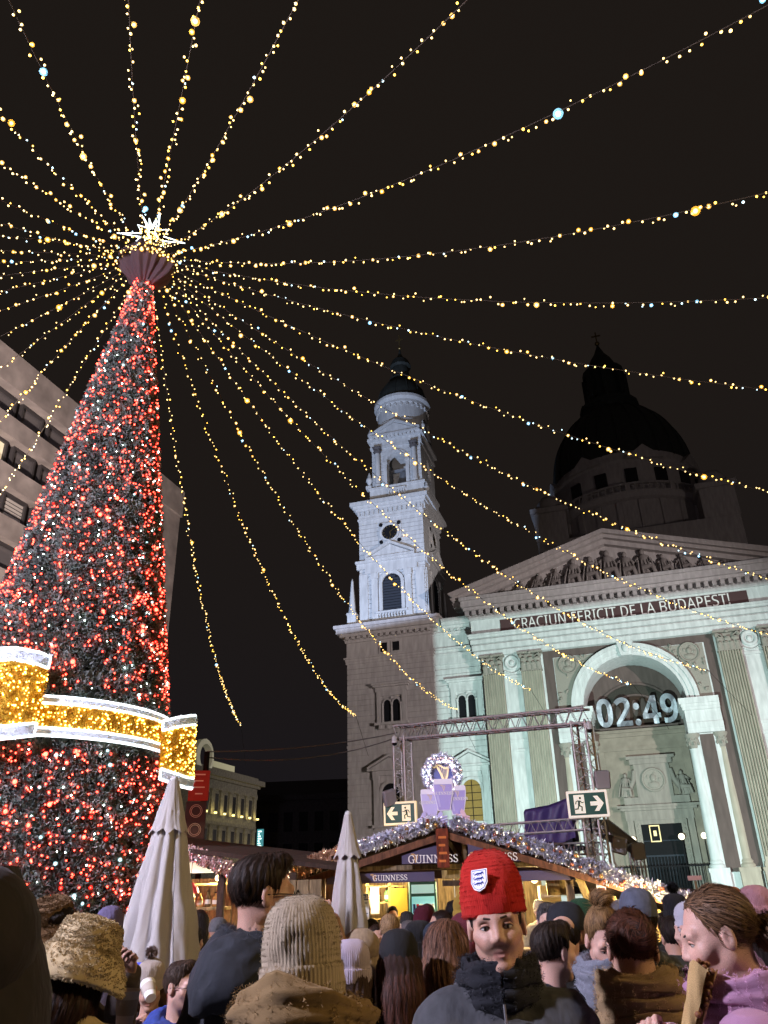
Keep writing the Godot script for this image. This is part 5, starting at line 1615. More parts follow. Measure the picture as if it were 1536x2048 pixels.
	put("brace", b, yellow, st)
	b = MB.new()
	b.rbox(Vector3(1.62, 1.84, -0.3), Vector3(0.34, 0.3, 0.04), 0.006)
	put("yellow_panel", b, yellow, st)
	for q in [Vector3(-1.1, 1.98, -0.9), Vector3(0.5, 1.98, -0.9), Vector3(1.35, 1.9, -0.7), Vector3(2.55, 1.62, 0.65)]:  # the last lamp is added to light the planks
		b = MB.new()
		b.ball(q, Vector3.ONE * 0.05, 10, 7)
		b.tube([q + Vector3(0, 0.04, 0), q + Vector3(0, 0.2, -0.05)], 0.008, 5)
		put("lamp_bulb", b, bulb, st)
		omni("stall_light", st.position + q, Color(1.0, 0.74, 0.36), 4.0 if q.x < 2 else 4.0, 0.05)
	# goods in the stall
	var poster := mat(Color(0.7, 0.6, 0.45), 0.7)
	var menu := thing("menu_board", "tall white price board with a blue heading on the left of the beer stall", "menu board", Vector3(-0.44, 1.3, -11.75), 0.12)
	b = MB.new()
	b.rbox(Vector3(0, 0.23, 0), Vector3(0.17, 0.5, 0.02), 0.005)
	put("panel", b, mat(Color(0.6, 0.62, 0.68), 0.6), menu)
	b = MB.new()
	b.bbox(-0.08, 0.08, 0.4, 0.475, 0.01, 0.014)
	put("heading", b, mat(Color(0.03, 0.06, 0.16), 0.6), menu)
	text("letters", "Drinks", 0.05, 0.003, print_white, menu, T(Vector3(0, 0.438, 0.016)), "Droid Serif")
	for i in 9:
		b = MB.new()
		b.bbox(-0.065, 0.065 - 0.03 * (i % 3), 0.36 - i * 0.042, 0.372 - i * 0.042, 0.01, 0.013)
		put("print_line", b, mat(Color(0.06, 0.08, 0.15), 0.6), menu)
	var rack := thing("bottle_rack", "yellow-lit shelf rack of bottles and posters behind the barman", "shelf", Vector3(-0.1, 1.0, -13.2))
	for q in [[-0.32, 0], [0.02, 0], [0.3, 0]]:
		b = MB.new()
		b.bbox(q[0] - 0.02, q[0] + 0.02, 0, 1.0, -0.1, 0.1)
		put("upright", b, yellow, rack)
	for i in 4:
		b = MB.new()
		b.bbox(-0.34, 0.32, 0.2 + i * 0.22, 0.22 + i * 0.22, -0.12, 0.1)
		put("shelf", b, yellow, rack)
	b = MB.new()
	b.bbox(0.03, 0.29, 0.46, 0.84, 0.1, 0.11)
	put("yellow_poster", b, mat(Color(0.75, 0.45, 0.06), 0.6, {tex = "grain", scale = Vector3(5, 5, 5)}), rack)
	b = MB.new()
	b.bbox(-0.27, -0.14, 0.5, 0.86, 0.1, 0.11)
	put("pale_poster", b, mat(Color(0.6, 0.6, 0.68), 0.6, {tex = "grain", scale = Vector3(6, 6, 6)}), rack)
	for i in 10: bottle("liquor bottle on the yellow rack behind the barman, number " + ["one", "two", "three", "four", "five"][i % 5] + (" on the upper shelf" if i > 4 else " on the lower shelf"), Vector3(-0.38 + (i % 5) * 0.13, 1.22 + 0.44 * (i / 5), -13.2), [Color(0.2, 0.1, 0.03), Color(0.05, 0.15, 0.06), Color(0.3, 0.2, 0.06)][i % 3], 0.2, "bottles on the yellow rack")
	var fridge := thing("drinks_fridge", "glass-fronted fridge glowing cyan with rows of cans in the beer stall", "fridge", Vector3(0.42, 0.9, -12.9))
	b = MB.new()
	b.rbox(Vector3(0, 0.5, -0.1), Vector3(0.42, 1.05, 0.3), 0.015)
	put("cabinet", b, mat(Color(0.03, 0.1, 0.1), 0.5), fridge)
	b = MB.new()
	b.bbox(-0.17, 0.17, 0.1, 0.82, 0.052, 0.06)
	put("lit_screen_back", b, mat(Color(0.3, 0.6, 0.6), 0.5, {emit = Color(0.12, 0.42, 0.45), power = 1.0}), fridge)
	for r in 3:
		for k in 6:
			b = MB.new()
			b.lathe([Vector2(0.001, 0), Vector2(0.022, 0), Vector2(0.022, 0.12), Vector2(0.001, 0.12)], 10, T(Vector3(-0.14 + k * 0.056, 0.14 + r * 0.23, 0.085)))
			put("can", b, mat([Color(0.5, 0.06, 0.06), Color(0.55, 0.6, 0.6), Color(0.05, 0.1, 0.3)][(k + r) % 3], 0.35, {metal = 0.3}), fridge)
	b = MB.new()
	b.bbox(-0.17, 0.17, 0.86, 0.98, 0.052, 0.062)
	put("header_sign", b, mat(Color(0.3, 0.5, 0.5), 0.5, {emit = Color(0.3, 0.5, 0.5), power = 0.8}), fridge)
	var cab := thing("wall_cabinet", "pale cupboard with a dark shelf at the right end of the beer stall", "cabinet", Vector3(2.28, 1.35, -12.7))
	b = MB.new()
	b.rbox(Vector3(0, 0.3, 0), Vector3(0.3, 0.34, 0.2), 0.01)
	put("cupboard", b, mat(Color(0.5, 0.5, 0.42), 0.6), cab)
	b = MB.new()
	b.bbox(-0.2, 0.24, 0.06, 0.1, -0.1, 0.12)
	put("shelf", b, yellow, cab)
	var small_sign := thing("small_sign", "little blue and white notice at the right end of the beer stall", "sign", Vector3(2.66, 1.5, -11.75))
	b = MB.new()
	b.rbox(Vector3.ZERO, Vector3(0.2, 0.1, 0.015), 0.004)
	put("panel", b, mat(Color(0.03, 0.06, 0.14), 0.6), small_sign)
	b = MB.new()
	b.bbox(-0.06, 0.06, -0.02, 0.025, 0.0075, 0.011)
	put("print", b, print_white, small_sign)
	var ps := thing("price_poster", "narrow white poster with blue and red print on the yellow post", "poster", Vector3(2.83, 1.83, -11.76), 0.0)
	b = MB.new()
	b.rbox(Vector3.ZERO, Vector3(0.13, 0.32, 0.012), 0.003)
	put("panel", b, mat(Color(0.7, 0.7, 0.76), 0.6), ps)
	for i in 6:
		b = MB.new()
		b.bbox(-0.05, 0.05 - 0.02 * (i % 2), 0.1 - i * 0.045, 0.122 - i * 0.045, 0.006, 0.009)
		put("print_line", b, mat(Color(0.25, 0.05, 0.06) if i > 3 else Color(0.06, 0.07, 0.25), 0.6), ps)
	var rb := thing("hanging_board", "red-brown hanging board with orange print below the stall ridge", "sign", Vector3(0.68, 2.08, -11.6), 0.1)
	b = MB.new()
	b.rbox(Vector3(0, 0.24, 0), Vector3(0.17, 0.5, 0.02), 0.004)
	put("panel", b, mat(Color(0.26, 0.045, 0.02), 0.6, {tex = "wood", scale = Vector3(3, 1, 3)}), rb)
	for i in 4:
		b = MB.new()
		b.bbox(-0.055, 0.055 - 0.02 * (i % 2), 0.36 - i * 0.1, 0.39 - i * 0.1, 0.01, 0.014)
		put("print_line", b, mat(Color(0.55, 0.16, 0.04), 0.6), rb)
	var rail := mat(Color(0.2, 0.04, 0.03), 0.5)
	for sx in [-0.075, 0.075]:
		b = MB.new()
		b.tube([Vector3(sx, 0.48, 0), Vector3(sx * 0.6, 0.56, 0)], 0.006, 5)
		put("chain", b, rail, rb)
	# sign on the ridge: three glasses held up, and a lit wreath with the harp
	var gs := thing("pint_glass_sign", "cut-out sign of three raised pint glasses in hands on the stall ridge", "sign", Vector3(0.75, 2.62, -11.95))
	var lav := mat(Color(0.42, 0.36, 0.72), 0.5)  # purple light on the dark beer put into its colour
	var lav2 := mat(Color(0.55, 0.5, 0.8), 0.5)
	var foam := mat(Color(0.82, 0.78, 0.9), 0.5)
	var skin := mat(Color(0.75, 0.52, 0.6), 0.6)
	for q in [[-0.2, 0.12, 0.0, 0.92, lav2], [0.2, 0.16, 0.005, 0.92, lav], [0.0, 0.22, 0.03, 1.0, lav]]:
		var k: float = q[3]
		var gx: float = q[0]
		var gy: float = q[1]
		var gz: float = q[2]
		b = MB.new()
		var sh := [Vector2(-0.085, 0), Vector2(0.085, 0), Vector2(0.105, 0.1), Vector2(0.13, 0.22), Vector2(0.138, 0.36), Vector2(-0.138, 0.36), Vector2(-0.13, 0.22), Vector2(-0.105, 0.1)]
		b.prism(PackedVector2Array(sh.map(func(p): return Vector2(gx + p.x * k * 1.06, gy - 0.012 + p.y * k * 1.02))), gz, gz + 0.012)
		var outline := put("glass_outline", b, foam, gs)
		b = MB.new()
		b.prism(PackedVector2Array(sh.map(func(p): return Vector2(gx + p.x * k * 0.94, gy + p.y * k * 0.97))), gz + 0.012, gz + 0.018)
		put("beer", b, q[4], outline)
		b = MB.new()
		b.prism(PackedVector2Array([Vector2(gx - 0.142 * k, gy + 0.35 * k), Vector2(gx + 0.142 * k, gy + 0.35 * k), Vector2(gx + 0.14 * k, gy + 0.41 * k), Vector2(gx + 0.12 * k, gy + 0.425 * k), Vector2(gx - 0.12 * k, gy + 0.425 * k), Vector2(gx - 0.14 * k, gy + 0.41 * k)]), gz, gz + 0.022)
		put("foam", b, foam, outline)
		b = MB.new()
		b.prism(PackedVector2Array([Vector2(gx - 0.07 * k, gy + 0.04), Vector2(gx - 0.045 * k, gy + 0.04), Vector2(gx - 0.07 * k, gy + 0.2 * k), Vector2(gx - 0.105 * k, gy + 0.2 * k)]), gz + 0.018, gz + 0.02)
		put("highlight", b, lav2, outline)
		harp(outline, T(Vector3(gx, gy + 0.3 * k, gz + 0.018)), 0.085, mat(Color(0.75, 0.6, 0.5), 0.5))
		text("letters", "GUINNESS", 0.042, 0.004, print_white, outline, T(Vector3(gx, gy + 0.225 * k, gz + 0.021)), "Droid Serif", true)
	for h in [[-0.3, 0.0, 1.0], [0.26, 0.02, -1.0], [-0.06, 0.0, 1.0]]:
		b = MB.new()
		var sx: float = h[2]
		var hand := [Vector2(-0.12, -0.1), Vector2(0.1, -0.1), Vector2(0.13, 0.0), Vector2(0.08, 0.06), Vector2(0.03, 0.17), Vector2(-0.01, 0.21), Vector2(-0.035, 0.17), Vector2(-0.01, 0.09), Vector2(-0.09, 0.05)]
		b.prism(PackedVector2Array(hand.map(func(p): return Vector2(h[0] - p.x * sx, h[1] + p.y))), 0.052, 0.066)
		for i in 3: b.tube([Vector3(h[0] - sx * 0.1, h[1] + 0.02 + i * 0.035, 0.066), Vector3(h[0] + sx * 0.02, h[1] + 0.035 + i * 0.04, 0.07), Vector3(h[0] + sx * 0.1, h[1] + 0.06 + i * 0.035, 0.066)], [0.016, 0.018, 0.014], 6)
		put("printed_hand", b, skin if sx < 0 else lav2, gs)
	var wr := thing("lit_wreath", "round wreath of white and pink lights round a gold harp, topmost on the stall", "wreath", Vector3(0.75, 3.34, -12.0))
	b = MB.new()
	b.lathe([Vector2(0.001, 0), Vector2(0.24, 0), Vector2(0.24, 0.02), Vector2(0.001, 0.02)], 28, Transform3D(Basis.from_euler(Vector3(PI / 2, 0, 0)), Vector3(0, 0, -0.03)))
	put("disc", b, mat(Color(0.16, 0.18, 0.45), 0.5), wr)
	harp(wr, T(Vector3(0, 0.0, 0.0), Vector3.ZERO, Vector3(1, 1, 1)), 0.3, mat(Color(0.9, 0.75, 0.5), 0.4, {emit = Color(0.6, 0.42, 0.2), power = 0.7}))
	var xs := []; var cs := []; var l1 := []; var l2 := []
	for i in 700:
		var a := rng.randf() * TAU
		var r := rng.randf_range(0.17, 0.29)
		var d := Vector3(rng.randf_range(-1, 1), rng.randf_range(-1, 1), rng.randf_range(0, 1)).normalized()
		xs.append(Transform3D(align(d), Vector3(sin(a) * r, cos(a) * r, rng.randf_range(-0.02, 0.05))))
		cs.append(Color(0.7, 0.7, 0.85) * rng.randf_range(0.6, 1.1))
		if i % 5 == 0: (l1 if rng.randf() < 0.7 else l2).append(T(Vector3(sin(a) * r, cos(a) * r, 0.07), Vector3.ZERO, Vector3.ONE * rng.randf_range(0.007, 0.013)))
	many("sprig", tinsel_mesh(7, 0.07, 0.014, 5), mat(Color.WHITE, 0.7, {vc = true}), xs, wr, cs)
	var sm := SphereMesh.new()
	sm.radius = 1.0; sm.height = 2.0; sm.radial_segments = 8; sm.rings = 5
	many("small_light", sm, mat(Color.WHITE, 0.4, {emit = Color(0.8, 0.9, 1.0), power = 2.5}), l1, wr)
	many("small_light", sm, mat(Color.WHITE, 0.4, {emit = Color(1.0, 0.5, 0.4), power = 2.5}), l2, wr)
	# garlands
	var gold := [mat(Color(0.8, 0.5, 0.2), 0.22, {metal = 0.85}), mat(Color(0.55, 0.2, 0.12), 0.22, {metal = 0.8}), mat(Color(0.75, 0.72, 0.75), 0.2, {metal = 0.85})]
	var fz := -11.62
	garland("snowy garland with gold baubles on the left slope of the beer stall roof", [Vector3(0.62, 2.66, fz), Vector3(0.14, 2.53, fz), Vector3(-0.5, 2.34, fz)], Color(0.66, 0.67, 0.8), gold, 0.1, 301)
	garland("warm-lit garland of gold baubles at the left eave of the beer stall", [Vector3(-0.55, 2.31, fz), Vector3(-0.95, 2.22, fz), Vector3(-1.62, 1.98, fz)], Color(0.5, 0.3, 0.2), [gold[0], gold[0], gold[1]], 0.1, 302)  # white sprigs; the warm light on them is in their colour
	garland("snowy garland with gold baubles on the upper right slope of the beer stall roof", [Vector3(0.85, 2.64, fz), Vector3(1.43, 2.47, fz), Vector3(2.23, 2.2, fz), Vector3(2.7, 2.02, fz)], Color(0.66, 0.67, 0.82), gold, 0.1, 303)
	garland("snowy garland running down to the right eave of the beer stall, thick with baubles", [Vector3(2.72, 2.01, fz), Vector3(3.25, 1.8, fz), Vector3(3.75, 1.65, fz), Vector3(4.3, 1.5, fz + 0.1)], Color(0.62, 0.6, 0.72), gold, 0.11, 304)
	garland("pinkish garland along the roof edge of the left stall", [Vector3(-3.1, 2.46, -10.8), Vector3(-2.4, 2.22, -10.8), Vector3(-2.0, 2.07, -10.8), Vector3(-1.7, 1.95, -10.8)], Color(0.66, 0.45, 0.42), [gold[2]], 0.09, 305)
	garland("small garland with pale lights on the far stall beside the church steps", [Vector3(4.7, 1.62, -12.6), Vector3(5.2, 1.6, -12.9), Vector3(5.6, 1.45, -13.2)], Color(0.5, 0.42, 0.35), [gold[0]], 0.09, 306)
	var far := thing("far_stall", "low wooden stall mostly hidden at the right of the beer stall", "market stall", Vector3(5.1, 0, -13.4))
	for k in 8:
		b = MB.new()
		b.rbox(Vector3(-0.55 + k * 0.16, 0.75, 0), Vector3(0.15, 1.5, 0.03), 0.005)
		put("plank", b, yellow, far)
	b = MB.new()
	b.box(Vector3(0, 1.55, -0.4), Vector3(1.7, 0.06, 1.2), Basis.from_euler(Vector3(0.2, 0, -0.1)))
	put("roof", b, dark_wood, far)
	var tsign := thing("small_post_sign", "small pinkish T-shaped sign on a stick beside the right garland end", "sign", Vector3(4.25, 1.4, -12.1))
	b = MB.new()
	b.bbox(-0.015, 0.015, 0, 0.42, -0.01, 0.01)
	put("stick", b, wood, tsign)
	b = MB.new()
	b.rbox(Vector3(0, 0.46, 0.0), Vector3(0.2, 0.06, 0.02), 0.005)
	put("board", b, mat(Color(0.5, 0.3, 0.28), 0.7), tsign)
	# ---- left stall
	var ls := thing("snack_stall", "wooden stall with bottles under a dark plank roof, behind the man in glasses", "market stall", Vector3(-2.3, 0, -11.0))
	for k in 7:
		b = MB.new()
		b.box(Vector3(0.25, 2.27 + k * 0.03, 0.1 - k * 0.36), Vector3(2.9, 0.05, 0.37), Basis.from_euler(Vector3(0.08, 0, -0.13)))
		put("roof_board", b, dark_wood, ls)
	for k in 14:
		b = MB.new()
		b.rbox(Vector3(-0.85 + k * 0.17, 1.02, -1.6), Vector3(0.16, 2.04, 0.03), 0.005)
		put("board", b, wood, ls)
	for x in [0.08, 1.0]:
		b = MB.new()
		b.rbox(Vector3(x, 1.0, 0.05), Vector3(0.09, 2.1, 0.09), 0.01)
		put("post", b, dark_wood, ls)
	for k in 6:
		b = MB.new()
		b.rbox(Vector3(0.5 + k * 0.16, 0.98, 0.2), Vector3(0.15, 1.96, 0.03), 0.005)
		put("plank", b, wood2, ls)
	b = MB.new()
	b.rbox(Vector3(-0.35, 1.66, -0.15), Vector3(1.0, 0.04, 0.3), 0.008)
	put("shelf", b, yellow, ls)
	b = MB.new()
	b.rbox(Vector3(-0.35, 1.95, -0.6), Vector3(1.0, 0.03, 0.2), 0.008)
	put("upper_shelf", b, yellow, ls)
	b = MB.new()
	b.rbox(Vector3(-0.35, 1.1, 0.1), Vector3(1.2, 0.06, 0.5), 0.01)
	put("counter", b, wood2, ls)
	b = MB.new()
	b.prism(PackedVector2Array([Vector2(-0.7, 2.08), Vector2(-0.06, 2.08), Vector2(-0.5, 2.3), Vector2(-0.7, 2.34)]), -0.1, -0.07)
	put("lit_board", b, mat(Color(0.8, 0.78, 0.7), 0.6, {emit = Color(0.9, 0.82, 0.6), power = 1.2}), ls)  # white board; the light falling on it put in as glow
	b = MB.new()
	b.ball(Vector3(-0.05, 2.02, -0.3), Vector3.ONE * 0.035, 10, 7)
	put("lamp_bulb", b, bulb, ls)
	omni("stall_light", Vector3(-2.36, 2.0, -11.32), Color(1.0, 0.78, 0.42), 3.2, 0.05)
	for i in 7: bottle("amber bottle on the left stall shelf, from the left the " + ["first", "second", "third", "fourth", "fifth", "sixth", "seventh"][i], Vector3(-2.92 + i * 0.1, 1.68, -11.1), [Color(0.35, 0.16, 0.03), Color(0.5, 0.3, 0.1), Color(0.08, 0.05, 0.02)][i % 3], 0.17 + 0.02 * (i % 2), "bottles on the left stall shelf")
	var sh := thing("lamp_shade", "red pendant shade hanging in the left stall", "lamp", Vector3(-2.62, 1.84, -10.95))
	b = MB.new()
	b.lathe([Vector2(0.115, 0), Vector2(0.1, 0.06), Vector2(0.04, 0.12), Vector2(0.02, 0.13)], 20, Transform3D(), true)
	put("shade", b, mat(Color(0.5, 0.03, 0.03), 0.5), sh)
	b = MB.new()
	b.tube([Vector3(0, 0.12, 0), Vector3(0, 0.42, 0)], 0.005, 5)
	put("cord", b, M.black, sh)
	# ---- umbrellas
	closed_umbrella("large closed beige umbrella in front of the decorated tree", Vector3(-1.83, 0, -6.78), 2.68, 1.26, 0.37, 1)
	closed_umbrella("smaller closed beige umbrella in front of the beer stall", Vector3(-0.46, 0, -8.5), 2.52, 1.15, 0.31, 2)
	# ---- stage truss
	var alu := mat(Color(0.5, 0.47, 0.47), 0.45, {metal = 0.35})
	var tr := thing("truss_gate", "aluminium lattice truss gate with a platform between stall and church", "truss", Vector3(0, 0, 0))
	var tl := Vector3(0.27, 0, -18.0)
	var trr := Vector3(3.74, 0, -15.4)
	var along := (trr - tl).normalized()
	truss("truss_post", tr, tl, tl + Vector3(0, 4.95, 0), 0.29, alu, along)
	truss("truss_post", tr, trr, trr + Vector3(0, 4.7, 0), 0.29, alu, along)
	truss("truss_beam", tr, tl + Vector3(0, 5.05, 0) - along * 0.15, trr + Vector3(0, 4.78, 0) + along * 0.15, 0.29, alu)
	var deck := Vector3(6.9, 2.72, -24.0)
	truss("truss_beam", tr, Vector3(1.3, 2.84, -17.15), trr + Vector3(0.1, 2.84, 0), 0.2, alu)
	truss("truss_beam", tr, trr + Vector3(0.15, 2.78, -0.1), deck, 0.24, alu)
	truss("truss_beam", tr, trr + Vector3(0.15, 2.42, -0.3), Vector3(3.0, 2.5, -17.5), 0.2, alu)
	truss("truss_post", tr, Vector3(deck.x, 0, deck.z), deck, 0.29, alu, along)
	b = MB.new()
	b.box(Vector3(3.45, 2.52, -18.0), Vector3(1.3, 0.06, 1.1), Basis.from_euler(Vector3(0, deg_to_rad(-17.0), 0)))
	put("platform", b, M.slate, tr)
	var box := thing("covered_equipment", "equipment crate under a purple cloth on the truss platform", "crate", Vector3(3.45, 2.56, -18.1), deg_to_rad(-17.0))
	b = MB.new()
	b.bbox(-0.45, 0.45, 0, 0.75, -0.4, 0.4)
	put("crate", b, M.slate, box)
	cover(box, -0.47, 0.47, 0.0, 0.8, -0.42, 0.42, mat(Color(0.07, 0.045, 0.17), 0.45))
	exit_sign("emergency exit sign with a left arrow, warm-lit frame, on the left truss post", Vector3(0.17, 3.3, -17.72), deg_to_rad(-17.0), false, Color(0.85, 0.62, 0.28), 0.75)
	exit_sign("emergency exit sign with a right arrow, pale frame, on the right truss post", Vector3(3.6, 3.15, -15.12), deg_to_rad(-17.0), true, Color(0.75, 0.66, 0.55), 0.6)
	for q in [[Vector3(-0.05, 3.62, -17.7), 0.5, "tilted grey floodlight head above the left exit sign"], [Vector3(3.95, 3.58, -15.2), 0.0, "square grey loudspeaker box above the right exit sign"], [Vector3(4.42, 2.5, -16.4), -0.5, "tilted pale floodlight head under the truss platform"], [Vector3(5.1, 2.42, -17.6), 0.1, "square pale floodlight head at the far platform edge"]]:
		var fl := thing("floodlight", q[2], "floodlight", q[0], q[1])
		b = MB.new()
		b.rbox(Vector3.ZERO, Vector3(0.28, 0.32, 0.14), 0.02, Basis.from_euler(Vector3(0.25, 0, q[1] * 0.6)))
		put("housing", b, mat(Color(0.3, 0.28, 0.29), 0.5), fl)
		b = MB.new()
		b.tube([Vector3(0.0, 0.0, -0.06), Vector3(0.12, 0.04, -0.2)], 0.02, 6)
		put("bracket", b, M.black, fl)
	for q in [[Vector3(0.09, 4.78, -17.75), "dome camera hanging from the left truss corner"], [Vector3(3.84, 4.5, -15.2), "dome camera hanging from the right truss corner"]]:
		var cm := thing("security_camera", q[1], "camera", q[0])
		b = MB.new()
		b.lathe([Vector2(0.02, 0.16), Vector2(0.06, 0.12), Vector2(0.07, 0.02), Vector2(0.065, 0.0)], 14)
		put("housing", b, mat(Color(0.6, 0.6, 0.6), 0.4), cm)
		b = MB.new()
		b.ball(Vector3(0, -0.005, 0), Vector3(0.06, 0.06, 0.06), 14, 8)
		put("dome", b, M.dark, cm)
	# blue light box low behind the bucket hat
	var bl := thing("blue_light_box", "blue glowing panel with two white lamps low under the large umbrella", "light box", Vector3(-1.85, 0.9, -6.0), 0.2)
	b = MB.new()
	b.rbox(Vector3(0.05, 0.2, 0), Vector3(0.3, 0.62, 0.05), 0.01)
	put("panel", b, mat(Color(0.05, 0.06, 0.4), 0.5, {emit = Color(0.05, 0.07, 0.5), power = 0.9}), bl)
	for x in [0.03, 0.14]:
		b = MB.new()
		b.ball(Vector3(x, 0.37, 0.04), Vector3.ONE * 0.035, 10, 7)
		put("lamp_bulb", b, mat(Color.WHITE, 0.4, {emit = Color(0.85, 0.9, 1.0), power = 4.0}), bl)
# ---------------------------------------------------------------- people
var sdf := {}      # name -> [vertices, normals, indices]
static func cap(a: Vector3, b: Vector3, ra: float, rb: float, k := 0.02, op := 0) -> Array: return [op, 0, a, b, ra, rb, k]
static func ell(c: Vector3, r: Vector3, k := 0.02, op := 0) -> Array: return [op, 1, c, r, 0.0, 0.0, k]
static func cut(a: Vector3, n: Vector3, k := 0.01) -> Array: return [1, 2, a, n.normalized(), 0.0, 0.0, k]
const POSES := {
	"down": [Vector3(-0.25, 1.12, -0.04), Vector3(-0.24, 0.87, 0.05), Vector3(0.25, 1.12, -0.04), Vector3(0.24, 0.87, 0.05)],
	"front": [Vector3(-0.25, 1.14, 0.02), Vector3(-0.1, 1.2, 0.24), Vector3(0.25, 1.14, 0.02), Vector3(0.1, 1.2, 0.24)],
	"drink": [Vector3(-0.27, 1.2, 0.12), Vector3(-0.09, 1.4, 0.2), Vector3(0.25, 1.12, -0.04), Vector3(0.24, 0.87, 0.05)],
	"eat": [Vector3(-0.23, 1.12, 0.04), Vector3(-0.055, 1.33, 0.19), Vector3(0.23, 1.12, 0.04), Vector3(0.05, 1.31, 0.2)],
	"toast": [Vector3(-0.25, 1.12, -0.04), Vector3(-0.24, 0.87, 0.05), Vector3(0.26, 1.22, 0.13), Vector3(0.14, 1.46, 0.28)],
	"raise": [Vector3(-0.26, 1.5, 0.12), Vector3(-0.16, 1.74, 0.2), Vector3(0.25, 1.12, -0.04), Vector3(0.24, 0.87, 0.05)],
}
static func body_prims(pose: Array) -> Array:
	var l := [ell(Vector3(0, 1.22, 0), Vector3(0.165, 0.2, 0.11)), ell(Vector3(0, 1.04, 0), Vector3(0.145, 0.18, 0.105), 0.05), ell(Vector3(0, 0.92, -0.01), Vector3(0.165, 0.13, 0.115), 0.05),
		cap(Vector3(-0.12, 1.345, -0.01), Vector3(0.12, 1.345, -0.01), 0.055, 0.055, 0.06), cap(Vector3(0, 1.36, -0.02), Vector3(0, 1.52, 0.0), 0.062, 0.054, 0.05)]
	for s in 2:
		var x := -1.0 if s == 0 else 1.0
		var sh := Vector3(0.168 * x, 1.34, -0.01)
		l.append(cap(sh, pose[s * 2], 0.052, 0.04, 0.03)); l.append(cap(pose[s * 2], pose[s * 2 + 1], 0.041, 0.027, 0.015))
		l.append(cap(Vector3(0.09 * x, 0.9, 0), Vector3(0.1 * x, 0.49, 0.02), 0.088, 0.056, 0.04)); l.append(cap(Vector3(0.1 * x, 0.49, 0.02), Vector3(0.1 * x, 0.09, -0.03), 0.056, 0.036, 0.02))
		l.append(cap(Vector3(0.1 * x, 0.05, -0.05), Vector3(0.11 * x, 0.035, 0.13), 0.042, 0.03, 0.02))
	return l
static func coat_prims(pose: Array, hood: bool, bulk: float) -> Array:
	var l := [ell(Vector3(0, 1.17, 0), Vector3(0.18 + bulk, 0.25, 0.13 + bulk)), ell(Vector3(0, 0.9, -0.01), Vector3(0.19 + bulk, 0.24, 0.145 + bulk), 0.08), cap(Vector3(-0.12, 1.335, -0.012), Vector3(0.12, 1.335, -0.012), 0.075 + bulk * 0.6, 0.075 + bulk * 0.6, 0.06)]
	for s in 2:
		var x := -1.0 if s == 0 else 1.0
		var sh := Vector3(0.172 * x, 1.335, -0.012)
		l.append(cap(Vector3(0.03 * x, 1.41, -0.025), Vector3(0.15 * x, 1.36, -0.015), 0.055, 0.062 + bulk * 0.5, 0.04))
		l.append(cap(sh, pose[s * 2], 0.071 + bulk * 0.7, 0.06 + bulk * 0.7, 0.05)); l.append(cap(pose[s * 2], pose[s * 2].lerp(pose[s * 2 + 1], 0.96), 0.06 + bulk * 0.7, 0.046 + bulk * 0.4, 0.02))
		l.append(cap(pose[s * 2].lerp(pose[s * 2 + 1], 0.93), pose[s * 2].lerp(pose[s * 2 + 1], 1.0), 0.048 + bulk * 0.4, 0.048 + bulk * 0.4, 0.008))
	for i in 10:
		var a := TAU * i / 10.0
		var c := TAU * (i + 1) / 10.0
		l.append(cap(Vector3(sin(a) * 0.074, 1.435 - cos(a) * 0.024, cos(a) * 0.07 - 0.018), Vector3(sin(c) * 0.074, 1.435 - cos(c) * 0.024, cos(c) * 0.07 - 0.018), 0.024, 0.024, 0.015))
	l.append(cap(Vector3(0, 1.39, -0.015), Vector3(0, 1.7, 0.0), 0.056, 0.06, 0.012, 1))
	return l
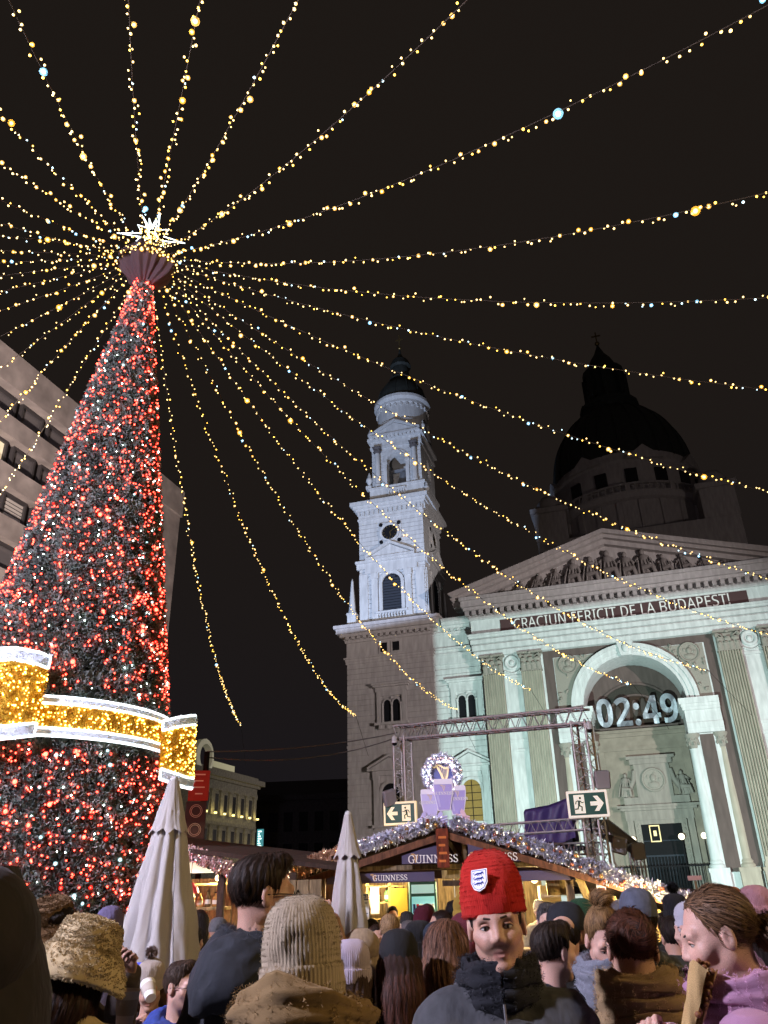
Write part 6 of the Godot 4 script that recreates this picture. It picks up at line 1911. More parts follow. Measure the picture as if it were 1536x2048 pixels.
static func head_prims() -> Array:
	var l := [ell(Vector3(0, 0.032, -0.018), Vector3(0.075, 0.086, 0.094)), ell(Vector3(0, -0.028, 0.018), Vector3(0.057, 0.083, 0.073), 0.03), cap(Vector3(-0.044, -0.055, 0.0), Vector3(-0.011, -0.102, 0.058), 0.022, 0.016, 0.025), cap(Vector3(0.044, -0.055, 0.0), Vector3(0.011, -0.102, 0.058), 0.022, 0.016, 0.025),
		ell(Vector3(0, -0.105, 0.066), Vector3(0.018, 0.015, 0.016), 0.02), cap(Vector3(-0.04, 0.016, 0.076), Vector3(0.04, 0.016, 0.076), 0.013, 0.013, 0.02),
		cap(Vector3(-0.05, -0.025, 0.055), Vector3(-0.03, -0.04, 0.072), 0.018, 0.018, 0.03), cap(Vector3(0.05, -0.025, 0.055), Vector3(0.03, -0.04, 0.072), 0.018, 0.018, 0.03),
		ell(Vector3(-0.032, -0.004, 0.096), Vector3(0.0165, 0.0095, 0.013), 0.014, 1), ell(Vector3(0.032, -0.004, 0.096), Vector3(0.0165, 0.0095, 0.013), 0.014, 1),
		cap(Vector3(0, 0.014, 0.085), Vector3(0, -0.033, 0.104), 0.007, 0.0095, 0.016), ell(Vector3(-0.01, -0.037, 0.094), Vector3(0.0075, 0.007, 0.01), 0.008), ell(Vector3(0.01, -0.037, 0.094), Vector3(0.0075, 0.007, 0.01), 0.008),
		ell(Vector3(0, -0.0655, 0.0775), Vector3(0.025, 0.0065, 0.0105), 0.008), ell(Vector3(0, -0.0775, 0.0765), Vector3(0.02, 0.007, 0.01), 0.008), cap(Vector3(-0.026, -0.0713, 0.088), Vector3(0.026, -0.0713, 0.088), 0.0032, 0.0032, 0.004, 1),
		ell(Vector3(-0.078, -0.006, -0.012), Vector3(0.01, 0.032, 0.019), 0.008), ell(Vector3(0.078, -0.006, -0.012), Vector3(0.01, 0.032, 0.019), 0.008), ell(Vector3(-0.089, -0.002, -0.008), Vector3(0.007, 0.018, 0.01), 0.006, 1), ell(Vector3(0.089, -0.002, -0.008), Vector3(0.007, 0.018, 0.01), 0.006, 1),
		cap(Vector3(0, -0.06, -0.025), Vector3(0, -0.16, -0.03), 0.055, 0.056, 0.03)]
	return l
static func hand_prims(curl: float) -> Array:
	var l := [ell(Vector3(0, -0.045, 0), Vector3(0.038, 0.05, 0.014), 0.01), cap(Vector3(0, 0.02, 0), Vector3(0, -0.02, 0), 0.024, 0.026, 0.015)]
	var len := [0.07, 0.08, 0.075, 0.058]
	for i in 4:
		var x := -0.028 + i * 0.0185
		var p := Vector3(x, -0.085, 0)
		var a := 0.15
		for seg in 3:
			a += curl * (0.5 + 0.25 * seg)
			var q: Vector3 = p + Vector3(x * 0.08, -cos(a), sin(a)) * len[i] * [0.45, 0.32, 0.25][seg]
			l.append(cap(p, q, 0.0095 - seg * 0.0008, 0.009 - seg * 0.0008, 0.004))
			p = q
	l.append(cap(Vector3(-0.03, -0.02, 0.004), Vector3(-0.056, -0.055, 0.02), 0.014, 0.011, 0.01)); l.append(cap(Vector3(-0.056, -0.055, 0.02), Vector3(-0.05, -0.085, 0.034), 0.0105, 0.009, 0.004))
	return l
static func hair_prims(kind: String) -> Array:
	var l := [ell(Vector3(0, 0.036, -0.021), Vector3(0.081, 0.089, 0.099))]
	match kind:
		"short":
			l.append(cut(Vector3(0, -0.062, 0), Vector3(0, 1, -0.2))); l.append(cut(Vector3(0, 0.072, 0.06), Vector3(0, 0.35, -0.94)))
			l.append(ell(Vector3(0, 0.1, 0.04), Vector3(0.055, 0.03, 0.045), 0.03))
		"bun", "lowbun", "braid", "topbun":
			l.append(cut(Vector3(0, -0.085, 0), Vector3(0, 1, -0.5))); l.append(cut(Vector3(0, 0.075, 0.058), Vector3(0, 0.4, -0.92), 0.02))
			if kind == "bun": l.append(ell(Vector3(0.0, 0.035, -0.135), Vector3(0.058, 0.056, 0.045), 0.012))
			if kind == "lowbun": l.append(ell(Vector3(0.0, -0.025, -0.14), Vector3(0.05, 0.045, 0.045), 0.012))
			if kind == "topbun": l.append(ell(Vector3(0, 0.15, -0.06), Vector3(0.045, 0.035, 0.045), 0.01))
			if kind == "braid":
				for i in 7: l.append(ell(Vector3(0.006 * (1 if i % 2 else -1), -0.03 - i * 0.042, -0.125 - 0.008 * i), Vector3(0.03 - i * 0.002, 0.028, 0.024), 0.008))
		_:
			l.append(ell(Vector3(0, -0.12, -0.075), Vector3(0.1, 0.2, 0.058), 0.05))
			for s in [-1.0, 1.0]: l.append(cap(Vector3(0.07 * s, 0.02, -0.02), Vector3(0.092 * s, -0.24, 0.01), 0.034, 0.026, 0.04))
			l.append(cap(Vector3(0, -0.1, -0.09), Vector3(0.02, -0.36, -0.1), 0.07, 0.045, 0.06))
			l.append(cut(Vector3(0, 0.078, 0.058), Vector3(0, 0.42, -0.9), 0.02)); l.append(ell(Vector3(0, -0.06, 0.09), Vector3(0.066, 0.15, 0.085), 0.02, 1))
			return l
	l.append(ell(Vector3(0, -0.06, 0.075), Vector3(0.07, 0.1, 0.07), 0.015, 1))
	for s in [-1.0, 1.0]: l.append(ell(Vector3(0.085 * s, -0.012, 0.0), Vector3(0.018, 0.036, 0.028), 0.01, 1))
	return l
func bake_people() -> void:
	var jobs := []
	for p in POSES:
		jobs.append(["body_" + p, body_prims(POSES[p]), Vector3(-0.36, 0, -0.22), Vector3(0.36, 1.8, 0.36), 0.03, 0])
		for h in ([0, 1] if p == "down" else [1] if p == "eat" else [0]): jobs.append(["coat_%s_%d" % [p, h], coat_prims(POSES[p], h == 1, 0.03 if h else 0.004), Vector3(-0.42, 0.62, -0.32), Vector3(0.42, 1.86, 0.36), 0.017, 1])
	jobs.append(["coat_puffy", coat_prims(POSES.down, true, 0.035), Vector3(-0.42, 0.62, -0.34), Vector3(0.42, 1.6, 0.3), 0.016, 2])
	jobs.append(["head", head_prims(), Vector3(-0.1, -0.18, -0.13), Vector3(0.1, 0.14, 0.14), 0.0045, 0])
	jobs.append(["head_far", head_prims(), Vector3(-0.1, -0.18, -0.13), Vector3(0.1, 0.14, 0.14), 0.0075, 0])
	jobs.append(["hand", hand_prims(0.35), Vector3(-0.08, -0.19, -0.05), Vector3(0.06, 0.06, 0.09), 0.0042, 0])
	jobs.append(["hand_grip", hand_prims(0.95), Vector3(-0.08, -0.19, -0.05), Vector3(0.06, 0.06, 0.11), 0.0042, 0])
	for k in ["short", "bun", "lowbun", "topbun", "braid", "long"]: jobs.append(["hair_" + k, hair_prims(k), Vector3(-0.14, -0.46, -0.21), Vector3(0.14, 0.2, 0.12), 0.0065, 3])
	var trousers := [ell(Vector3(0, 0.9, -0.01), Vector3(0.175, 0.14, 0.125))]
	for x in [-1.0, 1.0]:
		trousers.append(cap(Vector3(0.09 * x, 0.88, 0), Vector3(0.1 * x, 0.49, 0.02), 0.1, 0.075, 0.03)); trousers.append(cap(Vector3(0.1 * x, 0.49, 0.02), Vector3(0.1 * x, 0.1, -0.03), 0.075, 0.06, 0.02))
	jobs.append(["trousers", trousers, Vector3(-0.24, 0.0, -0.18), Vector3(0.24, 1.1, 0.18), 0.022, 1])
	var shoes := []
	for x in [-1.0, 1.0]: shoes.append(cap(Vector3(0.1 * x, 0.055, -0.05), Vector3(0.112 * x, 0.045, 0.14), 0.055, 0.042, 0.01)); shoes.append(cap(Vector3(0.1 * x, 0.06, -0.04), Vector3(0.1 * x, 0.14, -0.03), 0.052, 0.055, 0.02))
	shoes.append(cut(Vector3(0, 0.002, 0), Vector3(0, 1, 0), 0.003))
	jobs.append(["shoes", shoes, Vector3(-0.2, -0.02, -0.14), Vector3(0.2, 0.24, 0.22), 0.013, 0])
	var results := []
	results.resize(jobs.size())
	var noise := FastNoiseLite.new()
	noise.seed = 4; noise.frequency = 1.0; noise.fractal_octaves = 3
	var work := func(i: int) -> void:
		var j: Array = jobs[i]
		var d = null
		if j[5] == 1: d = func(p: Vector3) -> float: return 0.026 * absf(noise.get_noise_3d(p.x * 3.2 + p.y * 1.5, p.y * 5.0 - p.x * 2.0, p.z * 3.2)) - 0.008
		if j[5] == 2: d = func(p: Vector3) -> float: return 0.012 - 0.022 * sqrt(absf(sin(p.y * 34.0 + noise.get_noise_3d(p.x * 3.0, p.y * 3.0, p.z * 3.0)))) + 0.01 * noise.get_noise_3d(p.x * 14.0, p.y * 14.0, p.z * 14.0)
		if j[5] == 3: d = func(p: Vector3) -> float: return 0.0028 * sin(atan2(p.x, -p.z + 0.02) * 34.0 + 7.0 * noise.get_noise_3d(p.x * 8.0, p.y * 5.0, p.z * 8.0)) + 0.004 * noise.get_noise_3d(p.x * 12.0, p.y * 4.0, p.z * 12.0)
		results[i] = nets(j[1], j[2], j[3], j[4], d)
	var id := WorkerThreadPool.add_group_task(work, jobs.size())
	WorkerThreadPool.wait_for_group_task_completion(id)
	for i in jobs.size(): sdf[jobs[i][0]] = results[i]

var mesh_of := {}
func plain_mesh(key: String) -> ArrayMesh:
	if not mesh_of.has(key):
		var b := MB.new()
		b.add(sdf[key][0], sdf[key][1], sdf[key][2])
		mesh_of[key] = b.mesh()
	return mesh_of[key]
func body_mesh(pose: String, turn: Vector3, near: bool, tone: int) -> ArrayMesh:
	var key := "%s%s%s%d" % [pose, turn, near, tone]
	if mesh_of.has(key): return mesh_of[key]
	var b := MB.new()
	var s: Array = sdf["body_" + pose]
	b.add(s[0], s[1], s[2])
	var h: Array = sdf["head" if near else "head_far"]
	b.add(h[0], h[1], h[2], Transform3D(Basis.from_euler(turn), Vector3(0, 1.605, 0.02)))
	var pz: Array = POSES[pose]
	for k in 2:
		var d: Vector3 = (pz[k * 2 + 1] - pz[k * 2]).normalized()
		var y := -d
		var inward := Vector3(1.0 if k == 0 else -1.0, 0, 0.3)
		if pose == "raise" and k == 0: inward = Vector3(0.2, 0, 1)
		var z := (inward - y * inward.dot(y)).normalized()
		var x := y.cross(z)
		var bs := Basis(x, y, z) if k == 0 else Basis(-x, y, z)
		var hd: Array = sdf["hand_grip" if pose != "down" else "hand"]
		var ixs: PackedInt32Array = hd[2]
		if bs.determinant() < 0:
			ixs = ixs.duplicate(); ixs.reverse()
		b.add(hd[0], hd[1], ixs, Transform3D(bs, pz[k * 2 + 1] + d * 0.01))
	var skin: Color = [Color(0.52, 0.3, 0.22), Color(0.6, 0.36, 0.28), Color(0.4, 0.21, 0.14)][tone]
	var off: int = s[0].size()
	var inv := Transform3D(Basis.from_euler(turn), Vector3(0, 1.605, 0.02)).affine_inverse()
	b.c.resize(b.v.size())
	for i in b.v.size():
		var c := skin
		if i >= off and i < off + h[0].size():
			var p := inv * b.v[i]
			var lip := clampf(1.0 - Vector2(p.x / 0.026, (p.y + 0.0715) / 0.013).length(), 0.0, 1.0) * (1.0 if p.z > 0.08 else 0.0)
			c = c.lerp(Color(0.42, 0.15, 0.13), minf(lip * 2.0, 0.55))
			var blush := clampf(1.0 - Vector3((absf(p.x) - 0.042) / 0.025, (p.y + 0.035) / 0.025, (p.z - 0.07) / 0.03).length(), 0.0, 1.0)
			c = c.lerp(Color(0.6, 0.24, 0.19), blush * 0.45)
		b.c[i] = c
	mesh_of[key] = b.mesh()
	return mesh_of[key]

func knit(o: Dictionary) -> MB:   # beanie: o = {y0, h, cuff, ribs, r, slouch}
	var b := MB.new()
	var rows := []
	var y0: float = o.get("y0", -0.005)
	var h: float = o.get("h", 0.175)
	var cuff: float = o.get("cuff", 0.06)
	var ribs: int = o.get("ribs", 56)
	var r0: float = o.get("r", 0.097)
	var sl: float = o.get("slouch", 0.0)
	var steps := []
	var nz := FastNoiseLite.new()
	nz.seed = ribs; nz.frequency = 1.0; nz.fractal_octaves = 3
	if cuff > 0: steps = [[-0.004, 0.9], [0.0, 1.0], [cuff * 0.1, 1.075], [cuff * 0.5, 1.085], [cuff * 0.92, 1.075], [cuff, 1.05], [cuff + 0.003, 1.0]]
	else: steps = [[-0.004, 0.95], [0.0, 1.0]]
	for i in range(1, 17):
		var t := i / 16.0
		steps.append([lerpf(maxf(cuff, 0.004) + 0.004, h, 1.0 - pow(1.0 - t, 1.35)), (1.0 + 0.05 * sin(PI * t)) * sqrt(maxf(1.0 - pow(t, o.get("round", 2.3)), 0.0)) if i < 16 else 0.002])
	for st in steps:
		var row := PackedVector3Array()
		for j in ribs * 4:
			var a := TAU * j / (ribs * 4)
			var f: float = 1.0 + 0.05 * nz.get_noise_3d(sin(a) * 1.6, st[0] * 14.0, cos(a) * 1.6) + (o.get("amp", 0.014) * cos(a * ribs)) * (1.0 if st[1] > 0.3 else 0.0) + 0.012 * sin(a * 3.0 + st[0] * 30.0) + (0.02 * sin(a * 5.0 + 1.0) * st[0] / h)
			row.append(Vector3(sin(a) * r0 * st[1] * f * 0.9, y0 + st[0], cos(a) * r0 * st[1] * f * 1.04 - 0.018 - sl * st[0] * st[0] * 6.0))
		rows.append(row)
	b.grid(rows, true)
	return b
func brimmed(kind: String) -> MB:
	var b := MB.new()
	if kind == "cap":
		b.lathe([Vector2(0.094, 0.0), Vector2(0.097, 0.03), Vector2(0.092, 0.07), Vector2(0.072, 0.108), Vector2(0.04, 0.126), Vector2(0.001, 0.131)], 32, T(Vector3(0, 0.012, -0.018), Vector3.ZERO, Vector3(0.93, 1, 1.06)), true)
		var rows := []
		for i in 7:
			var t := i / 6.0
			var row := PackedVector3Array()
			for j in 13:
				var u := (j / 12.0 - 0.5) * 2.0
				row.append(Vector3(u * 0.082, 0.02 - 0.018 * u * u - 0.02 * t, sqrt(maxf(1.0 - u * u * 0.85, 0.0)) * 0.08 + t * 0.07 * sqrt(maxf(1.0 - u * u * 0.8, 0.05))))
			rows.append(row)
		b.grid(rows)
	else:
		var pf := [Vector2(0.001, 0.128), Vector2(0.07, 0.124), Vector2(0.098, 0.105), Vector2(0.108, 0.075), Vector2(0.113, 0.04), Vector2(0.118, 0.032), Vector2(0.14, 0.012), Vector2(0.163, -0.022), Vector2(0.176, -0.062), Vector2(0.172, -0.075), Vector2(0.158, -0.06), Vector2(0.128, -0.01), Vector2(0.1, 0.02)]
		pf.reverse()
		var rows := []
		for i in pf.size():
			var row := PackedVector3Array()
			for j in 72:
				var a := TAU * j / 72.0
				var w: float = 1.0 + 0.035 * sin(a * 3.0 + 0.5) * clampf((0.05 - pf[i].y) * 10.0, 0.0, 1.0) + 0.012 * sin(a * 9.0 + i)
				row.append(Vector3(sin(a) * pf[i].x * w, pf[i].y + 0.012 * sin(a * 2.0 + 1.0) * clampf((0.05 - pf[i].y) * 10.0, 0.0, 1.0), cos(a) * pf[i].x * w - 0.01))
			rows.append(row)
		b.grid(rows, true)
	return b
func scarf(loops: int, r: float, thick: float, sd: int, y := 1.44) -> MB:
	var b := MB.new()
	var rng := RandomNumberGenerator.new()
	rng.seed = sd
	for k in loops:
		var pts := []
		var rad := []
		var ph := rng.randf() * 6.0
		for i in 29:
			var a := TAU * i / 28.0
			pts.append(Vector3(sin(a) * r * (1.05 + 0.06 * sin(a * 2.0 + ph)), y + k * thick * 0.95 + 0.022 * sin(a + ph) - 0.02 * cos(a), cos(a) * r * 0.95 - 0.015))
			rad.append(thick * (0.8 + 0.16 * sin(a * 3.0 + ph) + 0.08 * sin(a * 7.0)))
		var rows := []
		for i in 29:
			var d: Vector3 = (pts[mini(i + 1, 28)] - pts[maxi(i - 1, 0)]).normalized()
			var s := d.cross(Vector3.UP).normalized()
			var row := PackedVector3Array()
			for j in 40:
				var a := TAU * j / 40.0
				var f := 1.0 + 0.14 * sin(a * 4.0 + i * 0.35 + ph) + 0.09 * sin(a * 7.0 - i * 0.6) + 0.05 * sin(a * 11.0 + i * 1.1)
				row.append(pts[i] + (s * cos(a) * 0.8 + Vector3.UP * sin(a)) * rad[i] * f)
			rows.append(row)
		b.grid(rows, true, true)
	return b

var fuzz: ArrayMesh
func fuzz_mesh() -> ArrayMesh:
	if fuzz == null: fuzz = tinsel_mesh(4, 0.012, 0.0013, 61)
	return fuzz
func hood_down(bulk: float) -> MB:   # a hood lying open round the neck and down the back
	var b := MB.new()
	var nz := FastNoiseLite.new()
	nz.seed = 8; nz.frequency = 1.0
	var rows := []
	for i in 41:
		var t := i / 40.0
		var a := deg_to_rad(28.0 + 304.0 * t)
		var back := pow(maxf(0.0, -cos(a)), 1.3)
		var c := Vector3(sin(a) * (0.1 + 0.02 * back), 1.43 - 0.045 * (1.0 - back) * (0.6 + 0.4 * cos(a)) + 0.02 * back, cos(a) * (0.088 + 0.035 * back) - 0.02)
		var out := Vector3(sin(a), 0, cos(a))
		var w := (0.034 + 0.03 * back + bulk) * (0.35 + 0.65 * minf(1.0, sin(PI * t) * 3.0))
		var h := (0.045 + 0.055 * back + bulk) * (0.35 + 0.65 * minf(1.0, sin(PI * t) * 3.0))
		var row := PackedVector3Array()
		for j in 28:
			var u := TAU * j / 28.0
			var f := 1.0 + 0.22 * nz.get_noise_3d(a * 2.2, sin(u) * 2.2, cos(u) * 2.2) + 0.06 * sin(u * 3.0 + a * 4.0)
			var lean := out * (-sin(u) * 0.4 * back * h)
			row.append(c + out * cos(u) * w * f + Vector3.UP * (sin(u) * h * f - 0.045 * back) + lean)
		rows.append(row)
	b.grid(rows, true, true)
	return b
var pm := {}
func cmat(kind: String, c: Color) -> Material:
	var key := kind + str(c)
	if pm.has(key): return pm[key]
	var m: Material
	match kind:
		"cloth": m = mat(c, 0.85, {tex = "fold_tone", scale = Vector3(1.5, 1.0, 1.5), bump = 0.7, bumptex = "fold", rim = 0.25})
		"wool": m = mat(c, 0.95, {tex = "cloth", scale = Vector3(11, 11, 11), bump = 0.45, bumptex = "cloth", rim = 0.5})
		"shiny": m = mat(c, 0.5, {tex = "soft", scale = Vector3(3, 2, 3), bump = 1.2, bumptex = "fold"})
		"hair": m = mat(c, 0.62, {tex = "hair", scale = Vector3(30, 2.5, 30), bump = 0.3, bumptex = "hair", spec = 0.3})
		_: m = mat(c, 0.6)
	pm[key] = m
	return m
var strand_mesh: ArrayMesh
var strand_straight: ArrayMesh
var strand_mat: Material
var strand_sets := {}
func strand_tint(c: Color, cnt: int) -> Array:
	var rng := RandomNumberGenerator.new()
	rng.seed = 14
	var l := []
	for i in cnt: l.append(c * rng.randf_range(0.55, 1.7))
	return l
func strands(kind: String) -> Array:
	# where single locks of hair lie: on the hair's surface, combed along its flow
	if strand_sets.has(kind): return strand_sets[kind]
	if strand_mesh == null:
		var b := MB.new()
		var rows := []
		var rows2 := []
		for i in 5:
			var t := i / 4.0
			var w := 0.0009 * (1.0 - 0.75 * t)
			rows.append(PackedVector3Array([Vector3(-w, t * 0.06, 0.0012 + 0.003 * sin(t * PI) - 0.019 * t * t), Vector3(w, t * 0.06, 0.0012 + 0.003 * sin(t * PI) - 0.019 * t * t)]))
			rows2.append(PackedVector3Array([Vector3(-w, t * 0.06, 0.0015 + 0.002 * sin(t * PI)), Vector3(w, t * 0.06, 0.0015 + 0.002 * sin(t * PI))]))
		b.grid(rows)
		strand_mesh = b.mesh()
		b = MB.new()
		b.grid(rows2)
		strand_straight = b.mesh()
		strand_mat = mat(Color.WHITE, 0.55, {vc = true, spec = 0.3})
	var rng := RandomNumberGenerator.new()
	rng.seed = 31
	var s: Array = sdf["hair_" + kind]
	var bun := {"bun": Vector3(0, 0.035, -0.13), "lowbun": Vector3(0, -0.025, -0.135), "topbun": Vector3(0, 0.15, -0.06), "braid": Vector3(0, -0.03, -0.12)}
	var l := []
	for i in (6500 if kind == "long" else 5200):
		var k := rng.randi() % int(s[0].size())
		var p: Vector3 = s[0][k]
		var n: Vector3 = s[1][k]
		var flow := (p - Vector3(0, 0.13, -0.01)) * 4.0 + Vector3(0, -0.4, -0.1)
		if bun.has(kind):
			var to: Vector3 = bun[kind] - p
			flow = to if to.length() > 0.07 else to.cross(Vector3(0, 0.3, -1.0))
		elif kind == "long" and p.y < 0.05: flow = Vector3(p.x * 0.6, -1, 0)
		flow += Vector3(rng.randf_range(-1, 1), rng.randf_range(-1, 1), rng.randf_range(-1, 1)) * 0.09 * flow.length()
		var y := (flow - n * flow.dot(n)).normalized()
		if y.length() < 0.5: continue
		var z := n
		var ln := rng.randf_range(0.5, 1.2) * (0.45 if kind == "short" else 0.8)
		l.append(Transform3D(Basis(y.cross(z).normalized(), y, z).scaled_local(Vector3(rng.randf_range(0.6, 1.4), ln, ln * ln if kind != "long" else 1.0)), p + n * 0.0006))
	strand_sets[kind] = l
	return l
var skin_mat: Material
func person(label: String, at: Vector3, eye: float, o: Dictionary) -> Node3D:
	# at: where the feet stand; eye: height of the eyes; o.face: heading in degrees, 0 looks at the camera's side
	var p := thing("person", label, "person", at, deg_to_rad(o.get("face", 180.0)), o.get("group", "people in the market crowd"))
	var sc := eye / 1.605
	p.scale = Vector3(sc, sc, sc)
	var pose: String = o.get("pose", "down")
	var turn: Vector3 = o.get("turn", Vector3.ZERO)
	var near: bool = o.get("near", false)
	inst("body", body_mesh(pose, turn, near, o.get("tone", 0)), skin_mat, p)
	var ck: String = o.get("coat", "plain")
	var coat_key := "coat_puffy" if ck == "puffy" else "coat_%s_%d" % [pose, 1 if ck == "hood" else 0]
	var cc: Color = o.get("cc", Color(0.015, 0.016, 0.02))
	inst("coat", plain_mesh(coat_key), cmat("shiny" if ck == "puffy" else o.get("cm", "cloth"), cc), p)
	if ck == "hood" and o.get("hat", "") != "hoodup":
		if not mesh_of.has("hood_down"): mesh_of["hood_down"] = hood_down(0.008).mesh()
		inst("hood", mesh_of["hood_down"], cmat(o.get("cm", "cloth"), cc), p)
	inst("trousers", plain_mesh("trousers"), cmat("cloth", o.get("tc", Color(0.02, 0.022, 0.03))), p)
	inst("shoes", plain_mesh("shoes"), cmat("plain", Color(0.02, 0.018, 0.016)), p)
	var hx := Transform3D(Basis.from_euler(turn), Vector3(0, 1.605, 0.02))
	if o.has("hair"):
		inst("hair", plain_mesh("hair_" + o.hair), cmat("hair", o.get("hc", Color(0.03, 0.017, 0.01))), p, hx * (T(Vector3(0, -0.016, -0.002), Vector3.ZERO, Vector3(0.97, 0.9 if o.hair != "long" else 0.97, 0.95)) if o.has("hat") else Transform3D()))
		if near:
			var sl: Array = strands(o.hair)
			if o.has("hat"): sl = sl.filter(func(t): return t.origin.y < -0.01)
			if sl.size(): many("strands", strand_straight if o.hair == "long" else strand_mesh, strand_mat, sl, p.get_node("hair"), strand_tint(o.get("hc", Color(0.03, 0.017, 0.01)), sl.size()))
	if o.get("eyes", near):
		for s in [-1.0, 1.0]:
			var b := MB.new()
			b.ball(Vector3(0.032 * s, -0.0045, 0.0745), Vector3(0.0125, 0.0088, 0.0105), 14, 10)
			var e := put("eye", b, cmat("plain", Color(0.6, 0.56, 0.53)), p, hx)
			b = MB.new()
			b.ball(Vector3(0.032 * s, -0.005, 0.0815), Vector3(0.0056, 0.006, 0.0042), 10, 6)
			put("iris", b, cmat("plain", Color(0.05, 0.03, 0.02)), e)
			b = MB.new()
			b.tube([Vector3(0.018 * s, -0.004, 0.081), Vector3(0.026 * s, 0.0022, 0.0845), Vector3(0.038 * s, 0.0022, 0.0825), Vector3(0.047 * s, -0.004, 0.074)], [0.0025, 0.0042, 0.0042, 0.0025], 6)
			put("eyelid", b, cmat("plain", Color(0.4, 0.21, 0.15)), e)
			b = MB.new()
			b.tube([Vector3(0.0185 * s, -0.0052, 0.0835), Vector3(0.026 * s, -0.0008, 0.0875), Vector3(0.038 * s, -0.0008, 0.0855), Vector3(0.047 * s, -0.005, 0.0765)], 0.0011, 5)
			put("eyelashes", b, cmat("plain", Color(0.015, 0.01, 0.008)), e)
			b = MB.new()
			b.tube([Vector3(0.013 * s, 0.016, 0.0905), Vector3(0.03 * s, 0.02, 0.0885), Vector3(0.05 * s, 0.014, 0.0755)], [0.0032, 0.0034, 0.0016], 6)
			put("eyebrow", b, cmat("plain", o.get("bc", Color(0.04, 0.022, 0.014))), p, hx)
	var hatm: Material = cmat("wool", o.get("hatc", Color(0.1, 0.1, 0.1)))
	match o.get("hat", ""):
		"beanie":
			var kb := knit(o.get("knit", {}))
			var kn := put("knitted_hat", kb, hatm, p, hx)
			if near:
				var rng := RandomNumberGenerator.new()
				rng.seed = 17
				var xs := []
				for i in 3000:
					var k := rng.randi() % kb.v.size()
					xs.append(Transform3D(align((kb.n[k] + Vector3(rng.randf_range(-1, 1), rng.randf_range(-1, 1), rng.randf_range(-1, 1))).normalized()).scaled(Vector3.ONE * 0.5), kb.v[k]))
				many("wool_fuzz", fuzz_mesh(), hatm, xs, kn)
		"cap": put("cap", brimmed("cap"), cmat("cloth", o.get("hatc", Color(0.02, 0.02, 0.02))), p, hx * Transform3D(Basis.from_euler(Vector3(0, o.get("capturn", 0.0), 0)), Vector3(0, 0.012, 0)))
		"bucket":
			var hat := put("bucket_hat", brimmed("bucket"), hatm, p, hx * T(Vector3(0, 0.035, -0.01), Vector3.ZERO, Vector3.ONE * o.get("hats", 0.97)))
			if near:   # short pile all over the fur
				var src := brimmed("bucket")
				var rng := RandomNumberGenerator.new()
				rng.seed = 6
				var xs := []
				for i in 5200:
					var t := (rng.randi() % (src.ix.size() / 3)) * 3
					var u := rng.randf(); var w := rng.randf() * (1.0 - u)
					var q := src.v[src.ix[t]] * (1.0 - u - w) + src.v[src.ix[t + 1]] * u + src.v[src.ix[t + 2]] * w
					var nn := (src.n[src.ix[t]] + Vector3(rng.randf_range(-1, 1), rng.randf_range(-1.2, 0.6), rng.randf_range(-1, 1)) * 0.7).normalized()
					xs.append(Transform3D(align(nn), q))
				many("fur", tinsel_mesh(5, 0.013, 0.0028, 8), hatm, xs, hat)
		"pompom":
			var hat := put("knitted_hat", knit({ribs = 40, cuff = 0.055}), hatm, p, hx)
			var rng := RandomNumberGenerator.new()
			rng.seed = 9
			var xs := []
			for i in 260:
				var d := Vector3(rng.randf_range(-1, 1), rng.randf_range(-1, 1), rng.randf_range(-1, 1)).normalized()
				xs.append(Transform3D(align(d), Vector3(0, 0.205, -0.02) + d * 0.012))
			many("pompom", tinsel_mesh(4, 0.042, 0.004, 3), cmat("wool", o.get("pomc", Color(0.3, 0.25, 0.22))), xs, hat)
		"hoodup":
			var b := MB.new()
			var rows := []
			for i in 12:
				var t := i / 11.0
				var row := PackedVector3Array()
				for j in 25:
					var a := PI * (j / 24.0 - 0.5) * 1.5
					var yy := sin(t * PI * 0.62 - 0.75)
					var rr := 0.125 * cos(t * PI * 0.5 * 0.9 - 0.25)
					row.append(Vector3(sin(a) * rr * 1.0, -0.13 + t * 0.29, -cos(a) * rr * 1.15 + 0.01 + 0.012 * sin(j * 1.3 + i)))
				rows.append(row)
			b.grid(rows)
			b.ball(Vector3(0, 0.07, -0.03), Vector3(0.112, 0.1, 0.115), 20, 12)
			put("hood", b, cmat("cloth", cc), p, hx)
	if o.has("scarf"):
		var sb := scarf(o.get("loops", 2), o.get("sr", 0.105), o.get("st", 0.05), label.length(), o.get("sy", 1.44))
		var sn := put("scarf", sb, cmat("wool", o.scarf), p)
		if near:
			var rng := RandomNumberGenerator.new()
			rng.seed = 44
			var xs := []
			for i in 3500:
				var k := rng.randi() % sb.v.size()
				var nn := (sb.n[k] + Vector3(rng.randf_range(-1, 1), rng.randf_range(-1, 1), rng.randf_range(-1, 1)) * 1.1).normalized()
				xs.append(Transform3D(align(nn), sb.v[k] + Vector3(rng.randf_range(-1, 1), rng.randf_range(-1, 1), rng.randf_range(-1, 1)) * 0.006))
			many("wool_fuzz", fuzz_mesh(), cmat("fuzz", o.scarf * 1.15), xs, sn)
	if o.get("glasses", false):
		var b := MB.new()
		for s in [-1.0, 1.0]:
			var ring := []
			for i in 17: ring.append(Vector3(0.033 * s + 0.024 * cos(TAU * i / 16), -0.006 + 0.019 * sin(TAU * i / 16), 0.108 - absf(0.033 * s + 0.024 * cos(TAU * i / 16)) * 0.14))
			b.tube(ring, 0.0022, 6)
			b.tube([Vector3(0.057 * s, 0.0, 0.1), Vector3(0.079 * s, 0.002, 0.03), Vector3(0.082 * s, 0.0, -0.015), Vector3(0.081 * s, -0.018, -0.03)], 0.002, 6)
		b.tube([Vector3(-0.01, 0.0, 0.107), Vector3(0.01, 0.0, 0.107)], 0.002, 6)
		put("glasses", b, M.black, p, hx)
	return p
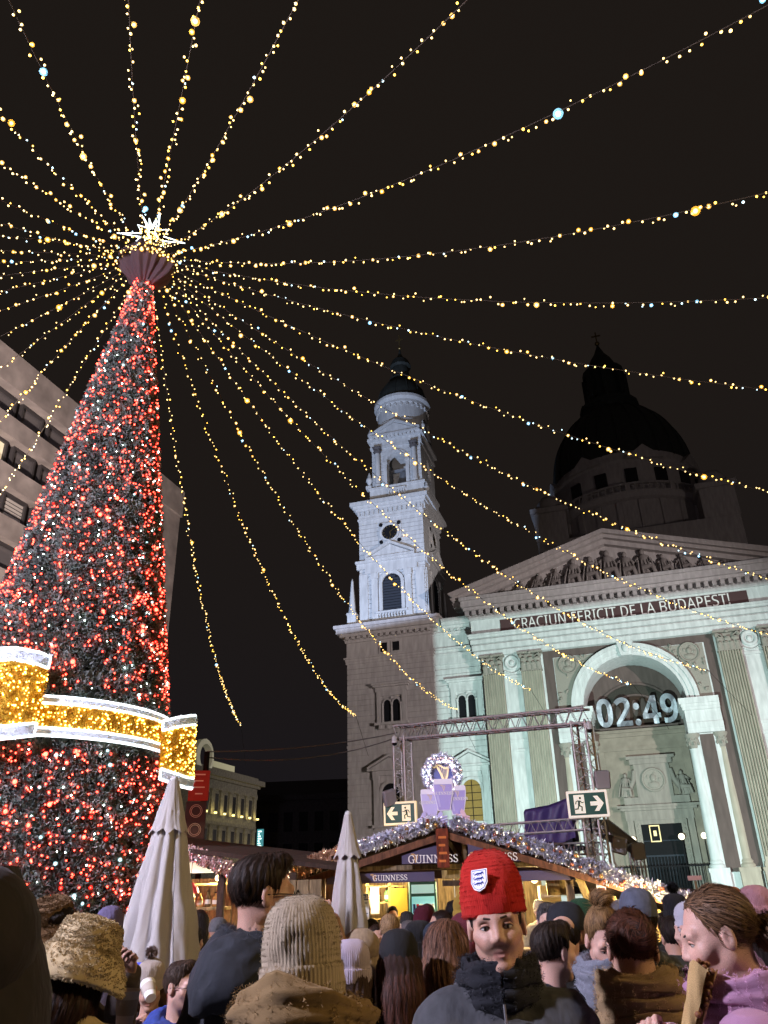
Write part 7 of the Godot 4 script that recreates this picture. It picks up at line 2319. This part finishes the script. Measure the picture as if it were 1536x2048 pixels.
func paper_cup(label: String, at: Vector3, tilt: Vector3, c: Color) -> void:
	var t := thing("paper_cup", label, "cup", at)
	t.rotation = tilt
	var b := MB.new()
	b.lathe([Vector2(0.001, 0), Vector2(0.028, 0), Vector2(0.039, 0.1), Vector2(0.042, 0.103), Vector2(0.037, 0.103), Vector2(0.03, 0.02), Vector2(0.001, 0.02)], 20)
	put("cup_wall", b, mat(c, 0.6), t)
	b = MB.new()
	b.lathe([Vector2(0.0325, 0.03), Vector2(0.0375, 0.078)], 20, T(Vector3.ZERO, Vector3.ZERO, Vector3(1.03, 1, 1.03)))
	put("sleeve", b, mat(Color(0.45, 0.4, 0.34), 0.8), t)
# ---------------------------------------------------------------- the crowd
func build_crowd() -> void:
	bake_people()
	skin_mat = mat(Color.WHITE, 0.5, {vc = true, spec = 0.4, tex = "pore", scale = Vector3(9, 9, 9), bump = 0.12, bumptex = "pore"})
	skin_mat.subsurf_scatter_enabled = true
	skin_mat.subsurf_scatter_strength = 0.08
	var black := Color(0.012, 0.012, 0.014)
	var dark_hair := Color(0.022, 0.012, 0.008)
	# nearest row
	person("person in a dark brown hooded coat cut off at the left edge", Vector3(-0.61, 0, -1.20), 1.68, {near = true, hat = "hoodup", coat = "hood", cc = Color(0.016, 0.011, 0.011), eyes = false})
	person("person in a cream fur bucket hat with long dark brown hair", Vector3(-1.08, 0, -3.01), 1.59, {near = true, hat = "bucket", hatc = Color(0.72, 0.56, 0.32), hair = "long", hc = Color(0.028, 0.012, 0.008), cc = Color(0.62, 0.47, 0.24), cm = "wool", turn = Vector3(0.05, 0, 0.26), face = 188.0, eyes = false})
	person("tall person with dark faded hair, glasses and a black hooded jacket", Vector3(-0.49, 0, -3.11), 1.80, {near = true, hair = "short", hc = Color(0.025, 0.014, 0.009), coat = "hood", cc = Color(0.017, 0.02, 0.028), turn = Vector3(0.02, -0.45, 0), face = 140.0, glasses = true, scarf = Color(0.017, 0.02, 0.028), loops = 2, sr = 0.092, st = 0.042, sy = 1.43})
	person("person in a beige ribbed beanie and a chunky brown scarf", Vector3(-0.23, 0, -2.17), 1.59, {near = true, hat = "beanie", hatc = Color(0.46, 0.37, 0.26), knit = {h = 0.245, cuff = 0.088, r = 0.106, ribs = 64, y0 = -0.035, amp = 0.01}, hair = "lowbun", hc = Color(0.12, 0.06, 0.03), scarf = Color(0.26, 0.165, 0.07), loops = 3, sr = 0.125, st = 0.062, sy = 1.43, cc = Color(0.16, 0.1, 0.05), cm = "wool", face = 176.0, turn = Vector3(0.04, 0, -0.06), eyes = false})
	var rh := person("person facing us in a red beanie with a white shield badge and dark grey coat", Vector3(0.31, 0, -2.70), 1.70, {near = true, face = -4.0, turn = Vector3(-0.02, -0.05, 0.09), hat = "beanie", hatc = Color(0.55, 0.014, 0.008), knit = {cuff = 0.0, h = 0.178, r = 0.104, ribs = 90, y0 = 0.03, slouch = 0.5, amp = 0.004, round = 2.0}, hair = "short", hc = dark_hair, scarf = Color(0.012, 0.013, 0.018), loops = 2, sr = 0.088, st = 0.05, sy = 1.43, coat = "hood", cc = Color(0.06, 0.062, 0.068)})
	var hx := Transform3D(Basis.from_euler(Vector3(-0.02, -0.05, 0.09)), Vector3(0, 1.605, 0.02))
	var bx := hx * Transform3D(Basis.from_euler(Vector3(-0.42, -0.3, 0.0)), Vector3(-0.027, 0.118, 0.074))
	var b := MB.new()
	var shield := [Vector2(-0.024, 0.03), Vector2(0.024, 0.03), Vector2(0.025, -0.008), Vector2(0.016, -0.026), Vector2(0, -0.034), Vector2(-0.016, -0.026), Vector2(-0.025, -0.008)]
	b.prism(PackedVector2Array(shield), 0, 0.004)
	var badge := put("shield_badge", b, mat(Color(0.75, 0.74, 0.76), 0.6), rh, bx)
	b = MB.new()
	for i in 7: b.tube([Vector3(shield[i].x, shield[i].y, 0.004) * Vector3(0.88, 0.88, 1), Vector3(shield[(i + 1) % 7].x, shield[(i + 1) % 7].y, 0.004) * Vector3(0.88, 0.88, 1)], 0.001, 5)
	put("badge_border", b, mat(Color(0.03, 0.06, 0.3), 0.6), badge)
	for i in 3:
		b = MB.new()
		var y := 0.017 - i * 0.014
		b.tube([Vector3(-0.013, y - 0.003, 0.0045), Vector3(-0.005, y + 0.001, 0.0045), Vector3(0.006, y, 0.0045), Vector3(0.012, y + 0.004, 0.0045)], [0.0012, 0.0022, 0.0024, 0.0022], 6)
		for q in [[-0.006, -0.006], [-0.001, -0.007], [0.006, -0.006], [0.013, -0.003]]: b.tube([Vector3(q[0], y, 0.0045), Vector3(q[0] + 0.002, y + q[1], 0.0045)], 0.0009, 5)
		b.tube([Vector3(-0.013, y - 0.003, 0.0045), Vector3(-0.017, y + 0.002, 0.0045), Vector3(-0.013, y + 0.005, 0.0045)], 0.0009, 5)
		put("badge_lion", b, mat(Color(0.03, 0.06, 0.32), 0.6), badge)
	b = MB.new()
	b.tube([Vector3(0, 1.42, 0.118), Vector3(0.002, 1.3, 0.142), Vector3(0, 1.1, 0.15)], 0.004, 6)
	put("zip", b, mat(Color(0.3, 0.3, 0.32), 0.3, {metal = 0.8}), rh)
	for y in [1.33, 1.24, 1.15]:
		b = MB.new()
		b.lathe([Vector2(0.008, 0), Vector2(0.006, 0.004), Vector2(0.001, 0.005)], 10, Transform3D(Basis.from_euler(Vector3(PI / 2, 0, 0)), Vector3(0.02, y, 0.146)))
		put("snap_button", b, mat(Color(0.5, 0.5, 0.5), 0.25, {metal = 0.9}), rh)
	person("person with a dark brown bun, tan scarf over a brown coat", Vector3(0.80, 0, -3.00), 1.60, {near = true, hair = "bun", hc = Color(0.055, 0.02, 0.011), scarf = Color(0.34, 0.23, 0.12), loops = 3, sr = 0.112, st = 0.052, sy = 1.41, cc = Color(0.045, 0.025, 0.016), face = 172.0, turn = Vector3(0.12, 0, 0.04), eyes = false})
	person("person in a lilac pink hooded coat with a brown bun, eating at the right edge", Vector3(0.96, 0, -2.58), 1.66, {near = true, hair = "lowbun", hc = Color(0.11, 0.06, 0.03), coat = "hood", pose = "eat", cc = Color(0.5, 0.26, 0.4), cm = "wool", face = 258.0, turn = Vector3(0.2, 0.1, 0), tone = 1, scarf = Color(0.5, 0.26, 0.4), loops = 2, sr = 0.105, st = 0.055, sy = 1.42})
	person("person in a black baseball cap with reddish brown hair, seen from behind", Vector3(0.01, 0, -3.75), 1.51, {near = true, hat = "cap", hatc = Color(0.008, 0.008, 0.01), hair = "long", hc = Color(0.06, 0.022, 0.014), cc = Color(0.01, 0.01, 0.011), face = 184.0, turn = Vector3(0.1, 0, 0), eyes = false})
	person("person with long light brown hair and a dusky red coat beside the red beanie", Vector3(0.23, 0, -3.99), 1.56, {near = true, hair = "long", hc = Color(0.16, 0.08, 0.05), cc = Color(0.22, 0.06, 0.07), face = 150.0, eyes = false})
	person("person facing us, looking down, with centre-parted hair and a grey scarf", Vector3(0.89, 0, -3.75), 1.59, {near = true, hair = "topbun", hc = Color(0.2, 0.115, 0.05), scarf = Color(0.24, 0.25, 0.3), loops = 3, sr = 0.105, st = 0.052, sy = 1.41, cc = black, face = -6.0, turn = Vector3(0.42, 0.12, 0), tone = 1})
	person("person in a grey-blue cap and dark olive padded coat, seen from behind", Vector3(1.24, 0, -4.43), 1.63, {near = true, hat = "cap", hatc = Color(0.09, 0.1, 0.14), coat = "puffy", cc = Color(0.035, 0.037, 0.033), face = 195.0, hair = "short", hc = dark_hair, eyes = false})
	person("person with cropped dark hair lit orange, between red beanie and grey scarf", Vector3(0.69, 0, -3.94), 1.54, {near = true, hair = "short", hc = Color(0.03, 0.02, 0.015), face = 120.0, tone = 1, cc = black})
	person("person in a white headband hat in profile behind the lilac coat", Vector3(1.62, 0, -4.73), 1.57, {near = true, hat = "beanie", hatc = Color(0.62, 0.6, 0.68), knit = {h = 0.15, cuff = 0.05}, hair = "lowbun", hc = Color(0.05, 0.03, 0.02), face = 275.0, tone = 1, cc = Color(0.3, 0.12, 0.2)})
	person("person in a tan bucket hat holding up a paper cup behind the fur hat", Vector3(-1.38, 0, -3.49), 1.68, {near = true, pose = "toast", hat = "bucket", hatc = Color(0.26, 0.15, 0.07), hats = 0.72, hair = "short", hc = dark_hair, face = 60.0, turn = Vector3(0.1, 0, 0.35), cc = Color(0.05, 0.035, 0.03), eyes = false})
	paper_cup("white paper cup raised beside the fur bucket hat", Vector3(-0.95, 1.41, -3.16), Vector3(0.05, 0, -0.06), Color(0.7, 0.66, 0.62))
	# second row
	person("small person in a pale pompom hat drinking from a white cup", Vector3(-1.38, 0, -5.01), 1.35, {near = true, pose = "drink", hat = "pompom", hatc = Color(0.5, 0.42, 0.36), pomc = Color(0.32, 0.22, 0.18), hair = "long", hc = Color(0.09, 0.05, 0.03), face = 10.0, turn = Vector3(0.15, 0, 0.05), cc = black})
	paper_cup("white cup at the lips of the small person in the pompom hat", Vector3(-1.32, 1.32, -4.82), Vector3(-0.9, 0.2, 0.3), Color(0.75, 0.73, 0.7))
	person("person in a purple-grey beanie left of the large umbrella", Vector3(-1.85, 0, -5.60), 1.60, {hat = "beanie", hatc = Color(0.17, 0.14, 0.27), knit = {h = 0.17, cuff = 0.0}, hair = "long", hc = dark_hair, cc = Color(0.06, 0.045, 0.06)})
	person("person in a blue jacket and glasses right of the pompom hat", Vector3(-1.06, 0, -4.37), 1.41, {near = true, hair = "short", hc = Color(0.05, 0.03, 0.02), glasses = true, cc = Color(0.03, 0.06, 0.3), coat = "hood", face = 60.0, tone = 1})
	person("person raising a tan sleeved arm in front of the small umbrella", Vector3(-0.52, 0, -4.57), 1.53, {near = true, pose = "raise", hair = "short", hc = dark_hair, cc = Color(0.36, 0.2, 0.12), face = 176.0, eyes = false})
	person("person in a pale lilac hat behind the beige beanie", Vector3(-0.19, 0, -3.70), 1.47, {hat = "beanie", hatc = Color(0.5, 0.42, 0.5), hair = "long", hc = Color(0.08, 0.04, 0.03), cc = Color(0.02, 0.02, 0.035)})
	person("person in a black beanie and black coat in the second row", Vector3(0.13, 0, -5.00), 1.49, {hat = "beanie", hatc = black, hair = "long", hc = dark_hair, cc = black, face = 160.0})
	person("person in a slate blue coat with a pale scarf in the second row", Vector3(0.23, 0, -4.49), 1.50, {hat = "beanie", hatc = Color(0.02, 0.03, 0.05), scarf = Color(0.4, 0.4, 0.45), cc = Color(0.05, 0.07, 0.12), face = 100.0, eyes = true, tone = 1})
	person("person in a black beret in front of the yellow stall planks", Vector3(0.85, 0, -4.42), 1.58, {hat = "cap", hatc = Color(0.012, 0.014, 0.02), capturn = 1.2, hair = "short", hc = dark_hair, cc = black})
	person("person in a black pompom hat below the right garland", Vector3(2.03, 0, -6.28), 1.57, {hat = "pompom", hatc = Color(0.01, 0.01, 0.012), pomc = Color(0.01, 0.01, 0.012), cc = black})
	person("person with greying hair facing us in front of the stall", Vector3(1.04, 0, -5.91), 1.58, {near = true, hair = "short", hc = Color(0.09, 0.085, 0.085), cc = Color(0.06, 0.05, 0.06), face = -10.0, tone = 1})
	person("person with long pale blond hair beside the stall counter", Vector3(1.40, 0, -7.06), 1.56, {hair = "long", hc = Color(0.45, 0.33, 0.22), cc = Color(0.3, 0.22, 0.2)})
	person("person in a dusky pink hat at the right edge", Vector3(2.16, 0, -5.17), 1.61, {hat = "beanie", hatc = Color(0.45, 0.22, 0.24), cc = Color(0.2, 0.1, 0.12), hair = "long", hc = dark_hair})
	# queue at the beer stall
	person("barman with short black hair facing us inside the beer stall", Vector3(-0.04, 0, -12.55), 1.49, {near = true, hair = "short", hc = Color(0.01, 0.008, 0.008), cc = Color(0.02, 0.02, 0.022), face = 4.0, tone = 1, group = "people at the beer stall"})
	person("person with a blond braid and charcoal jacket queueing at the stall", Vector3(-0.05, 0, -7.00), 1.52, {near = true, hair = "braid", hc = Color(0.34, 0.22, 0.12), coat = "puffy", cc = Color(0.05, 0.05, 0.06), group = "people at the beer stall", eyes = false})
	person("person with shaved grey neck and dark jacket queueing left of the maroon beanie", Vector3(0.12, 0, -8.40), 1.50, {hair = "short", hc = Color(0.05, 0.045, 0.045), cc = Color(0.015, 0.017, 0.03), face = 200.0, group = "people at the beer stall"})
	person("person in a maroon beanie queueing at the beer stall", Vector3(0.24, 0, -7.40), 1.53, {near = true, hat = "beanie", hatc = Color(0.1, 0.01, 0.025), knit = {h = 0.17, cuff = 0.0}, hair = "long", hc = Color(0.03, 0.012, 0.012), cc = Color(0.03, 0.012, 0.015), face = 140.0, group = "people at the beer stall"})
	person("person with dark wavy hair in profile facing the maroon beanie", Vector3(0.38, 0, -7.19), 1.53, {near = true, hair = "lowbun", hc = Color(0.018, 0.009, 0.007), cc = black, face = 285.0, group = "people at the beer stall", tone = 0})
	person("person with black hair and navy coat queueing in front of the fridge", Vector3(0.60, 0, -8.98), 1.57, {hair = "short", hc = Color(0.01, 0.01, 0.012), cc = Color(0.02, 0.03, 0.09), group = "people at the beer stall"})
	person("person with brown hair just below the fridge in the queue", Vector3(0.37, 0, -9.79), 1.54, {hair = "short", hc = Color(0.07, 0.04, 0.02), cc = Color(0.06, 0.07, 0.06), face = 190.0, group = "people at the beer stall"})
	person("person in a light cap serving at the right end of the stall", Vector3(2.03, 0, -12.23), 1.50, {near = true, hat = "cap", hatc = Color(0.5, 0.42, 0.3), cc = Color(0.4, 0.34, 0.22), face = -8.0, group = "people at the beer stall", tone = 1})
	person("person in a red coat with dark hair at the snack stall", Vector3(-1.80, 0, -7.80), 1.44, {hair = "short", hc = dark_hair, cc = Color(0.4, 0.06, 0.05), face = 170.0})
	person("person in a black coat at the snack stall counter", Vector3(-2.03, 0, -8.97), 1.56, {hair = "long", hc = dark_hair, cc = black, face = 200.0})
	person("person in a grey beanie far right of the counter", Vector3(2.15, 0, -8.33), 1.51, {hat = "beanie", hatc = Color(0.2, 0.2, 0.22), cc = Color(0.04, 0.04, 0.05)})
	person("person with light brown hair near the stall post", Vector3(1.76, 0, -7.80), 1.54, {hair = "bun", hc = Color(0.16, 0.09, 0.05), cc = Color(0.1, 0.06, 0.05), face = 160.0})
	person("person in a dark green coat near the brown stall post", Vector3(2.65, 0, -8.60), 1.43, {hair = "short", hc = dark_hair, cc = Color(0.02, 0.04, 0.03), face = 175.0})
	person("person in a camel coat far right near the last garland", Vector3(3.26, 0, -8.82), 1.41, {hair = "long", hc = Color(0.08, 0.04, 0.02), cc = Color(0.3, 0.2, 0.1), face = 190.0})
	person("person in a mustard yellow beanie between the queue and the red beanie", Vector3(0.53, 0, -6.58), 1.60, {hat = "beanie", hatc = Color(0.4, 0.25, 0.04), hair = "long", hc = Color(0.05, 0.03, 0.02), cc = Color(0.03, 0.03, 0.04), face = 165.0})
	person("person in a white coat with dark hair in front of the price board", Vector3(-0.24, 0, -8.60), 1.45, {hair = "long", hc = dark_hair, cc = Color(0.55, 0.5, 0.5), face = 170.0})
	person("person with red hair just left of the small umbrella", Vector3(-0.84, 0, -8.76), 1.55, {hair = "bun", hc = Color(0.2, 0.06, 0.02), cc = Color(0.05, 0.04, 0.04), face = 190.0})
	person("person in a grey flat cap below the snack stall shelf", Vector3(-1.68, 0, -8.23), 1.48, {hat = "cap", hatc = Color(0.12, 0.12, 0.13), cc = Color(0.07, 0.06, 0.05), face = 150.0})
	person("person in a forest green beanie beside the pale blond hair", Vector3(1.30, 0, -6.06), 1.56, {hat = "beanie", hatc = Color(0.02, 0.07, 0.03), cc = Color(0.03, 0.03, 0.03), face = 185.0})
	person("person facing us with a dark fringe left of the braid", Vector3(-0.17, 0, -7.60), 1.43, {near = true, hair = "bun", hc = dark_hair, cc = Color(0.3, 0.1, 0.12), face = 10.0})
	person("person with grey hair behind the black beanie", Vector3(0.11, 0, -6.20), 1.49, {hair = "short", hc = Color(0.2, 0.19, 0.19), cc = Color(0.03, 0.035, 0.05), face = 200.0})
	person("person in a burgundy hood in the gap right of the slate blue coat", Vector3(0.44, 0, -5.58), 1.51, {hat = "hoodup", cc = Color(0.12, 0.015, 0.03), face = 175.0})
	person("person in an orange beanie far right under the last garland", Vector3(3.28, 0, -8.38), 1.59, {hat = "beanie", hatc = Color(0.5, 0.14, 0.03), cc = Color(0.04, 0.04, 0.05), face = 180.0})
	person("person facing us in a pale scarf far right", Vector3(2.77, 0, -6.86), 1.49, {near = true, hair = "long", hc = Color(0.1, 0.05, 0.03), scarf = Color(0.5, 0.45, 0.4), cc = Color(0.06, 0.05, 0.06), face = -20.0})
	person("person with dark short hair and olive jacket behind the white headband", Vector3(1.69, 0, -5.34), 1.50, {hair = "short", hc = dark_hair, cc = Color(0.05, 0.055, 0.03), face = 175.0})
	person("person in a sand coloured hood low behind the black cap", Vector3(-0.19, 0, -4.80), 1.47, {hat = "hoodup", cc = Color(0.3, 0.22, 0.14), face = 185.0})
	# food in the lilac coat's hands
	var food := thing("filled_flatbread", "flatbread roll with a brown filling held by the person in lilac", "food", Vector3(0.81, 1.49, -2.49))
	food.rotation = Vector3(0.25, 0.4, -0.3)
	food.scale = Vector3.ONE * 0.8
	b = MB.new()
	var rows := []
	for i in 14:
		var t := i / 13.0
		var row := PackedVector3Array()
		for j in 21:
			var a := 0.5 + (TAU - 1.0) * j / 20.0
			var r := 0.03 + 0.014 * t + 0.003 * sin(a * 5.0 + t * 9.0)
			row.append(Vector3(sin(a) * r, t * 0.2 - 0.06 + 0.006 * sin(a * 3.0), cos(a) * r))
		rows.append(row)
	b.grid(rows)
	put("bread", b, mat(Color(0.55, 0.36, 0.15), 0.8, {tex = "grain", scale = Vector3(8, 8, 8)}), food)
	b = MB.new()
	var rng := RandomNumberGenerator.new()
	rng.seed = 3
	for i in 40: b.ball(Vector3(rng.randf_range(-0.026, 0.026), rng.randf_range(-0.02, 0.15), rng.randf_range(-0.02, 0.034)), Vector3.ONE * rng.randf_range(0.007, 0.012), 6, 4)
	put("filling", b, mat(Color(0.16, 0.06, 0.025), 0.5), food).set_meta("kind", "stuff")
func projector(called: String, label: String, category: String, at: Vector3, aim: Vector3, col: Color, energy: float, angle: float, hole: Array, box: Array, reach: float, cover: Material) -> void:
	# a lamp in an open-fronted case; the front plate (at distance reach, in the lamp's own axes) has an opening that trims the beam
	var p := thing(called, label, category)
	p.look_at_from_position(at, aim, Vector3.UP)
	var m := mat(Color(0.012, 0.012, 0.012), 0.9)
	var x0: float = box[0]; var x1: float = box[1]; var y0: float = box[2]; var y1: float = box[3]
	var w := 0.015
	for q in [[x0, x0 + w, y0, y1, -reach, 0.35], [x1 - w, x1, y0, y1, -reach, 0.35], [x0 + w, x1 - w, y0, y0 + w, -reach, 0.35], [x0 + w, x1 - w, y1 - w, y1, -reach, 0.35], [x0, x1, y0, y1, 0.35, 0.37],
			[x0, hole[0], y0, y1, -reach - w, -reach], [hole[1], x1, y0, y1, -reach - w, -reach], [hole[0], hole[1], y0, hole[2], -reach - w, -reach], [hole[0], hole[1], hole[3], y1, -reach - w, -reach]]:
		var b := MB.new()
		b.bbox(q[0], q[1], q[2], q[3], q[4], q[5])
		put("case_panel", b, m, p)
	if cover:   # cloth thrown over the case, sagging between the corners
		var rows := []
		for i in 17:
			var t := i / 16.0
			var row := PackedVector3Array()
			for j in 49:
				var a := TAU * j / 48.0
				var sx := clampf(cos(a) * 1.5, -1, 1); var sz := clampf(sin(a) * 1.5, -1, 1)
				var puff := 0.035 + 0.03 * sin(a * 7.0 + t * 4.0) * t + 0.02 * sin(a * 13.0 - t * 7.0)
				var cxm := (x0 + x1) / 2; var czm := (0.37 - reach) / 2
				var hx := (x1 - x0) / 2 + puff; var hz := (0.37 + reach) / 2 + puff
				var yy := y1 + 0.03 - (y1 - y0) * 1.02 * maxf(t - 0.2, 0.0) / 0.8 + 0.04 * sin(a * 3.0)
				var f := minf(t / 0.2, 1.0)
				if sz < -0.55 and t > 0.22: yy = y1 - 0.03   # left open on the beam's side
				row.append(Vector3(cxm + sx * hx * f, yy, czm + sz * hz * f))
			rows.append(row)
		var b := MB.new()
		b.grid(rows, false, true)
		put("cloth_cover", b, cover, p)
	var b := MB.new()
	b.lathe([Vector2(0.05, 0), Vector2(0.04, -0.01), Vector2(0.001, -0.015)], 12, Transform3D(Basis.from_euler(Vector3(PI / 2, 0, 0)), Vector3(0, 0, 0.05)))
	put("lamp_lens", b, mat(Color(0.8, 0.8, 0.8), 0.3, {emit = col, power = 3.0}), p)
	lamp("spot_beam", "", at, aim - at, col, energy, angle, 0.15, 0.012)

func post_lamp(label: String, at: Vector3, aim: Vector3, col: Color, energy: float) -> void:  # lamps out of view; globe and pole added round an inferred light
	var p := thing("market_lamp", label, "lamp", Vector3(at.x, 0, at.z))
	var b := MB.new()
	b.tube([Vector3.ZERO, Vector3(0, at.y + 0.3, 0)], [0.08, 0.05], 8)
	put("pole", b, mat(Color(0.03, 0.03, 0.03), 0.5), p)
	b = MB.new()
	b.ball(Vector3(0, at.y, 0), Vector3.ONE * 0.24, 12, 8)
	put("lamp_globe", b, mat(Color(0.9, 0.9, 0.9), 0.5, {emit = col, power = 2.0}), p)
	omni("market_light", at, col, energy, 0.24)

func build_lights() -> void:
	projector("floodlight", "floodlight case on the mast aimed at the upper clock tower", "floodlight", cw(0.0, 9.0, 45.0), cw(6.0, 48.0, -1.0), Color(0.5, 0.66, 1.0), 4000.0, 40.0, [-0.2, 0.14, -0.315, 0.32], [-0.3, 0.3, -0.45, 0.42], 1.2, null)
	projector("projector", "low projector case on the square aimed up at the church portico", "projector", cw(27.0, 1.6, 35.0), cw(27.0, 1.6, 0.0), Color(0.68, 1.0, 0.965), 2000.0, 58.0, [-0.466, 0.62, -0.04, 0.835], [-0.55, 0.72, -0.2, 0.95], 1.0, null)
	lamp("spot_beam", "", cw(78.0, 9.0, 55.0), cw(12.0, 14.0, -4.0) - cw(78.0, 9.0, 55.0), Color(1.0, 0.9, 0.9), 4400.0, 26.0, 0.7, 0.4)  # added unseen flood, stands for the ambient light on the church
	post_lamp("unseen globe lamp on the left, inferred from its cool light on the crowd", Vector3(-7.5, 7.0, -0.5), Vector3(-1, 1, -8), Color(0.8, 0.77, 1.0), 270.0)
	post_lamp("unseen globe lamp on the right, inferred from its warm light on the crowd", Vector3(7.0, 5.5, -1.0), Vector3(0, 1, -5), Color(1.0, 0.7, 0.32), 45.0)
	lamp("office_fill_light", "", Vector3(-9.5, 3.0, -3.0), Vector3(-13.5, 19.0, -30.0) - Vector3(-9.5, 3.0, -3.0), Color(1.0, 0.86, 0.8), 1900.0, 24.0, 0.8, 0.3)  # added spot without a fixture, brightens the office wall
	lamp("dome_fill_light", "", cw(70.0, 14.0, 40.0), cw(36.0, 62.0, -40.0) - cw(70.0, 14.0, 40.0), Color(1.0, 0.86, 0.8), 300.0, 22.0, 0.8, 0.4)  # added spot without a fixture, lifts the dark dome
func make_materials() -> void:
	M.stone = mat(Color(0.44, 0.4, 0.38), 0.85, {tex = "wash", scale = Vector3(0.34, 0.075, 0.34)})
	M.pale = mat(Color(0.55, 0.55, 0.54), 0.8, {tex = "wash", scale = Vector3(0.34, 0.075, 0.34)})  # paler copy of the stone: projected light on the walls in the colour
	M.tan = mat(Color(0.36, 0.31, 0.245), 0.85, {tex = "wash", scale = Vector3(0.34, 0.075, 0.34)})  # olive tint of the projected picture put into the stone colour
	M.tan2 = mat(Color(0.37, 0.33, 0.28), 0.85, {tex = "grain", scale = Vector3(0.6, 0.6, 0.6)})  # same projected tint for capitals and carvings
	M.shaded_recess = mat(Color(0.23, 0.19, 0.15), 0.85, {tex = "wash", scale = Vector3(0.15, 0.15, 0.15)})  # darker tan: lack of projector light inside the arch put into the colour
	M.dim_tan = mat(Color(0.24, 0.21, 0.18), 0.8, {tex = "wash", scale = Vector3(0.34, 0.075, 0.34)})  # projected tan again, darkened for the dim arch interior
	M.dim_stone = mat(Color(0.09, 0.08, 0.08), 0.8)
	M.carved = mat(Color(0.34, 0.3, 0.28), 0.85, {tex = "grain", scale = Vector3(0.8, 0.8, 0.8)})
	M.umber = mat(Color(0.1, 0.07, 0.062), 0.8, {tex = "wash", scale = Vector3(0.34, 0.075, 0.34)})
	M.maroon = mat(Color(0.06, 0.028, 0.028), 0.8)
	M.projected_letter = mat(Color(0.62, 0.58, 0.56), 0.7)
	M.mosaic = mat(Color(0.12, 0.1, 0.07), 0.6, {tex = "weave", scale = Vector3(1.5, 1.5, 1.5)})
	M.mosaic2 = mat(Color(0.13, 0.05, 0.015), 0.5, {tex = "weave", scale = Vector3(1.5, 1.5, 1.5)})
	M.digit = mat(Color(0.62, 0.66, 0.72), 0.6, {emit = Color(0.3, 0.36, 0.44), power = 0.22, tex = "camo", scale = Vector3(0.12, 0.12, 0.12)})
	M.dark = mat(Color(0.012, 0.012, 0.014), 0.15, {spec = 0.5})
	M.black = mat(Color(0.012, 0.012, 0.013), 0.9, {spec = 0.1})
	M.slate = mat(Color(0.03, 0.034, 0.042), 0.85, {spec = 0.15})
	M.bronze = mat(Color(0.28, 0.2, 0.08), 0.4, {metal = 0.8})
	M.bell = mat(Color(0.25, 0.26, 0.28), 0.5, {metal = 0.4})
	M.copper = mat(Color(0.035, 0.04, 0.036), 0.6, {tex = "soft", scale = Vector3(0.2, 0.2, 0.2)})
	M.lit_pane = mat(Color(0.12, 0.09, 0.03), 0.4, {emit = Color(0.2, 0.14, 0.03), power = 1.0, tex = "soft", scale = Vector3(0.8, 0.5, 0.8)})
	M.glow_frame = mat(Color(0.5, 0.4, 0.2), 0.5, {emit = Color(0.8, 0.6, 0.25), power = 0.9})
	M.globe = mat(Color(0.9, 0.85, 0.7), 0.4, {emit = Color(1.0, 0.85, 0.55), power = 2.5})

func cw(u: float, h: float, n: float) -> Vector3:  # basilica axes -> world
	return Vector3(-4.89, 0, -89.87) + Basis.from_euler(Vector3(0, deg_to_rad(-17.0), 0)) * Vector3(u, h, n)

func _ready() -> void:
	var cam := Camera3D.new()
	cam.name = "camera"
	cam.fov = 67.34
	cam.near = 0.05
	cam.far = 600.0
	cam.position = Vector3(0, 1.8, 0)
	cam.basis = Basis(Vector3.RIGHT, deg_to_rad(26.27)) * Basis(Vector3.BACK, deg_to_rad(-1.62))
	add_child(cam)
	cam.current = true
	var we := WorldEnvironment.new()
	we.name = "environment"
	var env := Environment.new()
	env.background_mode = Environment.BG_SKY
	var sm := ProceduralSkyMaterial.new()
	sm.sky_top_color = Color(0.0125, 0.0095, 0.0078).linear_to_srgb()
	sm.sky_horizon_color = Color(0.0085, 0.0078, 0.0115).linear_to_srgb()
	sm.sky_curve = 0.16
	sm.ground_bottom_color = Color(0.006, 0.005, 0.005).linear_to_srgb()
	sm.ground_horizon_color = Color(0.0085, 0.0078, 0.0115).linear_to_srgb()
	var sky := Sky.new()
	sky.sky_material = sm
	env.sky = sky
	env.tonemap_mode = Environment.TONE_MAPPER_LINEAR
	env.tonemap_exposure = 1.0
	env.sdfgi_enabled = true; env.ssao_enabled = true; env.ssil_enabled = true
	we.environment = env
	add_child(we)
	build_lights()
	make_materials()
	build_church()
	build_surroundings()
	build_tree()
	build_strings()
	build_market()
	build_crowd()
	#REST
